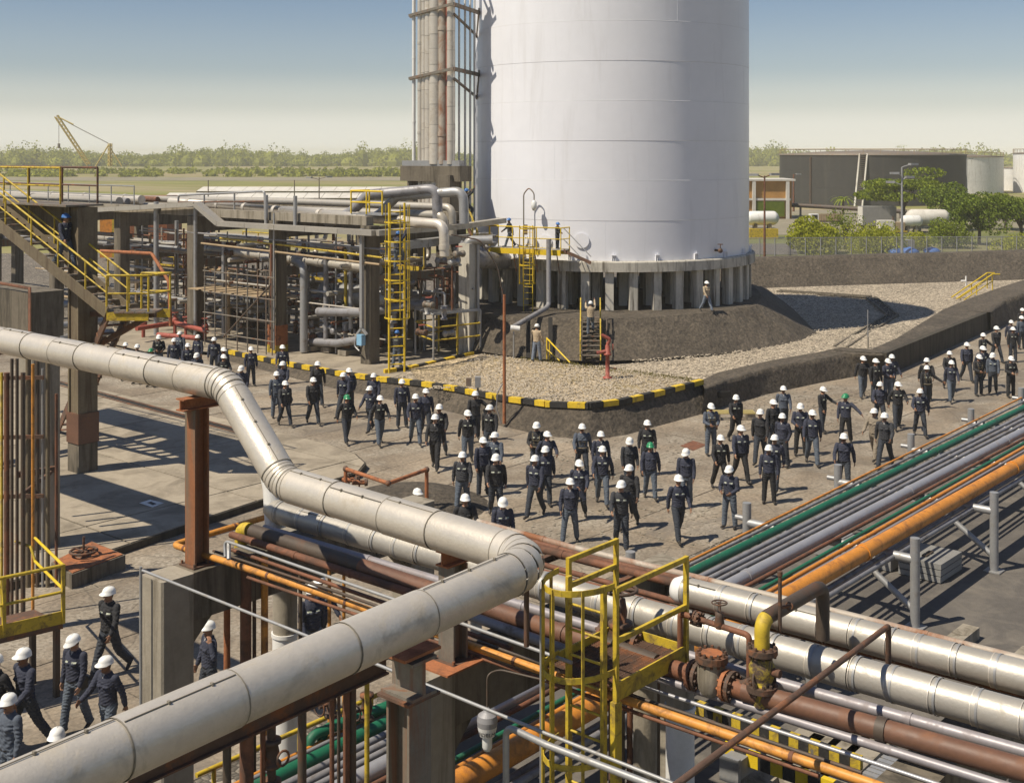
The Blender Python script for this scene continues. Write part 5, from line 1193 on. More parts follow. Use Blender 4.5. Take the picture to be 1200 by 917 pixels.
# scaffold tubes
t = thing('scaffold', 'thin tube scaffold in front of the gravel at the left of the rack', 'scaffold', W(280, 410, 38.8))
for px in (240, 252, 265, 278, 290, 302, 312, 319):
    for a in (39.0, 41.2):
        p = W(px, 400, a); MB().tube([V(p.x, p.y, .15), V(p.x, p.y, 4.4)], .035, 6).build('standard', 'steel_grey', t)
for zz in (.9, 1.9, 3.0, 4.1):
    for a in (39.0, 41.2): MB().tube([V(a, W(238, 400, a).y, zz), V(a, W(322, 400, a).y, zz)], .035, 6).build('ledger', 'steel_grey', t)
MB().tube([W(262, 395, 39), W(316, 335, 39)], .05, 6).build('diagonal', 'dark_pipe', t)
for i in range(6): yy = W(240, 400, 40).y + (W(318, 400, 40).y - W(240, 400, 40).y)*(i + .5)/6; MB().box((40.1, yy, 3.05), (2.2, 1.2, .05)).build('deck_board', 'weathered_timber', t)
# tarp or canopy roofs deep in the rack
# red fire main behind the crowd
t = thing('fire_main', 'red fire water pipes with valves behind the crowd at left', 'pipe', G(210, 400, .1))
for a, b in (((160, 385), (205, 378)), ((205, 378), (243, 388)), ((185, 392), (230, 396))): MB().tube([G(*a, .9), G(*b, .9)], .13, 10).build('main', 'red_iron', t)
for px, py in ((168, 392), (205, 388), (218, 394), (240, 396)):
    p = G(px, py + 4, .1); MB().tube([p, p + UP*1.1], .1, 8).build('riser', 'red_iron', t); MB().sphere(p + UP*.8, .22, 10, 6).build('valve_body', 'red_iron', t); MB().torus(p + UP*1.25, UP, .18, .03, 12, 5).build('hand_wheel', 'red_iron', t)
pipe('red_pipe', 'red pipe sloping down behind the stairs at left', [W(118, 294, 37), W(178, 297, 37), W(198, 330, 37), W(200, 382, 37)], .09, 'rust_bright', R=.5)
# ================================================================= structures at the left edge
# big brown column with beam
bb = G(97, 559, 0)
t = thing('brown_column', 'massive brown steel column with a red band standing on the concrete pad', 'column', bb)
MB().box(bb + UP*4.3, (.58, .58, 8.6)).build('column_core', 'olive_steel', t)
for sg in (-1, 1): MB().box(bb + UP*4.9 + BY*(.27*sg) , (.68, .08, 7.4)).build('flange', 'olive_steel', t)
MB().box(bb + UP*1.62, (.72, .72, .95)).build('red_band', 'brown_pipe', t); MB().box(bb + UP*.55, (.66, .66, 1.15)).build('dark_foot', 'concrete_dark', t)
t2 = thing('brown_beam', 'deep brown steel beam from the column to the left edge', 'beam', bb + UP*7.6)
MB().ibeam(bb + V(0, .3, 8.1), bb + V(-.2, 11, 8.1), .5, 1.05, .06).build('beam_web', 'olive_steel', t2)
MB().box(bb + V(-.1, 5, 8.66), (1.3, 10.6, .06)).build('deck', 'steel_grey', t2)
t3 = thing('deck_guardrail', 'thin handrail on top of the brown beam in the haze', 'handrail', bb + UP*8.7)
rail_run(t3, [bb + V(.4, -.2, 8.7), bb + V(.3, 10.5, 8.7)], 1.15, .035, 'rusty_steel', 1, 2.2)
rail_run(t3, [bb + V(-.6, .3, 8.7), bb + V(-.6, 10.5, 8.7)], 1.15, .03, 'yellow', 1, 2.2)
# stairs with yellow rails
S0, S1 = D(-30, 240, 40.6), D(125, 366, 37.6)
t = thing('yellow_stairs', 'steel stairs with yellow handrails coming down at the left edge', 'stairs', V(S1.x, S1.y, 0))
sn = (S1 - S0); hn = V(-sn.y, sn.x, 0).normalized(); hn = hn if hn.dot(FWD) > 0 else -hn
for o in (0, .9):
    MB().beam(S0 + hn*o, S1 + hn*o, .06, .34).build('stringer', 'olive_steel', t)
    MB().tube([S0 + hn*o + UP*1.05, S1 + hn*o + UP*1.05], .033, 8).build('hand_rail', 'yellow', t); MB().tube([S0 + hn*o + UP*.6, S1 + hn*o + UP*.6], .025, 8).build('mid_rail', 'yellow', t)
    for q in (.05, .25, .45, .65, .85, 1.0): p = S0.lerp(S1, q) + hn*o; MB().tube([p, p + UP*1.05], .03, 8).build('post', 'yellow', t)
for i in range(17): MB().box(S0.lerp(S1, (i + .5)/17) + hn*.45, (.28, .86, .04), math.atan2(sn.y, sn.x)).build('tread', 'steel_grey', t)
L0 = S1.copy(); L1 = D(174, 360, 37.6); L1.z = L0.z
t = thing('stair_landing', 'yellow railed landing at the foot of the upper left stairs', 'platform', V(L0.x, L0.y, 0))
for i in range(4): MB().box(L0.lerp(L1, (i + .5)/4) + hn*.45, ((L1 - L0).length/4 - .02, .9, .05), math.atan2((L1 - L0).y, (L1 - L0).x)).build('floor_plate', 'steel_grey', t)
MB().beam(L0 - UP*.12, L1 - UP*.12, .05, .26).build('edge_beam', 'yellow', t); MB().beam(L0 + hn*.9 - UP*.12, L1 + hn*.9 - UP*.12, .05, .26).build('edge_beam', 'yellow', t)
rail_run(t, [L0 + UP*.02, L1 + UP*.02, L1 + hn*.9 + UP*.02, L0.lerp(L1, .3) + hn*.9 + UP*.02], 1.1, .033, 'yellow', 1, .8)
MB().beam(bb + V(.1, -.1, 4.0), L0.lerp(L1, .7) + hn*.45 - UP*.2, .12, .16).build('bracket_arm', 'rusty_steel', t); MB().beam(bb + V(.1, -.1, 5.2), L0.lerp(L1, .9) + hn*.45 - UP*.12, .12, .16).build('bracket_arm', 'rusty_steel', t)
E1 = G(66, 508, .11)
t = thing('lower_stairs', 'dark lower flight of stairs behind the brown column', 'stairs', E1)
for o in (0, .8): MB().beam(E1 + hn*o, L0 + hn*(o + .05) - UP*.1, .06, .3).build('stringer', 'rusty_steel', t)
for i in range(17): MB().box(E1.lerp(L0, (i + .5)/17) + hn*.45 - UP*.05, (.26, .76, .04), math.atan2((L0 - E1).y, (L0 - E1).x)).build('tread', 'rusty_steel', t)
# grey box column with stub beam
gb = G(46, 648, 0)
t = thing('grey_column', 'broad grey concrete column behind the thick pipe at the left edge', 'column', gb)
cbox(MB(), (gb.x - .38, gb.y - .38, 0), (gb.x + .38, gb.y + .38, 6.0)).build('column_shaft', 'concrete', t)
cbox(MB(), (gb.x - .46, gb.y - .42, 5.6), (gb.x + .46, gb.y + 7.5, 6.78)).build('head_beam', 'concrete_dark', t)
MB().tube([V(gb.x - .5, gb.y - .45, .2), V(gb.x - .5, gb.y - .45, 6.9), V(gb.x - .5, gb.y + 5, 7.0)], .04, 8).build('conduit', 'rust_pipe', t)
for i in range(3):
    bq = gb.y + 1.3 + i*.7; MB().tube(fillet([V(gb.x - .56, bq, 4.2), V(gb.x - .56, bq, 6.3 - .1*i), V(gb.x - .56, bq + 4, 6.35 - .1*i)], .2), .06, 8).build('wall_pipe', 'rust_pipe', t)
for px, r_, m_, lb_ in ((2, .03, 'yellow', 'yellow upright pipe at the very left edge'), (8, .06, 'rust_pipe', 'rusty upright pipe at the left edge'), (14, .035, 'dark_pipe', 'thin dark upright pipe left of the grey column'), (20, .035, 'dark_pipe', 'second thin dark upright pipe left of the grey column'), (27, .05, 'dark_pipe', 'dark upright pipe touching the grey column'), (38.5, .035, 'orange_thin', 'yellow brown upright pipe in front of the grey column')):
    p = G(px, 742, .0) if px < 35 else G(px, 720, 0); p = V(p.x, p.y, 0)
    MB().tube([p, p + UP*(5.6 if px not in (20, 14) else 5.9)], r_, 10).build('vertical_pipe', m_, label=lb_, cat='pipe', base=p)
for px, r_, zt, m_, lb_ in ((44, .045, 5.5, 'dark_pipe', 'dark pipe down the face of the grey column'), (50, .03, 5.2, 'galvanised', 'thin pale conduit down the face of the grey column'), (56, .05, 5.4, 'olive_steel', 'olive pipe at the right edge of the grey column'), (66, .035, 4.6, 'rust_pipe', 'thin rusty pipe right of the grey column'), (33, .06, 5.6, 'olive_steel', 'olive pipe left on the grey column')):
    p = G(px, 688, 0); MB().tube([p, p + UP*zt], r_, 10).build('vertical_pipe', m_, label=lb_, cat='pipe', base=p)
for i, zz in enumerate((2.2, 3.6, 5.0)):
    p = G(36, 690, 0); MB().beam(p + V(-.75, .75, zz), p + V(.22, -.2, zz), .06, .09).build('pipe_bearer', 'rusty_steel', label=('lowest', 'middle', 'topmost')[i] + ' steel bearer across the pipes on the grey column', cat='beam')
br_ = G(40, 560, 2.6); t = thing('steel_bracket', 'triangular rusty bracket on the grey column', 'bracket', br_)
MB().beam(G(20, 556, 2.6), G(66, 549, 2.6), .1, .14).build('arm', 'rusty_steel', t); MB().beam(G(24, 580, 2.3), G(60, 553, 2.6), .06, .08).build('strut', 'rusty_steel', t)
# yellow railing bottom left
r0, r1 = G(-40, 757, 1.4), G(74, 730, 1.4)
t = thing('yellow_guardrail', 'yellow guard rail with toe board at the lower left edge', 'handrail', r1)
MB().tube([r0 + UP*1.1, r1 + UP*1.1], .035, 8).build('top_rail', 'yellow', t); MB().tube([r0 + UP*.6, r1 + UP*.6], .03, 8).build('mid_rail', 'yellow', t); MB().beam(r0 + UP*.12, r1 + UP*.12, .02, .24).build('toe_board', 'yellow', t)
for q in (.38, 1.0): p = r0.lerp(r1, q); MB().beam(p, p + UP*1.12, .06, .06).build('post', 'yellow', t)
t = thing('sloping_rails', 'pair of yellow sloping stair rails behind the lower left guard rail', 'handrail', r1)
up0, dn0 = r1 + UP*1.1, D(41, 630, 26.5)
MB().tube([up0, dn0], .03, 8).build('rail', 'yellow_clean', t); MB().tube([up0 - UP*.45, dn0 - UP*.5], .03, 8).build('rail', 'yellow_clean', t); MB().tube(fillet([dn0 - UP*.5, D(36, 640, 26.6), D(18, 634, 26.8)], .1), .03, 8).build('rail', 'yellow', t)
t = thing('low_landing', 'dark steel landing under the lower left guard rail', 'platform', V(r1.x, r1.y, 0))
MB().prism([V(r0.x, r0.y, 0), V(r1.x, r1.y, 0), V(r1.x, r1.y, 0) + BY*1.1, V(r0.x, r0.y, 0) + BY*1.1], 1.3, 1.4).build('floor_plate', 'rusty_steel', t)
for p in (r1 + BY*.1, r1 + BY*1.0, r0 + BY*.1): MB().beam(V(p.x - .08, p.y, 0), V(p.x - .08, p.y, 1.3), .1, .1).build('leg', 'dark_pipe', t)
# upper structure over the pad that throws the long bar shadows
t = thing('upper_rack', 'grey pipes and bars crossing behind the left stairs', 'support', bb + V(2, 5, 5))
for i, zz in enumerate((4.0, 4.35, 5.0)): MB().tube([bb + V(-4, 3.2 + i*.5, zz), bb + V(3, 3.2 + i*.5, zz)], .12, 10).build('bar', 'galvanised', t)
MB().beam(bb + V(-4, 3.7, 3.75), bb + V(3, 3.7, 3.75), .25, .25).build('bearer', 'rusty_steel', t)
# ================================================================= background
def sheet2(name, pts, mat, z): 
    o = MB().poly(pts).build(name, mat, kind='structure'); o.location.z += z; return o
M('lawn', (0.13, 0.14, 0.04), .95, 0, .3, .08, dirt=(.24, .20, .11), dirt_amt=.35, dscale=.05)
M('pale_roof', (0.62, 0.59, 0.53), .7, 0, .1, .3, dirt=(.40, .36, .30), dirt_amt=.35, dscale=.2)
M('dusty_yard', (0.24, 0.21, 0.15), .95, 0, .2, .05, dirt=(.15, .15, .07), dirt_amt=.4, dscale=.05)
def Q(px, py): return G(px, py, 0)
sheet2('lawn', [Q(870, 300), Q(1330, 300), Q(1330, 246), Q(870, 246)], 'lawn', .02)
sheet2('dusty_yard', [Q(860, 276), Q(1060, 274), Q(1330, 262), Q(1330, 246), Q(860, 246)], 'dusty_yard', .04)
sheet2('service_road', [Q(870, 299), Q(935, 299), Q(930, 286), Q(870, 286)], 'asphalt', .06)
# black and white storage tanks
def tank(label, c, r, h, mat, seams=3, roof='steel_grey', rail=True):
    t = thing('storage_tank', label, 'tank', c)
    for k in range(seams):
        z0, z1 = h*k/seams, h*(k + 1)/seams; m_ = MB().lathe([(r + .02*(k % 2), z0 + .01), (r + .02*(k % 2), z1)], c, UP, 72); m_.f = m_.f[:72]; m_.sm = m_.sm[:72]; m_.mi = m_.mi[:72]; m_.build('shell_course', mat, t)
    MB().lathe([(r + .15, h - .25), (r + .15, h), (r*.5, h + r*.03), (.01, h + r*.045)], c, UP, 72).build('roof', roof, t)
    if rail:
        MB().torus(c + UP*(h + 1.0), UP, r, .06, 72, 4).build('roof_rail', 'weathered_timber', t)
        for i in range(36): a = 2*PI*i/36; p = c + V(math.cos(a)*r, math.sin(a)*r, h); MB().tube([p, p + UP*1.0], .05, 5).build('rail_post', 'weathered_timber', t)
    return t
bt_c = C((1021 - 600)/FPX*262, 262); tank('wide low black oil tank beyond the lawn', bt_c, 19.0, 10.2, 'black_tank')
wt_c = C((1113 - 600)/FPX*330, 330); tank('white oil tank right behind the black one', wt_c, 13.4, 9.6, 'white_paint')
tank('white tank cut by the right edge of the picture', C((1225 - 600)/FPX*330, 330), 8, 10.5, 'white_paint')
tank('small white tank between two bigger white ones at right', C((1187 - 600)/FPX*345, 345), 2.6, 6.5, 'white_paint', 2, rail=False)
# stair of the black tank
p0, p1 = D(1006, 243, 243), D(1012, 180, 244)
t = thing('tank_stair', 'pale inclined stair against the front of the black tank', 'stairs', p0)
for o in (-.75, .75): MB().beam(p0 + RGT*o, p1 + RGT*o, .3, .3).build('stringer', 'pale_roof', t)
for i in range(26): q = p0.lerp(p1, (i + .5)/26); MB().beam(q - RGT*.7, q + RGT*.7, .12, .12).build('tread', 'steel_grey', t)
MB().tube([D(950, 244, 242.9), D(950, 184, 242.9)], .28, 8).build('tank_pipe', 'dark_pipe', label='dark pipe running up the black tank, left of its stair', cat='pipe')
# lamp posts
def lamp_post(label, px, yt, yb, heads, mat, r=.12):
    b = G(px, yb, 0) ; d = depth_of(b); zt = CAM_H - (yt - HORIZON)*d/FPX; t = thing('lamp_post', label, 'lamp', b)
    MB().tube([b, V(b.x, b.y, zt)], [r, r*.6], 8).build('mast', mat, t)
    for dx, dz in heads:
        e = V(b.x, b.y, zt) + RGT*dx + UP*dz; MB().tube([V(b.x, b.y, zt - .3 + dz), e], .06, 6).build('arm', mat, t); MB().box(e + RGT*(.25 if dx > 0 else -.25), (.5, .9, .22), YAW + .4*dx).build('lamp_head', 'galvanised', t)
    return t
lamp_post('rusty lamp post with two heads beside the white tower', 896, 206, 303, [(-.8, .1), (.7, .15)], 'rust_pipe', .13)
lamp_post('grey lamp post with flood lights in front of the black tank', 1057, 196, 299, [(.9, .3), (-.5, -.6), (.5, -1.0), (-.9, -1.5)], 'galvanised', .16)
lamp_post('brown street lamp at the left side of the black tank', 930, 204, 248, [(.6, 0)], 'rust_pipe', .22)
lamp_post('pale thin lamp mast far behind the black tank', 1133, 186, 240, [(.5, 0)], 'galvanised', .15)
lamp_post('flood light mast behind the process rack', 374, 208, 262, [(-1.2, 0), (1.2, .1)], 'steel_grey', .12)
lamp_post('thin bare mast behind the left of the process rack', 244, 211, 262, [], 'steel_grey', .12)
lamp_post('thin bare mast behind the middle of the process rack', 345, 211, 262, [], 'steel_grey', .12)
# ochre building behind the tower
b0 = G(895, 257, 0); t = thing('ochre_building', 'ochre brick building with pale columns right behind the tower', 'building', b0)
dq = depth_of(b0)
R0 = RGT
MB().box(b0 + FWD*5 + UP*3.0, (9.2, 8, 6.0), YAW - PI/2).build('wall', 'ochre_wall', t)
MB().box(b0 + FWD*5 + UP*6.15, (10.2, 9, .3), YAW - PI/2).build('roof', 'pale_roof', t)
for o in (-4.3, -1.4, 3.9): MB().box(b0 + RGT*o + FWD*.7 + UP*2.95, (.5, .5, 5.9), YAW - PI/2).build('pillar', 'pale_roof', t)
MB().box(b0 + RGT*1.2 + FWD*.9 + UP*1.6, (4.4, .5, 2.4), YAW - PI/2).build('window', 'leaf_dark', t); MB().box(b0 + FWD*.75 + UP*3.1, (8.8, .3, .35), YAW - PI/2).build('sill_band', 'pale_roof', t)
# horizontal gas vessel
def vessel(label, px, py, L, r_, mat, plinth=None, dirv=RGT, d=None):
    c = G(px, py, 0) ; t = thing('gas_vessel', label, 'vessel', c); z = r_ + (1.6 if plinth else .8)
    MB().lathe([(.001, -L/2 - r_*.8), (r_*.6, -L/2 - r_*.55), (r_*.92, -L/2 - r_*.2), (r_, -L/2), (r_, L/2), (r_*.92, L/2 + r_*.2), (r_*.6, L/2 + r_*.55), (.001, L/2 + r_*.8)], c + UP*z, dirv, 20).build('shell', mat, t)
    for q in (-.3, .3): MB().box(c + dirv*L*q + UP*(z - r_)/2, (.4, r_*1.3, z - r_ + .4), math.atan2(dirv.y, dirv.x)).build('saddle', 'concrete', t)
    if plinth: MB().box(c + UP*.6, (L + .6, 2.2, 1.2), math.atan2(dirv.y, dirv.x)).build('plinth', plinth, t)
vessel('white horizontal gas vessel on a yellow plinth beside the tower', 893, 279, 2.9, .85, 'white_paint', 'yellow')
vessel('white lying vessel left of the round trees', 1068, 273, 1.8, .75, 'white_paint')
vessel('longer pale lying vessel behind the round trees', 1087, 272, 4.2, 1.1, 'pale_roof')
# truck, container and machine
def truck(px, py):
    c = G(px, py, 0); d = RGT; t = thing('truck', 'flatbed truck with a white cab and brown load in front of the black tank', 'truck', c); t.scale = (.62,)*3; rz = YAW - PI/2
    MB().box(c - RGT*2.9 + UP*1.5, (1.9, 2.2, 2.0), rz).build('cab', 'white_paint', t); MB().box(c - RGT*2.9 + UP*1.9 - FWD*1.12, (1.3, .04, .8), rz).build('window', 'dark_opening', t)
    MB().box(c + RGT*.8 + UP*.75, (5.8, 2.2, .3), rz).build('bed', 'dark_pipe', t)
    for i in range(9): MB().box(c + RGT*(-1.7 + i*.62) + UP*1.75 - FWD*1.05, (.56, .1, 1.6), rz).build('side_board', 'weathered_timber', t)
    MB().box(c + RGT*.8 + UP*1.7, (5.5, 2.0, 1.5), rz).build('load', 'brown_pipe', t)
    for o in (-2.8, 1.6, 2.8): MB().lathe([(.48, -.15), (.48, .15)], c + RGT*o + UP*.48 - FWD*1.05, FWD, 14).build('wheel', 'kerb_black', t)
truck(968, 263)
c = G(1028, 267, 0); t = thing('site_container', 'grey site container with a pale end right of the truck', 'container', c)
MB().box(c + UP*1.7, (4.6, 2.4, 2.6), YAW - PI/2).build('box', 'crate_grey', t); MB().box(c + UP*1.7 - RGT*2.35, (.06, 2.3, 2.5), YAW - PI/2).build('end_wall', 'pale_roof', t); MB().box(c + UP*.3, (4.4, 2.0, .4), YAW - PI/2).build('skid', 'dark_pipe', t)
c = G(1043, 273, 0); t = thing('yard_machine', 'beige compressor machine in front of the site container', 'machine', c)
MB().box(c + UP*1.0 - RGT*.6, (1.9, 1.6, 1.3), YAW - PI/2).build('body', 'pale_roof', t); MB().box(c + UP*.9 + RGT*1.1, (1.2, 1.5, 1.0), YAW - PI/2).build('engine', 'weathered_timber', t); MB().tube([c + UP*1.6 + RGT*.4, c + UP*2.2 + RGT*.4], .1, 8).build('exhaust', 'dark_pipe', t); MB().box(c + UP*.25, (4, 1.6, .2), YAW - PI/2).build('skid', 'yellow', t)
# long dark pipeline on posts in front of the black tank
a_, b_ = D(925, 240, 205), D(1062, 248, 195)
t = thing('pipe_bridge', 'long dark pipe on posts crossing in front of the black tank', 'pipe', V(a_.x, a_.y, 0)); MB().tube([a_, b_], .35, 8).build('pipe_run', 'dark_pipe', t)
for q in (.1, .4, .7, .95): p = a_.lerp(b_, q); MB().tube([V(p.x, p.y, 0), p], .18, 6).build('post', 'steel_grey', t)
# chain-link fence with posts
f0, f1 = G(872, 302, 0), G(1330, 299, 0); N = 26
t = thing('chain_fence', 'chain link fence on grey posts along the top of the far bund', 'fence', f0)
for i in range(N + 1):
    p = f0.lerp(f1, i/N); MB().tube([p, p + UP*2.0], .05, 6).build('fence_post', 'galvanised', t)
    if i < N: q = f0.lerp(f1, (i + 1)/N); MB().tube([p + UP*1.95, q + UP*1.95], .03, 5).build('top_wire', 'galvanised', t)
mb = MB()
for i in range(420):
    q = f0.lerp(f1, i/420)
    for sg in (-1, 1):
        e = f0.lerp(f1, min(1, max(0, (i + sg*5.6)/420))); mb.add([q + UP*.05, e + UP*1.93, e + UP*1.93 + RGT*.012, q + UP*.05 + RGT*.012], [(0, 1, 2, 3)])
mb.build('mesh_wire', 'chain_link', t, kind='stuff')
for i, (px, py, s) in enumerate(((1058, 297, .9), (1066, 298, 1.1), (1092, 297, 1.0), (1049, 297.5, .8))):
    c = G(px, py, 0); MB().lathe([(s*.8, 0), (s*.9, .3*s), (s*.55, .55*s), (.01, .7*s)], c, UP, 9).build('covered_heap', 'blue_tarp', label=('left', 'largest', 'rightmost', 'smallest')[i] + ' heap under blue plastic behind the fence', cat='tarp')
c = G(1042, 294, 0); MB().box(c + UP*.6, (5, 1.2, 1.2), YAW - PI/2).build('block_stack', 'crate_grey', label='grey stack of blocks behind the fence', cat='stack')

# ---- trees
def leaf_cloud(mb, c, rx, ry, rz, n, size, rs):
    v = rs.normal(size=(n, 3)); v /= np.linalg.norm(v, axis=1)[:, None]; v *= (rs.uniform(.55, 1.0, n)**.6)[:, None]
    P = v*np.array([rx, ry, rz]) + np.array(c)
    for p in P:
        u_ = Vector(rs.normal(size=3)).normalized(); w_ = u_.orthogonal().normalized(); k = u_.cross(w_); s = size*rs.uniform(.6, 1.3); p = Vector(p)
        mb.add([p + w_*s, p + k*s*.6, p - w_*s, p - k*s*.6], [(0, 1, 2, 3)])
def tree(name, label, px, yb, h, crown, mat, group=None, seed=1, size=.16, dens=900, cat='tree', flat=False):
    b = G(px, yb, 0); rs = np.random.RandomState(seed); t = thing(name, label, cat, b, group); w_ = crown
    mb = MB()
    if h > 2: mb.tube([b - UP*.1, b + UP*h*.3 + RGT*.1, b + UP*h*.62], [h*.035, h*.028, h*.015], 7)
    clumps = []
    n = 13
    for i in range(n):
        a = rs.uniform(0, 2*PI); q = math.sqrt(rs.uniform(0, 1))*.72
        zz = (rs.choice([.5, .68, .86]) if flat else rs.uniform(.42, .85))*h if cat == 'tree' else rs.uniform(.12, .78)*h
        k = (1.2 - zz/h*.8) if cat == 'bush' else 1 - abs(zz/h - .6)*.9 if not flat else 1.15 - .9*(zz/h - .45)
        c = b + V(math.cos(a)*q*w_*k, math.sin(a)*q*w_*k, zz); clumps.append(c)
        if h > 2: mb.tube([b + UP*h*rs.uniform(.25, .5), (b + UP*h*.5).lerp(c, .5) + UP*.1, c], [h*.015, h*.01, h*.004], 5)
    if mb.v: mb.build('trunk', 'trunk', t)
    lm_ = MB()
    for c in clumps:
        s = w_*rs.uniform(.28, .48)*(1.25 if cat == 'bush' else 1.0); leaf_cloud(lm_, c, s, s, s*(.28 if flat else .72), dens//n, size, rs)
    lm_.build('crown', mat, t); return t
tree('umbrella_tree', 'tall layered tree with flat branches in front of the black tank', 1058, 266, 8.8, 7.2, 'leaf_mid', seed=3, size=0.216, dens=6120, flat=True)
tree('round_tree', 'dark rounded tree right of the layered one', 1108, 270, 6.2, 4.4, 'leaf_dark', seed=4, size=0.173, dens=5440)
tree('round_tree', 'dark round tree on a forked trunk near the fence', 1147, 287, 5.9, 4.0, 'leaf_dark', seed=5, size=0.158, dens=6120)
tree('round_tree', 'dark tree cut by the right edge of the picture', 1196, 287, 5.8, 4.2, 'leaf_dark', seed=6, size=0.158, dens=5440)
tree('round_tree', 'tree between the two right round trees, further back', 1178, 270, 5.6, 4.0, 'leaf_mid', seed=16, size=0.173, dens=4420)
tree('bush', 'largest bright yellow green bush behind the fence', 955, 297, 4.0, 3.3, 'leaf_bright', seed=7, size=0.137, dens=8840, cat='bush')
tree('bush', 'thin open bush right of the bright one', 990, 292, 4.6, 2.6, 'leaf_mid', seed=8, size=0.115, dens=1530, cat='bush')
tree('bush', 'low yellow green bush in the middle behind the fence', 1020, 296, 2.3, 4.2, 'leaf_bright', seed=9, size=0.122, dens=6120, cat='bush')
tree('bush', 'small dark shrub above the low yellow green bush', 1034, 288, 2.6, 1.4, 'leaf_dark', seed=10, size=0.115, dens=1190, cat='bush')
tree('bush', 'rounded bush left of the forked tree', 1100, 285, 3.4, 2.2, 'leaf_mid', seed=11, size=0.13, dens=2890, cat='bush')
tree('bush', 'lower bush beside the rounded one left of the forked tree', 1118, 291, 3.2, 2.4, 'leaf_mid', seed=12, size=0.13, dens=2890, cat='bush')
tree('bush', 'low pale bush under the flood light post', 1075, 293, 1.8, 2.2, 'leaf_bright', seed=13, size=0.115, dens=1700, cat='bush')
tree('bush', 'grassy clump at the right end of the fence', 1190, 297, 1.8, 2.6, 'leaf_bright', seed=14, size=0.115, dens=2040, cat='bush')
pb = G(988, 251, 0); t = thing('palm_tree', 'palm tree with drooping fronds in front of the black tank', 'tree', pb)
ph = CAM_H - (229 - HORIZON)*depth_of(pb)/FPX
MB().tube([pb, pb + UP*ph*.8], [.25, .18], 8).build('trunk', 'trunk', t); fm = MB(); rs = np.random.RandomState(2)
for i in range(20):
    a = 2*PI*i/20 + rs.uniform(-.1, .1); d = V(math.cos(a), math.sin(a), 0); c0 = pb + UP*ph*.8; up0 = rs.uniform(.5, 1.6); L = 2.4; prev = c0
    for j in range(1, 7):
        q = c0 + d*(L*j/6) + UP*(up0*j/6*1.6 - 1.9*(j/6)**2*1.1); s_ = d.cross(UP)*(.35*(1 - j/8))
        fm.add([prev + s_, q + s_*.8, q - s_*.8, prev - s_], [(0, 1, 2, 3)]); prev = q
fm.build('fronds', 'leaf_mid', t)
# ---- far wood on the horizon: one mass
rs = np.random.RandomState(11); wm = MB()
def far_clump(c, r, h):
    n, m = 7, 4
    for i in range(int(26 + 110*(r > 4.5))):
        u_ = Vector(rs.normal(size=3)).normalized(); u_.z = abs(u_.z); q_ = rs.uniform(.75, 1.08); p = c + V(u_.x*r*q_, u_.y*r*q_, u_.z*h*q_); s = rs.uniform(.45, 1.25)
        o = Vector(rs.normal(size=3)).normalized(); w_ = o.orthogonal().normalized(); k = o.cross(w_)
        wm.add([p + w_*s, p + k*s*.8, p - w_*s, p - k*s*.8], [(0, 1, 2, 3)])
    k_ = .68; wm.lathe([(r*.9*k_, 0), (r*k_, h*.4*k_), (r*.75*k_, h*.75*k_), (r*.3*k_, h*.97*k_), (.01, h*k_)], c, UP, 7, False)
for i in range(1500):
    px = rs.uniform(-120, 1320); d = rs.uniform(980, 1400); 
    hh = rs.uniform(11, 17) if rs.uniform() > .07 else rs.uniform(18, 25); far_clump(C((px - 600)/FPX*d, d, -.5), rs.uniform(6, 11), hh*(.8 + .2*math.sin(px*.03)))
wm.build('far_wood', 'leaf_far', kind='stuff', label='hazy green wood along the horizon', cat='wood')
# hedge lines and low bush on the fields
hm_ = MB()
wm2 = wm; wm = MB()
for i in range(260):
    px = rs.uniform(-60, 500); d = rs.choice([560., 640., 700.]) + rs.uniform(-12, 12); far_clump(C((px - 600)/FPX*d, d, -.3), rs.uniform(2, 4), rs.uniform(1.5, 3.4))
wm.build('field_hedges', 'leaf_far', kind='stuff', label='low hedges across the fields at left', cat='hedge')
# strip of bare river bank and long pale roofs at left
sheet2('bare_field', [C(-330, 470), C(-20, 470), C(-20, 540), C(-380, 540)], 'dusty_yard', .03)
for i, (px0, px1, y0, dep, lb_) in enumerate(((190, 480, 232, 5, 'long low shed with a pale roof behind the process rack, nearer one'), (230, 480, 224, 6, 'long low shed with a pale roof, farther one at the edge of the fields'))):
    d0 = FPX*(CAM_H - 2.2)/(y0 - HORIZON); x0, x1 = (px0 - 600)/FPX*d0, (px1 - 600)/FPX*d0
    t = thing('long_shed', lb_, 'building', C(x0, d0))
    n = 14
    for k in range(n):
        xa, xb = x0 + (x1 - x0)*k/n, x0 + (x1 - x0)*(k + 1)/n - .08; mb = MB()
        mb.add([C(xa, d0, 2.2), C(xb, d0, 2.2), C(xb, d0 + dep, 3.0), C(xa, d0 + dep, 3.0)], [(0, 1, 2, 3)]); mb.add([C(xa, d0 + dep, 3.0), C(xb, d0 + dep, 3.0), C(xb, d0 + 2*dep, 2.2), C(xa, d0 + 2*dep, 2.2)], [(0, 1, 2, 3)]); mb.build('roof_sheet', 'pale_roof', t)
    mb = MB(); mb.add([C(x0, d0 + .3, 0), C(x1, d0 + .3, 0), C(x1, d0 + .3, 2.2), C(x0, d0 + .3, 2.2)], [(0, 1, 2, 3)]); mb.add([C(x0, d0, 0), C(x0, d0 + 2*dep, 0), C(x0, d0 + 2*dep, 2.2), C(x0, d0 + dep, 3), C(x0, d0, 2.2)], [(0, 1, 2, 3, 4)]); mb.build('wall', 'concrete', t)
t = thing('orange_skip', 'orange steel container pieces behind the left of the rack', 'container', D(145, 245, 120))
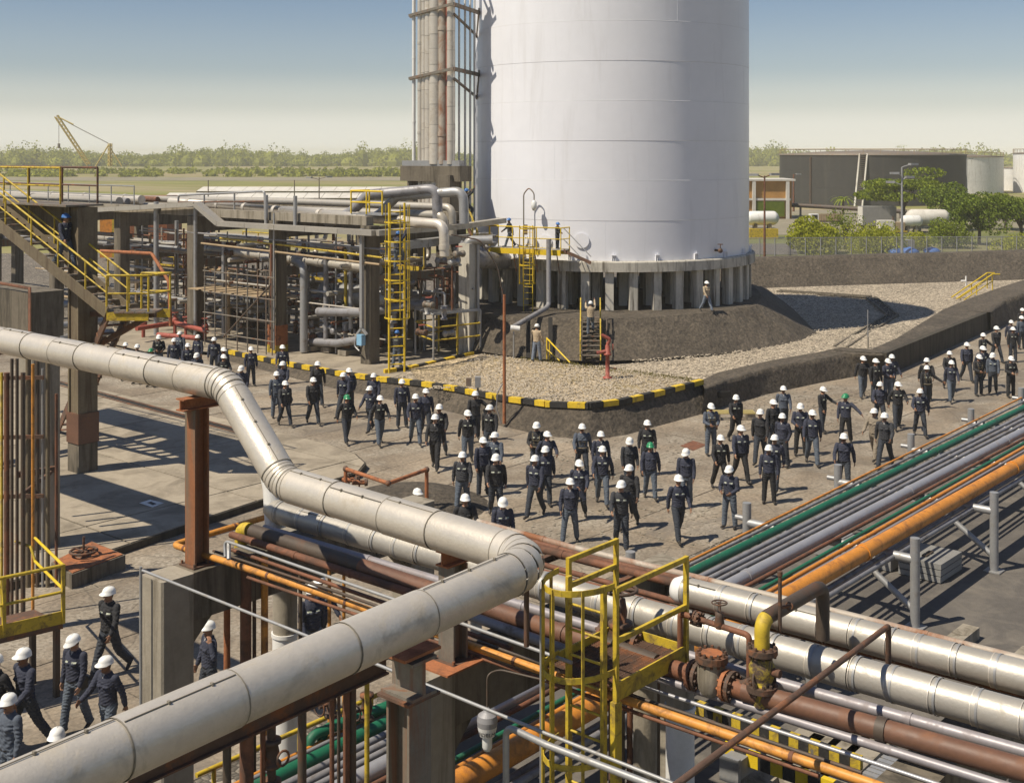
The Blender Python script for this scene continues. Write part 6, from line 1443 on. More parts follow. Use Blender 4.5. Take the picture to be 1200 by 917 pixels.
for i, (px, w_) in enumerate(((133, 2.0), (150, 2.6), (178, 4.6), (204, 1.4))):
    c = D(px, 240, 120); MB().box(V(c.x, c.y, c.z/2 + .6), (w_, 2, c.z + .6), YAW - PI/2 + .1*i).build('panel', ('orange', 'yellow', 'rust_bright', 'rust_pipe')[i], t)
# crane on the horizon
cd_ = 520.
t = thing('derrick_crane', 'pale yellow derrick crane standing far off in the haze at left', 'crane', C((125 - 600)/FPX*cd_, cd_))
M('crane_yellow', (.55, .42, .12), .6)
K = lambda px, py: D(px, py, cd_)
def lattice(a, b, w_, n):
    s_, u_ = frame_of(b - a); mb = MB(); cs = [s_*w_/2 + u_*w_/2, -s_*w_/2 + u_*w_/2, -s_*w_/2 - u_*w_/2, s_*w_/2 - u_*w_/2]
    for c in cs: mb.tube([a + c, b + c], .22, 4)
    for i in range(n):
        p, q = a.lerp(b, i/n), a.lerp(b, (i + 1)/n)
        for j in range(4): mb.tube([p + cs[j], q + cs[(j + 1) % 4]], .12, 4)
    return mb
lattice(K(66, 136), K(104, 193), 1.3, 14).build('boom', 'crane_yellow', t)
lattice(K(129, 168), K(129, 195), 1.1, 6).build('mast', 'crane_yellow', t)
for e in ((112, 195), (143, 195)): MB().tube([K(127, 170), K(*e)], .3, 5).build('stay', 'crane_yellow', t)
MB().tube([K(66, 136), K(90, 149), K(127, 168)], .16, 4).build('cable', 'steel_grey', t); MB().tube([K(70, 138), K(86, 146)], .3, 4).build('jib', 'crane_yellow', t); MB().tube([K(69, 138), K(69, 172)], .12, 4).build('hoist_cable', 'steel_grey', t); MB().box(K(69, 171), (.8, .8, 2)).build('hook_block', 'steel_grey', t)
M('pale_yellow', (0.46, 0.37, 0.14), .7, 0, .2, 5)
# ---- small things on the right
yh = thing('bund_handrail', 'yellow stair handrail on the gravel side of the right embankment', 'handrail', G(1120, 351, .95))
a_, b_ = G(1121, 351, .95), G(1163, 338, 1.35)
for o in (0, .9):
    n_ = FWD*o; MB().tube([a_ + n_ + UP*.05, b_ + n_ + UP*.95, b_ + n_ + UP*.95 + RGT*.5], .04, 6).build('rail', 'yellow_clean', yh); MB().tube([a_ + n_ + RGT*.5, b_ + n_ + UP*.5], .035, 6).build('mid_rail', 'yellow_clean', yh)
    for q in (.55, 1.0): p = a_.lerp(b_, q) + n_; MB().tube([p - UP*.1, p + UP*(.95*q)], .035, 6).build('post', 'yellow_clean', yh)
sg_ = thing('bund_steps', 'dark steps up the outside of the right embankment', 'stairs', G(1192, 372, 0))
for i in range(7): MB().box(G(1205, 369, .1) + UP*(i*.2) + FWD*(i*.24) - RGT*(.12*i), (1.1, .3, .12), YAW - PI/2).build('step', 'dark_opening' if i % 2 else 'concrete_dark', sg_)
pg = G(1017, 408, .95)
tp_ = thing('marker_pole', 'thin pale pole beside the corner of the retaining wall', 'pole', pg)
MB().tube([pg, pg + UP*.55], .05, 8).build('pole_foot', 'concrete', tp_); MB().tube([pg + UP*.5, pg + UP*1.85], .025, 6).build('pole_shaft', 'galvanised', tp_)
vx = G(1132, 335, .92); t = thing('gravel_fitting', 'small pale pipe fitting on the gravel near the yellow handrail', 'pipe fitting', vx)
MB().tube([vx, vx + UP*.7], .06, 8).build('riser', 'white_paint', t); MB().tube([vx + UP*.35 - RGT*.35, vx + UP*.35], .07, 8).build('branch', 'white_paint', t)
yb_ = G(858, 484, .3); t = thing('stretcher_board', 'pale yellow slatted bench on a block behind the dark clad pair', 'bench', V(yb_.x, yb_.y, 0))
for i in range(4): MB().beam(yb_ - RGT*.9 + FWD*i*.16, yb_ + RGT*.9 + FWD*i*.16, .08, .05).build('slat', 'pale_yellow', t)
for o in (-.6, .75): MB().box(yb_ + RGT*o + FWD*.25 - UP*.17, (.3, .5, .26), YAW - PI/2).build('block', 'concrete', t)
mc = MB().poly([G(797, 522, .019), G(812, 516, .019), G(829, 521, .019), G(812, 528, .019)]).build('manhole_cover', 'rust_pipe', kind='structure')
# grass tufts along the mound foot
rs = np.random.RandomState(3); gm = MB()
for i in range(1500):
    q = rs.uniform(); x = 610 + 205*q; y_ = 420 + 26*q + rs.normal()*1.4
    p = G(x, y_, .955); a = rs.uniform(0, 2*PI); d = V(math.cos(a), math.sin(a), 0)*.025; h = rs.uniform(.03, .09)
    gm.add([p - d, p + d, p + d.orthogonal()*.6 + UP*h], [(0, 1, 2)])
gm.build('grass_tufts', 'dry_grass', kind='stuff', label='thin line of grass along the gravel below the mound', cat='grass')
rs = np.random.RandomState(8); gm = MB()
for i in range(900):
    p = G(rs.uniform(620, 860), rs.uniform(500, 640), .012); s = rs.uniform(.015, .045); gm.box(p, (s*2, s*1.6, s), rs.uniform(0, 3))
for i in range(900):
    p = G(rs.uniform(860, 1180), 0.5*(480 - 0.28*(rs.uniform(860, 1180) - 860)) + 240, .012) if False else G(rs.uniform(850, 1060), rs.uniform(455, 500), .012); s = rs.uniform(.02, .05); gm.box(p, (s*2, s*1.6, s), rs.uniform(0, 3))

gs = MB(); rs = np.random.RandomState(15)
def pebble(mb, p, s):
    k = [Vector(rs.normal(size=3)).normalized()*s*rs.uniform(.7, 1.2) for _ in range(6)]
    vs = [p + V(s*rs.uniform(.8, 1.2), 0, s*.2), p + V(0, s*rs.uniform(.7, 1.1), s*.25), p - V(s*rs.uniform(.8, 1.2), 0, -s*.2), p - V(0, s*rs.uniform(.7, 1.1), -s*.25), p + V(rs.normal()*s*.2, rs.normal()*s*.2, s*rs.uniform(.6, 1.0))]
    mb.add(vs, [(0, 1, 4), (1, 2, 4), (2, 3, 4), (3, 0, 4)])
bed = [G(500, 452, .96)] + [p for p in KT[6:]] + [G(812, 446, .96), G(740, 436, .965), G(690, 429, .97), G(620, 421, .98), G(566, 414.5, .93)]
while len(gs.f) < 4*7000:
    p = G(rs.uniform(500, 822), rs.uniform(415, 478), .95)
    if in_poly(p, bed): 
        q_ = min(1.0, max(0.0, (p - KT[5]).length/6)); pebble(gs, V(p.x, p.y, .6 + .37*min(1, .25 + q_)), rs.uniform(.025, .055))
while len(gs.f) < 4*13000:
    p = G(rs.uniform(740, 1160), rs.uniform(338, 440), .9)
    if in_poly(p, grav) and not in_poly(p, lo): pebble(gs, V(p.x, p.y, .905), rs.uniform(.03, .07))
gs.build('gravel_stones', 'pebble', kind='stuff', label='pale stones lying loose on the gravel round the tower', cat='gravel')
gm.build('loose_stones', 'concrete', kind='stuff', label='loose stones scattered over the road', cat='stones')
# ================================================================= people
M('navy', (0.030, 0.034, 0.056), .85, 0, .25, 6, .25, 24)
M('black_cloth', (0.020, 0.020, 0.023), .85, 0, .25, 6, .25, 24)
M('slate_cloth', (0.075, 0.09, 0.118), .85, 0, .2, 6, .25, 24)
M('charcoal_cloth', (0.034, 0.036, 0.042), .85, 0, .25, 6, .25, 24)
M('khaki_cloth', (0.42, 0.33, 0.22), .85, 0, .15, 6, .25, 24)
M('tan_cloth', (0.24, 0.20, 0.15), .85, 0, .15, 6, .25, 24)
M('jeans', (0.09, 0.11, 0.14), .85, 0, .25, 7, .25, 24)
M('dark_jeans', (0.032, 0.038, 0.05), .85, 0, .25, 7, .25, 24)
M('black_trousers', (0.018, 0.018, 0.02), .85, 0, .25, 7, .25, 24)
M('light_jeans', (0.17, 0.20, 0.25), .85, 0, .2, 7, .25, 24)
M('skin_a', (0.30, 0.155, 0.09), .55, 0, .1, 8); M('skin_b', (0.21, 0.10, 0.055), .55, 0, .1, 8); M('skin_c', (0.38, 0.21, 0.13), .55, 0, .1, 8)
M('boot', (0.025, 0.02, 0.016), .6, 0, .3, 8); M('glasses', (0.012, 0.012, 0.014), .25); M('hair', (0.014, 0.011, 0.009), .7)
M('badge', (0.36, 0.38, 0.30), .5, 0, .4, 40); M('undershirt', (0.34, 0.32, 0.30), .8); M('belt', (0.012, 0.011, 0.01), .6)
M('hat_white', (0.80, 0.79, 0.75), .34, 0, .03, 5); M('hat_green', (0.02, 0.22, 0.09), .35, 0, .05, 5); M('hat_blue', (0.05, 0.16, 0.42), .35, 0, .05, 5)
M('webbing', (0.16, 0.13, 0.08), .8)
SK = ['shirt', 'trousers', 'skin', 'boot', 'glasses', 'badge', 'hair', 'undershirt', 'belt']
def capsule(mb, a, b, ra, rb, n=12, flat=None):
    """tapered capsule; flat = (axis, factor) flattens it across that axis"""
    a, b = Vector(a), Vector(b); d = (b - a); L = max(d.length, 1e-4); s_, u_ = frame_of(d); d = d.normalized(); vs = []
    prof = [(math.sin(t)*ra, -math.cos(t)*ra) for t in (.12, .5, 1.0)] + [(ra, 0)] + [(rb, L)] + [(math.cos(t)*rb, L + math.sin(t)*rb) for t in (.57, 1.07, 1.45)]
    for r, h in prof:
        for j in range(n):
            o = s_*(math.cos(2*PI*j/n)*r) + u_*(math.sin(2*PI*j/n)*r)
            if flat: ax, k = flat; o = o - ax*(o.dot(ax)*(1 - k))
            vs.append(a + d*h + o)
    m = len(prof); fs = [(i*n + j, i*n + (j + 1) % n, (i + 1)*n + (j + 1) % n, (i + 1)*n + j) for i in range(m - 1) for j in range(n)] + [tuple(range(n))[::-1], tuple((m - 1)*n + j for j in range(n))]
    mb.add(vs, fs, True)
def ell_loft(mb, rows, n=20):
    vs = [Vector((cx + math.cos(2*PI*j/n)*rx, cy + math.sin(2*PI*j/n)*ry, z)) for z, rx, ry, cx, cy in rows for j in range(n)]
    m = len(rows); mb.add(vs, [(i*n + j, i*n + (j + 1) % n, (i + 1)*n + (j + 1) % n, (i + 1)*n + j) for i in range(m - 1) for j in range(n)] + [tuple(range(n))[::-1], tuple((m - 1)*n + j for j in range(n))], True)
def make_body(idx, pose, fat=1.0):
    """one continuous worker in the given pose, facing -y; returns the mesh and where the hat sits"""
    mb = MB(); prim = []        # (a, b, ra, rb, slot)
    def cap(a, b, ra, rb, slot, **k): capsule(mb, a, b, ra, rb, **k); prim.append((np.array(a), np.array(b), ra, rb, SK.index(slot)))
    # legs
    feet = []
    for sd, (hip, knee, out) in ((-1, pose['L']), (1, pose['R'])):
        h0 = V(sd*.092, 0, .90); d1 = V(sd*math.sin(out), -math.sin(hip), -math.cos(hip)).normalized(); k0 = h0 + d1*.43
        p2 = hip - knee; d2 = V(sd*math.sin(out)*.6, -math.sin(p2), -math.cos(p2)).normalized(); a0 = k0 + d2*.40
        cap(h0, k0, .108*fat, .082, 'trousers'); cap(k0, a0 + d2*-.01, .080, .072, 'trousers')
        tip = p2 if p2 < 0 else 0.0
        fd = V(sd*.12, -math.cos(tip), math.sin(tip)).normalized()
        cap(a0 - d2*.06, a0 + d2*.02, .05, .05, 'boot'); cap(a0 + d2*.035 - fd*.05, a0 + d2*.045 + fd*.155, .046, .04, 'boot', flat=(UP, .85)); feet.append((a0 + d2*.05).z - .05 + min(0, fd.z*.15))
    # pelvis and jacket
    f = fat
    ell_loft(mb, [(.79, .10*f, .085, 0, 0), (.82, .155*f, .112, 0, 0), (.93, .165*f, .118*f, 0, 0), (1.0, .155*f, .11*f, 0, 0)])
    prim.append((np.array((-.07, 0, .90)), np.array((.07, 0, .90)), .115*f, .115*f, 1))
    lean = pose.get('lean', 0.0); belly = .02*(f - 1)*6
    T = [(.905, .168*f, .122*f, 0, -belly*.6), (.93, .185*f, .138*f, 0, -belly), (1.02, .18*f, .132*f, 0, -belly), (1.12, .182*f, .13*f, 0, -belly*.5), (1.24, .198, .136, 0, 0), (1.33, .203, .13, 0, .005), (1.40, .187, .112, 0, .01), (1.445, .12, .085, 0, .012), (1.475, .07, .065, 0, .012)]
    ell_loft(mb, [(z, rx, ry, cx, cy - lean*(z - .9)) for z, rx, ry, cx, cy in T])
    # arms
    for sd, A in ((-1, pose['aL']), (1, pose['aR'])):
        sp, ab, eb, inw = A; s0 = V(sd*.198, .005 - lean*.5, 1.395)
        u = V(sd*math.sin(ab), -math.sin(sp)*math.cos(ab), -math.cos(sp)*math.cos(ab)).normalized(); e0 = s0 + u*.285
        p = sp + eb; w_ = V(sd*(math.sin(ab)*.4 - math.sin(inw)), -math.sin(p)*math.cos(inw), -math.cos(p)*math.cos(inw)).normalized(); r0 = e0 + w_*.235
        cap(s0, e0, .073, .061, 'shirt'); cap(e0, r0, .060, .047, 'shirt')
        # hand
        side = V(sd, 0, 0); side = (side - w_*side.dot(w_)).normalized(); fw = side.cross(w_).normalized(); fw = fw if fw.y < 0 else -fw   # fw: towards the thumb side
        pn = w_.cross(fw).normalized(); pn = pn if pn.dot(side) < 0 else -pn                        # palm normal, towards the body
        cap(r0 - w_*.01, r0 + w_*.03, .028, .027, 'skin')
        for q in (-.02, 0, .02): cap(r0 + w_*.035 + fw*q*.7, r0 + w_*.095 + fw*q*1.3, .018, .017, 'skin')
        for q, L in ((-.033, .062), (-.011, .078), (.011, .085), (.033, .076)):
            k0 = r0 + w_*.1 + fw*q; cu = .55; k1 = k0 + (w_*math.cos(cu*.5) + pn*math.sin(cu*.5))*L*.52; k2 = k1 + (w_*math.cos(cu*1.6) + pn*math.sin(cu*1.6))*L*.48
            cap(k0, k1, .0105, .010, 'skin', n=8); cap(k1, k2, .0098, .009, 'skin', n=8)
        t0 = r0 + w_*.04 + fw*.028; t1 = t0 + (fw*.75 + w_*.65).normalized()*.04 + pn*.01; cap(t0, t1, .013, .0115, 'skin', n=8); cap(t1, t1 + (w_*.9 + fw*.2 + pn*.3).normalized()*.032, .011, .0095, 'skin', n=8)
    for q in range(10):
        a0_ = 2*PI*q/10; a1_ = 2*PI*(q + 1)/10
        if 6.6 < q + .5 < 8.4: continue
        cap((math.cos(a0_)*.078, math.sin(a0_)*.072 + .008 - lean*.55, 1.462), (math.cos(a1_)*.078, math.sin(a1_)*.072 + .008 - lean*.55, 1.462), .022, .022, 'shirt', n=8)
    # chest pockets and placket stand a little proud
    for sd in (-1, 1):
        cap((sd*.055, -.127 - lean*.35, 1.25), (sd*.115, -.112 - lean*.35, 1.25), .03, .03, 'shirt', n=8)
    # head
    yaw = pose.get('yaw', 0.0); nod = pose.get('nod', 0.0); hc = V(0, -.012 - lean*.62 - nod*.05, 1.60 - abs(nod)*.01); Rm = Matrix.Rotation(yaw, 3, 'Z') @ Matrix.Rotation(nod, 3, 'X')
    H = lambda x, y, z: hc + Rm @ V(x, y, z)
    cap((0, .01 - lean*.55, 1.44), H(0, .02, -.06), .058, .052, 'skin')
    nv = len(mb.v); mb.sphere((0, 0, 0), 1.0, 18, 12)
    for i in range(nv, len(mb.v)):
        x, y, z = mb.v[i]; tz = 1 - .22*max(0, -z)**1.5; mb.v[i] = tuple(H(x*.076*tz, y*.094*(1 - .1*max(0, -z)) , z*.118))
    cap(H(0, -.06, -.075), H(0, -.075, -.08), .03, .026, 'skin'); cap(H(0, -.088, .012), H(0, -.108, -.022), .010, .015, 'skin', n=8)
    for sd in (-1, 1): cap(H(sd*.077, .008, .015), H(sd*.074, .008, -.025), .014, .011, 'skin', n=8); cap(H(sd*.03, -.082, .028), H(sd*.045, -.075, .03), .012, .01, 'skin', n=8)
    dz = min(feet)
    me = mb.mesh('body', ['navy'], Vector((0, 0, dz))); ob = bpy.data.objects.new('tmp_body', me); COL.objects.link(ob)
    md = ob.modifiers.new('r', 'REMESH'); md.mode = 'VOXEL'; md.voxel_size = .0105; sm = ob.modifiers.new('s', 'SMOOTH'); sm.factor = .5; sm.iterations = 3
    dg = bpy.context.evaluated_depsgraph_get(); out = bpy.data.meshes.new_from_object(ob.evaluated_get(dg)); bpy.data.objects.remove(ob); bpy.data.meshes.remove(me)
    out.name = 'worker_body'
    nv_ = len(out.vertices); co = np.empty(nv_*3); out.vertices.foreach_get('co', co); co = co.reshape(-1, 3); no = np.empty(nv_*3); out.vertices.foreach_get('normal', no); no = no.reshape(-1, 3)
    zz = co[:, 2]; wr = np.sin(zz*62 + co[:, 0]*38 + 2.2*np.sin(co[:, 1]*27 + zz*14 + idx))*np.sin(co[:, 0]*23 - zz*19 + co[:, 1]*31 + idx*1.7) + .5*np.sin(zz*110 - co[:, 0]*60 + 3*np.sin(co[:, 1]*40))
    wr *= .0062*np.clip((1.40 - zz)/.08, 0, 1)*np.clip((zz - .1)/.1, 0, 1)
    hand = np.zeros(nv_, bool)
    for a, b, ra, rb, s in prim:
        if s == 2: hand |= np.linalg.norm(co + np.array([0, 0, dz]) - (a + b)/2, axis=1) < .075
    wr[hand] = 0; co += no*wr[:, None]; out.vertices.foreach_set('co', co.ravel())
    # colour by nearest limb
    n = len(out.polygons); cen = np.empty(n*3); out.polygons.foreach_get('center', cen); cen = cen.reshape(-1, 3); cen[:, 2] += dz
    best = np.full(n, 1e9); sl = np.zeros(n, int)
    for a, b, ra, rb, s in prim:
        ab = b - a; t = np.clip(((cen - a) @ ab)/max(1e-9, ab @ ab), 0, 1); d = np.linalg.norm(cen - (a + t[:, None]*ab), axis=1) - (ra + (rb - ra)*t)
        k = d < best; best[k] = d[k]; sl[k] = s
    zt = np.array([r[0] for r in T]); rx = np.interp(cen[:, 2], zt, [r[1] for r in T]); ry = np.interp(cen[:, 2], zt, [r[2] for r in T]); cy = np.interp(cen[:, 2], zt, [r[4] for r in T]) - lean*(cen[:, 2] - .9)
    d = (np.sqrt((cen[:, 0]/rx)**2 + ((cen[:, 1] - cy)/ry)**2) - 1)*np.minimum(rx, ry); d[(cen[:, 2] < .893) | (cen[:, 2] > 1.478)] = 1e9
    k = d < best; best[k] = d[k]; sl[k] = 0
    x, yv, z = cen.T; fy = yv - cy
    ts = (sl == 0) & (d < .02)
    sl[ts & (fy < -.06) & (np.abs(np.abs(x) - .085) < .042) & (np.abs(z - 1.285) < .014)] = 5
    sl[ts & (fy > .06) & (np.abs(x) < .10) & (np.abs(z - 1.31) < .016)] = 5
    sl[ts & (fy < -.02) & (z > 1.36) & (np.abs(x) < (z - 1.395)*.5)] = 7
    sl[ts & (z < .925)] = 8
    loc = (np.array(Rm.inverted()) @ (cen - np.array(hc)).T).T; hd = (np.sqrt((loc[:, 0]/.08)**2 + (loc[:, 1]/.1)**2 + (loc[:, 2]/.122)**2) < 1.35) & (cen[:, 2] > 1.47)
    sl[hd] = 2
    sl[hd & (loc[:, 1] > .02) & (loc[:, 2] > -.05) & (np.abs(loc[:, 0]) < .074)] = 6
    sl[hd & (loc[:, 1] < -.062) & (np.abs(loc[:, 2] - .012) < .013) & (np.abs(loc[:, 0]) < .062) & (np.abs(loc[:, 0]) > .008)] = 4
    sl[hd & (loc[:, 1] < -.07) & (np.abs(loc[:, 2] + .052) < .006) & (np.abs(loc[:, 0]) < .024)] = 6
    out.materials.clear()
    for s in SK: out.materials.append(MATS['navy'])
    out.polygons.foreach_set('material_index', sl.astype(np.int32)); out.polygons.foreach_set('use_smooth', np.ones(n, bool)); out.update()
    return out, hc - V(0, 0, dz), yaw, nod
def hat_mesh():
    mb = MB(); n = 22; rows = []
    prof = [(0.130, .036), (.128, .043), (.118, .06), (.113, .088), (.10, .122), (.073, .15), (.036, .166), (.002, .17)]
    vs = []
    for r, h in prof:
        for j in range(n):
            a = 2*PI*j/n; k = 1.0 + (.42*max(0, -math.sin(a))**2 if h < .05 else .08*abs(math.sin(a))) ; rr = r*k
            vs.append(V(math.cos(a)*rr*(.95 if h > .05 else .98), math.sin(a)*rr*1.08, h - (.012 if h < .05 and math.sin(a) < 0 else 0)))
    m = len(prof); mb.add(vs, [(i*n + j, i*n + (j + 1) % n, (i + 1)*n + (j + 1) % n, (i + 1)*n + j) for i in range(m - 1) for j in range(n)], True)
    inner = [V(v.x*.97, v.y*.97, v.z - .006) for v in vs[:n]]; mb.add(inner, [tuple(range(n))[::-1]])
    mb.tube([V(0, -.115, .08), V(0, -.088, .142), V(0, 0, .174), V(0, .088, .142), V(0, .115, .08)], .009, 6)
    return mb.mesh('hard_hat', 'hat_white')
HAT = hat_mesh()
hm_ = MB()
for sd in (-1, 1):
    hm_.beam(V(sd*.06, -.128, 1.08), V(sd*.10, -.135, 1.25), .035, .012); hm_.beam(V(sd*.10, -.135, 1.25), V(sd*.115, -.075, 1.42), .035, .012); hm_.beam(V(sd*.10, .13, 1.2), V(sd*.11, .07, 1.42), .035, .012)
hm_.beam(V(-.11, -.137, 1.2), V(.11, -.137, 1.2), .04, .012)
hm_.torus(V(0, 0, 1.0), UP, .17, .018, 18, 6); hm_.box((.19, -.03, .93), (.05, .12, .16)); hm_.box((-.19, .0, .92), (.05, .1, .18))
HARN = hm_.mesh('harness', 'webbing')
POUCH = MB().box((.2, 0, .9), (.07, .16, .2)).box((.2, -.02, 1.01), (.075, .1, .05)).mesh('tool_pouch', 'belt')
r_ = rad
POSES = {
 'walk': dict(L=(r_(25), r_(5), 0.04), R=(r_(-20), r_(18), .04), aL=(r_(-16), r_(10), r_(12), .05), aR=(r_(20), r_(10), r_(18), .1)),
 'walk2': dict(L=(r_(-19), r_(24), .05), R=(r_(22), r_(4), .05), aL=(r_(22), r_(14), r_(18), .0), aR=(r_(-16), r_(11), r_(8), .0), yaw=.25),
 'stride': dict(L=(r_(26), r_(6), .07), R=(r_(-22), r_(12), .09), aL=(r_(-20), r_(16), r_(14), .0), aR=(r_(24), r_(14), r_(30), .15), lean=.05),
 'stand': dict(L=(0, 0, .08), R=(r_(2), r_(2), .1), aL=(r_(3), r_(11), r_(10), .05), aR=(r_(0), r_(13), r_(14), .08), yaw=-.15),
 'down': dict(L=(r_(14), r_(6), .04), R=(r_(-12), r_(10), .04), aL=(r_(2), r_(8), r_(14), .08), aR=(r_(8), r_(9), r_(16), .08), nod=.35, yaw=-.3),
 'face': dict(L=(r_(12), r_(2), .16), R=(r_(-10), r_(4), .14), aL=(r_(6), r_(12), r_(20), .1), aR=(r_(20), r_(45), r_(155), .7), yaw=.2),
 'hands': dict(L=(r_(3), r_(2), .09), R=(r_(-2), r_(2), .09), aL=(r_(14), r_(12), r_(62), .5), aR=(r_(10), r_(12), r_(58), .55), nod=.2),
 'point': dict(L=(r_(10), r_(3), .08), R=(r_(-10), r_(8), .08), aL=(r_(6), r_(10), r_(12), .05), aR=(r_(18), r_(52), r_(30), -.5), yaw=-.5),
 'climb': dict(L=(r_(55), r_(75), .08), R=(r_(5), r_(12), .08), aL=(r_(125), r_(8), r_(25), .1), aR=(r_(95), r_(8), r_(40), .1), lean=.04),
 'back': dict(L=(r_(6), r_(2), .07), R=(r_(-6), r_(6), .07), aL=(r_(-14), r_(12), r_(30), .35), aR=(r_(-12), r_(12), r_(28), .35), yaw=.35),
 'reach': dict(L=(r_(8), r_(2), .08), R=(r_(-8), r_(4), .08), aL=(r_(12), r_(12), r_(20), .1), aR=(r_(52), r_(14), r_(18), .1), nod=.15),
 'walk3': dict(L=(r_(-8), r_(38), .05), R=(r_(14), r_(2), .04), aL=(r_(30), r_(12), r_(35), .1), aR=(r_(-22), r_(12), r_(10), .0), yaw=-.35, nod=.1, lean=.06),
 'walk4': dict(L=(r_(22), r_(8), .09), R=(r_(-20), r_(10), .06), aL=(r_(-20), r_(22), r_(26), .1), aR=(r_(28), r_(18), r_(45), .25), yaw=.45, lean=.04),
 'stout': dict(L=(r_(18), r_(4), .05), R=(r_(-14), r_(12), .05), aL=(r_(-10), r_(16), r_(14), .05), aR=(r_(14), r_(16), r_(18), .1), fat=1.13),
}
BODY = {k: make_body(i, p, p.get('fat', 1.0)) for i, (k, p) in enumerate(POSES.items())}
CLOTH = dict(n='navy', k='black_cloth', s='slate_cloth', c='charcoal_cloth', h='khaki_cloth', t='tan_cloth')
TROU = dict(j='jeans', d='dark_jeans', b='black_trousers', l='light_jeans', t='tan_cloth')
CW = dict(n='navy', k='black', s='slate blue', c='charcoal', h='khaki', t='tan'); HW = dict(w='white', g='green', b='blue')
prs = random.Random(99)
def person(px, yh, pose, turn, cl, hat, where, extra='', grp='workers walking over the road', base=None, height=None):
    """px, yh = where the crown of the hat is in the photograph; turn = degrees from facing the camera, + to picture right"""
    me, hc, yaw, nod = BODY[pose]; hgt = height or 1.79*prs.uniform(.955, 1.03); top = hc.z + .172; sc = hgt/top
    if base is None: p = G(px, yh, hgt); p = V(p.x, p.y, .012)
    else: p = base
    d = -FWD*math.cos(rad(turn)) + RGT*math.sin(rad(turn)); rz = math.atan2(d.y, d.x) + PI/2
    t = thing('person', ('person in ' + CW[cl[0]] + ' and ' + HW[hat] + ' hat ' + where), 'person', p, grp); t.rotation_euler.z = rz; t.scale = (sc,)*3
    b = bpy.data.objects.new('body', me); COL.objects.link(b); b.parent = t
    if prs.random() < .5 and pose in ('walk', 'walk2', 'walk3', 'walk4', 'stride', 'stand', 'stout'): b.scale.x = -1
    ms = [CLOTH[cl[0]], TROU[cl[1]], prs.choice(['skin_a', 'skin_b', 'skin_a', 'skin_c']), 'boot', 'glasses', 'badge', 'hair', 'undershirt' if prs.random() < .3 else CLOTH[cl[0]], 'belt']
    if prs.random() < .28 or cl[0] in 'ht': ms[5] = CLOTH[cl[0]]
    if prs.random() < .45: ms[4] = 'hair'
    for i, m_ in enumerate(ms): b.material_slots[i].link = 'OBJECT'; b.material_slots[i].material = MATS[m_]
    h = bpy.data.objects.new('hard_hat', HAT); COL.objects.link(h); h.parent = t; sgn = -1 if b.scale.x < 0 else 1
    h.location = hc; h.location.x *= sgn; h.rotation_euler = (nod - .06, 0, yaw*sgn); h.material_slots[0].link = 'OBJECT'; h.material_slots[0].material = MATS['hat_' + HW[hat]]
    if 'H' in extra: o = bpy.data.objects.new('harness', HARN); COL.objects.link(o); o.parent = t; o.location.z = hc.z - 1.6
    if 'P' in extra: o = bpy.data.objects.new('tool_pouch', POUCH); COL.objects.link(o); o.parent = t; o.location.z = hc.z - 1.6
    return t
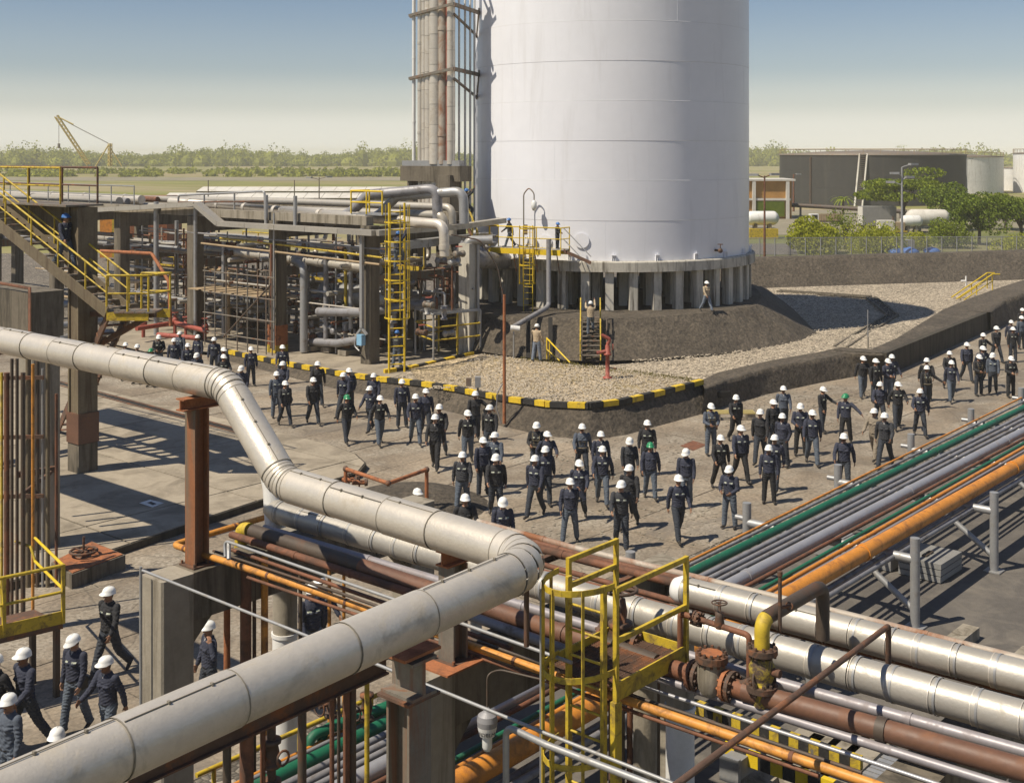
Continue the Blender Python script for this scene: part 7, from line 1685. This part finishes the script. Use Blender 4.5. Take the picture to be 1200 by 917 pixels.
PEOPLE = [
 # left group behind the pipe
 (147, 401, 'stand', 20, 'nj', 'w', 'leftmost head above the thick pipe'), (161, 403, 'stand', -10, 'kj', 'w', 'second head from left above the thick pipe'), (186, 392, 'hands', 10, 'kj', 'w', 'before the red fire pipes, leftmost'),
 (204, 396, 'stand', 15, 'nj', 'w', 'below the red pipes, left of the pair'), (211, 388, 'stand', 0, 'sj', 'w', 'rear of the group below the red pipes'), (220, 402, 'walk', 25, 'nd', 'w', 'front of the group below the red pipes'), (231, 413, 'down', 10, 'nd', 'w', 'lowest head beside the thick pipe bend'),
 (232, 392, 'stand', -5, 'nd', 'w', 'tall at the back beside the red pipes'), (251, 395, 'stand', 5, 'nd', 'w', 'standing left of the kerb start'), (262, 407, 'walk', 20, 'nd', 'w', 'just behind another at the kerb start'), (262, 415, 'walk2', 0, 'kd', 'w', 'in front of another at the kerb start'), (283, 428, 'down', 15, 'nj', 'w', 'half hidden right above the pipe bend'), (294, 406, 'stand', 25, 'nd', 'w', 'standing alone before the kerb at left'), (177, 408, 'stand', 0, 'kd', 'g', 'with only the hat showing behind the thick pipe'),
 # kerb group
 (331, 404, 'stand', 10, 'nd', 'w', 'under the orange footed column'), (332, 423, 'walk', -15, 'nj', 'w', 'second in the file below the orange footed column'), (324, 435, 'stand', 10, 'sj', 'w', 'left of the charcoal walker by the pad'), (334, 446, 'walk', 30, 'cd', 'w', 'walking by the pad edge, farthest left'), (372, 423, 'walk2', 10, 'kd', 'w', 'nearest the kerb below the front column'), (367, 442, 'walk', 25, 'kd', 'w', 'walking below another near the kerb, left'),
 (403, 436, 'stand', -10, 'nd', 'w', 'left of two at the kerb, back to back'), (409, 431, 'back', 20, 'nd', 'w', 'right of two at the kerb, pouch behind'), (406, 462, 'stride', 30, 'kd', 'g', 'walking alone on the left of the road'), (438, 437, 'walk', -10, 'nd', 'w', 'near the kerb, behind a pair'), (434, 452, 'stride', -15, 'nd', 'w', 'left of the jacketed walker'), (445, 463, 'walk', 25, 'kj', 'w', 'in front of three, jeans, middle left'),
 (471, 444, 'stand', 10, 'nd', 'w', 'standing straight in front of the kerb'), (487, 461, 'stride', 20, 'nj', 'w', 'striding left of the rusty pole, first'), (499, 455, 'walk2', 10, 'nd', 'w', 'behind the strider left of the pole'), (510, 485, 'walk', 0, 'kb', 'w', 'front of a pair left of the rusty pole'), (515, 473, 'walk2', 10, 'kj', 'w', 'rear of a pair left of the rusty pole'),
 (548, 480, 'walk', -5, 'kj', 'w', 'just left of the rusty pole foot'), (557, 458, 'point', 20, 'kd', 'w', 'touching the kerb left of the rusty pole'), (574, 474, 'stand', -10, 'kd', 'w', 'at the foot of the rusty pole'), (566, 512, 'stand', 10, 'nd', 'w', 'behind the pair above the pipe'), (580, 506, 'walk', -15, 'sd', 'w', 'turning away above the pipe'), (542, 529, 'stout', 5, 'cj', 'w', 'in jeans, leftmost above the thick pipe'), (545, 578, 'stand', 0, 'kd', 'w', 'left of two cut off by the thick pipe'), (581, 531, 'walk', -5, 'kd', 'w', 'between the pole and the thick pipe'), (589, 582, 'down', 15, 'nd', 'w', 'right of two cut off by the thick pipe'), (489, 572, 'stand', 30, 'kd', 'w', 'with only the head above the asphalt hump'),
 # middle
 (629, 494, 'hands', 0, 'kd', 'w', 'with harness straps at the bank, left', 'H'), (641, 505, 'walk', 15, 'nd', 'w', 'beside the one in harness at left'), (639, 522, 'walk2', 5, 'nd', 'w', 'third in the left middle file'), (627, 533, 'walk', -10, 'nd', 'w', 'front of the left middle file'),
 (682, 496, 'stand', 0, 'sd', 'w', 'with crossed harness in front of the bank', 'H'), (704, 505, 'stand', 10, 'nd', 'w', 'right of the harnessed one at the bank'), (706, 522, 'walk', 5, 'nj', 'w', 'with pouch in the middle of the road', 'P'), (679, 538, 'walk2', -5, 'nd', 'w', 'behind the one touching the hat'), (668, 560, 'face', 5, 'nj', 'w', 'touching the hat brim, legs apart'),
 (737.5, 512, 'down', 0, 'cd', 'w', 'centre of the road behind the front pair'), (758.5, 492, 'stand', -5, 'kd', 'w', 'close under the bank, alone'), (762, 518, 'stout', 0, 'nj', 'g', 'stout, walking in the centre'), (737.5, 544, 'walk2', -10, 'kd', 'w', 'right behind the front dark walker'), (728, 562, 'walk', 5, 'cd', 'w', 'front row, left of two long shadows'), (795, 556, 'walk', 10, 'nd', 'w', 'front row, walking nearest the camera'), (804, 525, 'down', -15, 'nj', 'w', 'looking down behind the front walker'),
 (833, 472, 'hands', 10, 'sj', 'w', 'in blue vest with harness by the bench', 'H'), (862, 462, 'walk2', 0, 'kb', 'w', 'in front of the pale yellow bench'), (868, 498, 'stand', 0, 'nb', 'w', 'all dark, between the strider and the bench'), (844, 509, 'stride', 10, 'kb', 'w', 'striding in black trousers right of centre'), (855, 545, 'hands', -30, 'nj', 'w', 'hands together, in jeans, nearest the grey posts'), (891, 479, 'walk', -10, 'kd', 'w', 'at the left edge of the right crowd'), (901, 521, 'stand', -5, 'nb', 'w', 'standing big beside the coloured pipes'),
 # right of centre
 (906, 468, 'stand', 15, 'kd', 'w', 'left in the standing cluster'), (918, 452, 'stand', 10, 'sd', 'w', 'in pale blue shirt below the embankment'), (917, 484, 'back', -40, 'nd', 'w', 'side on in the standing cluster'), (908, 509, 'walk', -20, 'nd', 'w', 'just behind the big standing one'), (938, 472, 'hands', 0, 'nb', 'w', 'arms folded in the standing cluster'), (952, 480, 'walk2', -15, 'nj', 'w', 'in jeans beside the folded arms'), (964, 453, 'reach', 40, 'kd', 'w', 'reaching towards the green hat'), (991, 461, 'point', -20, 'nb', 'g', 'with arm out below the embankment'), (989, 507, 'stand', -10, 'nd', 'w', 'alone close to the coloured pipes'),
 (1025, 478, 'stride', -40, 'tt', 'w', 'whole tan overall, striding left'), (1037, 483, 'stride', -20, 'cd', 'w', 'short, beside the tan overall', 'P'), (1031, 447, 'stand', 0, 'nd', 'w', 'left of a close pair'), (1052, 447, 'walk', 5, 'kd', 'w', 'right of a close pair'), (1078, 455, 'walk2', 0, 'nd', 'w', 'alone on the right side of the road'),
 (1011, 417, 'stand', 10, 'kj', 'w', 'under the wall corner, leftmost'), (1026, 420, 'stand', 5, 'kd', 'w', 'under the wall corner, second'), (1040, 420, 'hands', 10, 'nj', 'w', 'under the wall corner, third'), (1045, 415, 'stand', 20, 'nj', 'w', 'under the wall corner, rearmost'),
 (1086, 419, 'stand', 0, 'kd', 'w', 'behind the one with straps'), (1086, 428, 'point', 10, 'kd', 'w', 'with straps and arm out', 'H'), (1112.5, 411, 'stride', -15, 'kd', 'w', 'stepping out before the dark wall'), (1115, 422, 'walk', 5, 'nj', 'w', 'in jeans before the dark wall'), (1133, 401, 'walk2', 0, 'nd', 'w', 'below the middle of the dark wall'),
 (1152, 390, 'point', 30, 'kd', 'w', 'behind three near the wall end'), (1151, 405, 'stand', 10, 'nd', 'w', 'middle of three near the wall end'), (1147, 415, 'hands', 5, 'kd', 'w', 'with tools, front of three', 'H'), (1163.5, 413, 'down', -25, 'sd', 'w', 'looking aside, right of three'), (1184.5, 417, 'hands', 0, 'kb', 'w', 'hands before him near the right edge'), (1167.5, 382, 'stand', 0, 'kd', 'w', 'at the end of the dark wall'), (1185, 375, 'walk', 0, 'nd', 'w', 'left of three far right'), (1187, 383, 'stand', 10, 'kd', 'w', 'front of three far right'), (1197, 370, 'stand', 0, 'sd', 'w', 'cut by the right edge, lower'), (1198, 361, 'stand', 0, 'kd', 'w', 'topmost at the right edge'),
 # lower left
 (128, 687, 'walk2', -20, 'kd', 'w', 'walking before the concrete portal'), (88, 742, 'down', -25, 'nj', 'w', 'head tilted, with waist pouch, lower left', 'P'), (30, 758, 'stride', -35, 'nd', 'w', 'striding near the left edge'), (127, 767, 'walk', -30, 'nj', 'w', 'beside the portal, legs cut by the pipe'), (11, 812, 'stand', -15, 'sj', 'w', 'with chest stripe in the lower left corner'), (67, 852, 'stand', 0, 'nd', 'w', 'only hat showing above the nearest pipe'), (245, 727, 'face', -55, 'nd', 'w', 'phoning right of the portal'), (365, 684, 'stand', 20, 'nj', 'w', 'behind the upright pipes, front one'), (374, 672, 'stand', 40, 'nd', 'w', 'behind the upright pipes, rear one'), (-3, 765, 'walk', -30, 'kd', 'w', 'cut off by the left edge'),
]
for P_ in PEOPLE:
    P_ = list(P_)
    if P_[2] == 'stand' and 300 < P_[0] < 1170 and prs.random() < .72 and not any(q in P_[6] for q in ('stand', 'arms', 'head', 'hat')): P_[2] = prs.choice(['walk', 'walk2', 'walk3', 'walk4', 'stride'])
    elif P_[2] in ('walk', 'walk2') and prs.random() < .5: P_[2] = prs.choice(['walk3', 'walk4', 'stride', 'walk2'])
    if abs(P_[3]) < 25: P_[3] += prs.uniform(-18, 18)
    person(*P_[:7], extra=P_[7] if len(P_) > 7 else '')
g2 = 'maintenance workers on the plant'
# workers on the plant; these stand on ladders, stairs and platforms
fq = G(466, 430, .5)
person(0, 0, 'reach', 160, 'cj', 'b', 'starting up the caged ladder of the rack', grp=g2, base=V(fq.x, fq.y, .5) - FWD*.35, height=1.75)
person(0, 0, 'climb', 165, 'nj', 'b', 'climbing high on the caged ladder', 'H', grp=g2, base=V(lf.x, lf.y, 5.15) - FWD*.33 + RGT*.08, height=1.72)
person(0, 0, 'climb', 130, 'kd', 'b', 'on the narrow stair beside the tower', grp=g2, base=t0.lerp(t1, .72), height=1.7)
person(0, 0, 'stride', -70, 'kj', 'b', 'on the yellow tower platform', grp=g2, base=plA.lerp(plB, .24) + nrm*.4 + UP*.01, height=1.5)
person(0, 0, 'hands', 60, 'cd', 'b', 'stooping at the right end of the tower platform', grp=g2, base=plA.lerp(plB, .88) + nrm*.6 + UP*.01, height=1.35)
person(0, 0, 'reach', 150, 'hl', 'w', 'at the short yellow handrail', grp=g2, base=G(629, 424, .955), height=1.72)
person(0, 0, 'climb', 180, 'hj', 'w', 'climbing the mound stairs', grp=g2, base=ms0.lerp(ms1, .5) + UP*.14 - FWD*.1, height=1.6)
person(0, 0, 'walk', 35, 'hl', 'w', 'walking along the column ring on the mound', grp=g2, base=V(*G(828, 365, 2.51)), height=1.52)
person(0, 0, 'walk2', 60, 'nj', 'b', 'on the steel stairs at the left edge', grp=g2, base=S0.lerp(S1, .62) + hn*.45, height=1.75)
# ================================================================= haze
DO_HAZE = True
if DO_HAZE:
    hb_ = MB().box((0, 0, 11.5), (8600, 8600, 25.0)).build('haze', 'lawn', kind='stuff')
    hb_.data.materials.clear(); hmz = bpy.data.materials.new('haze_air'); hmz.use_nodes = True; nt = hmz.node_tree; nt.nodes.clear(); SC.cycles.volume_bounces = 1
    pv = nt.nodes.new('ShaderNodeVolumePrincipled'); pv.inputs['Color'].default_value = (0.98, 0.97, 0.90, 1); pv.inputs['Density'].default_value = 0.00032; pv.inputs['Anisotropy'].default_value = -0.25
    oo = nt.nodes.new('ShaderNodeOutputMaterial'); nt.links.new(pv.outputs[0], oo.inputs['Volume']); hb_.data.materials.append(hmz)
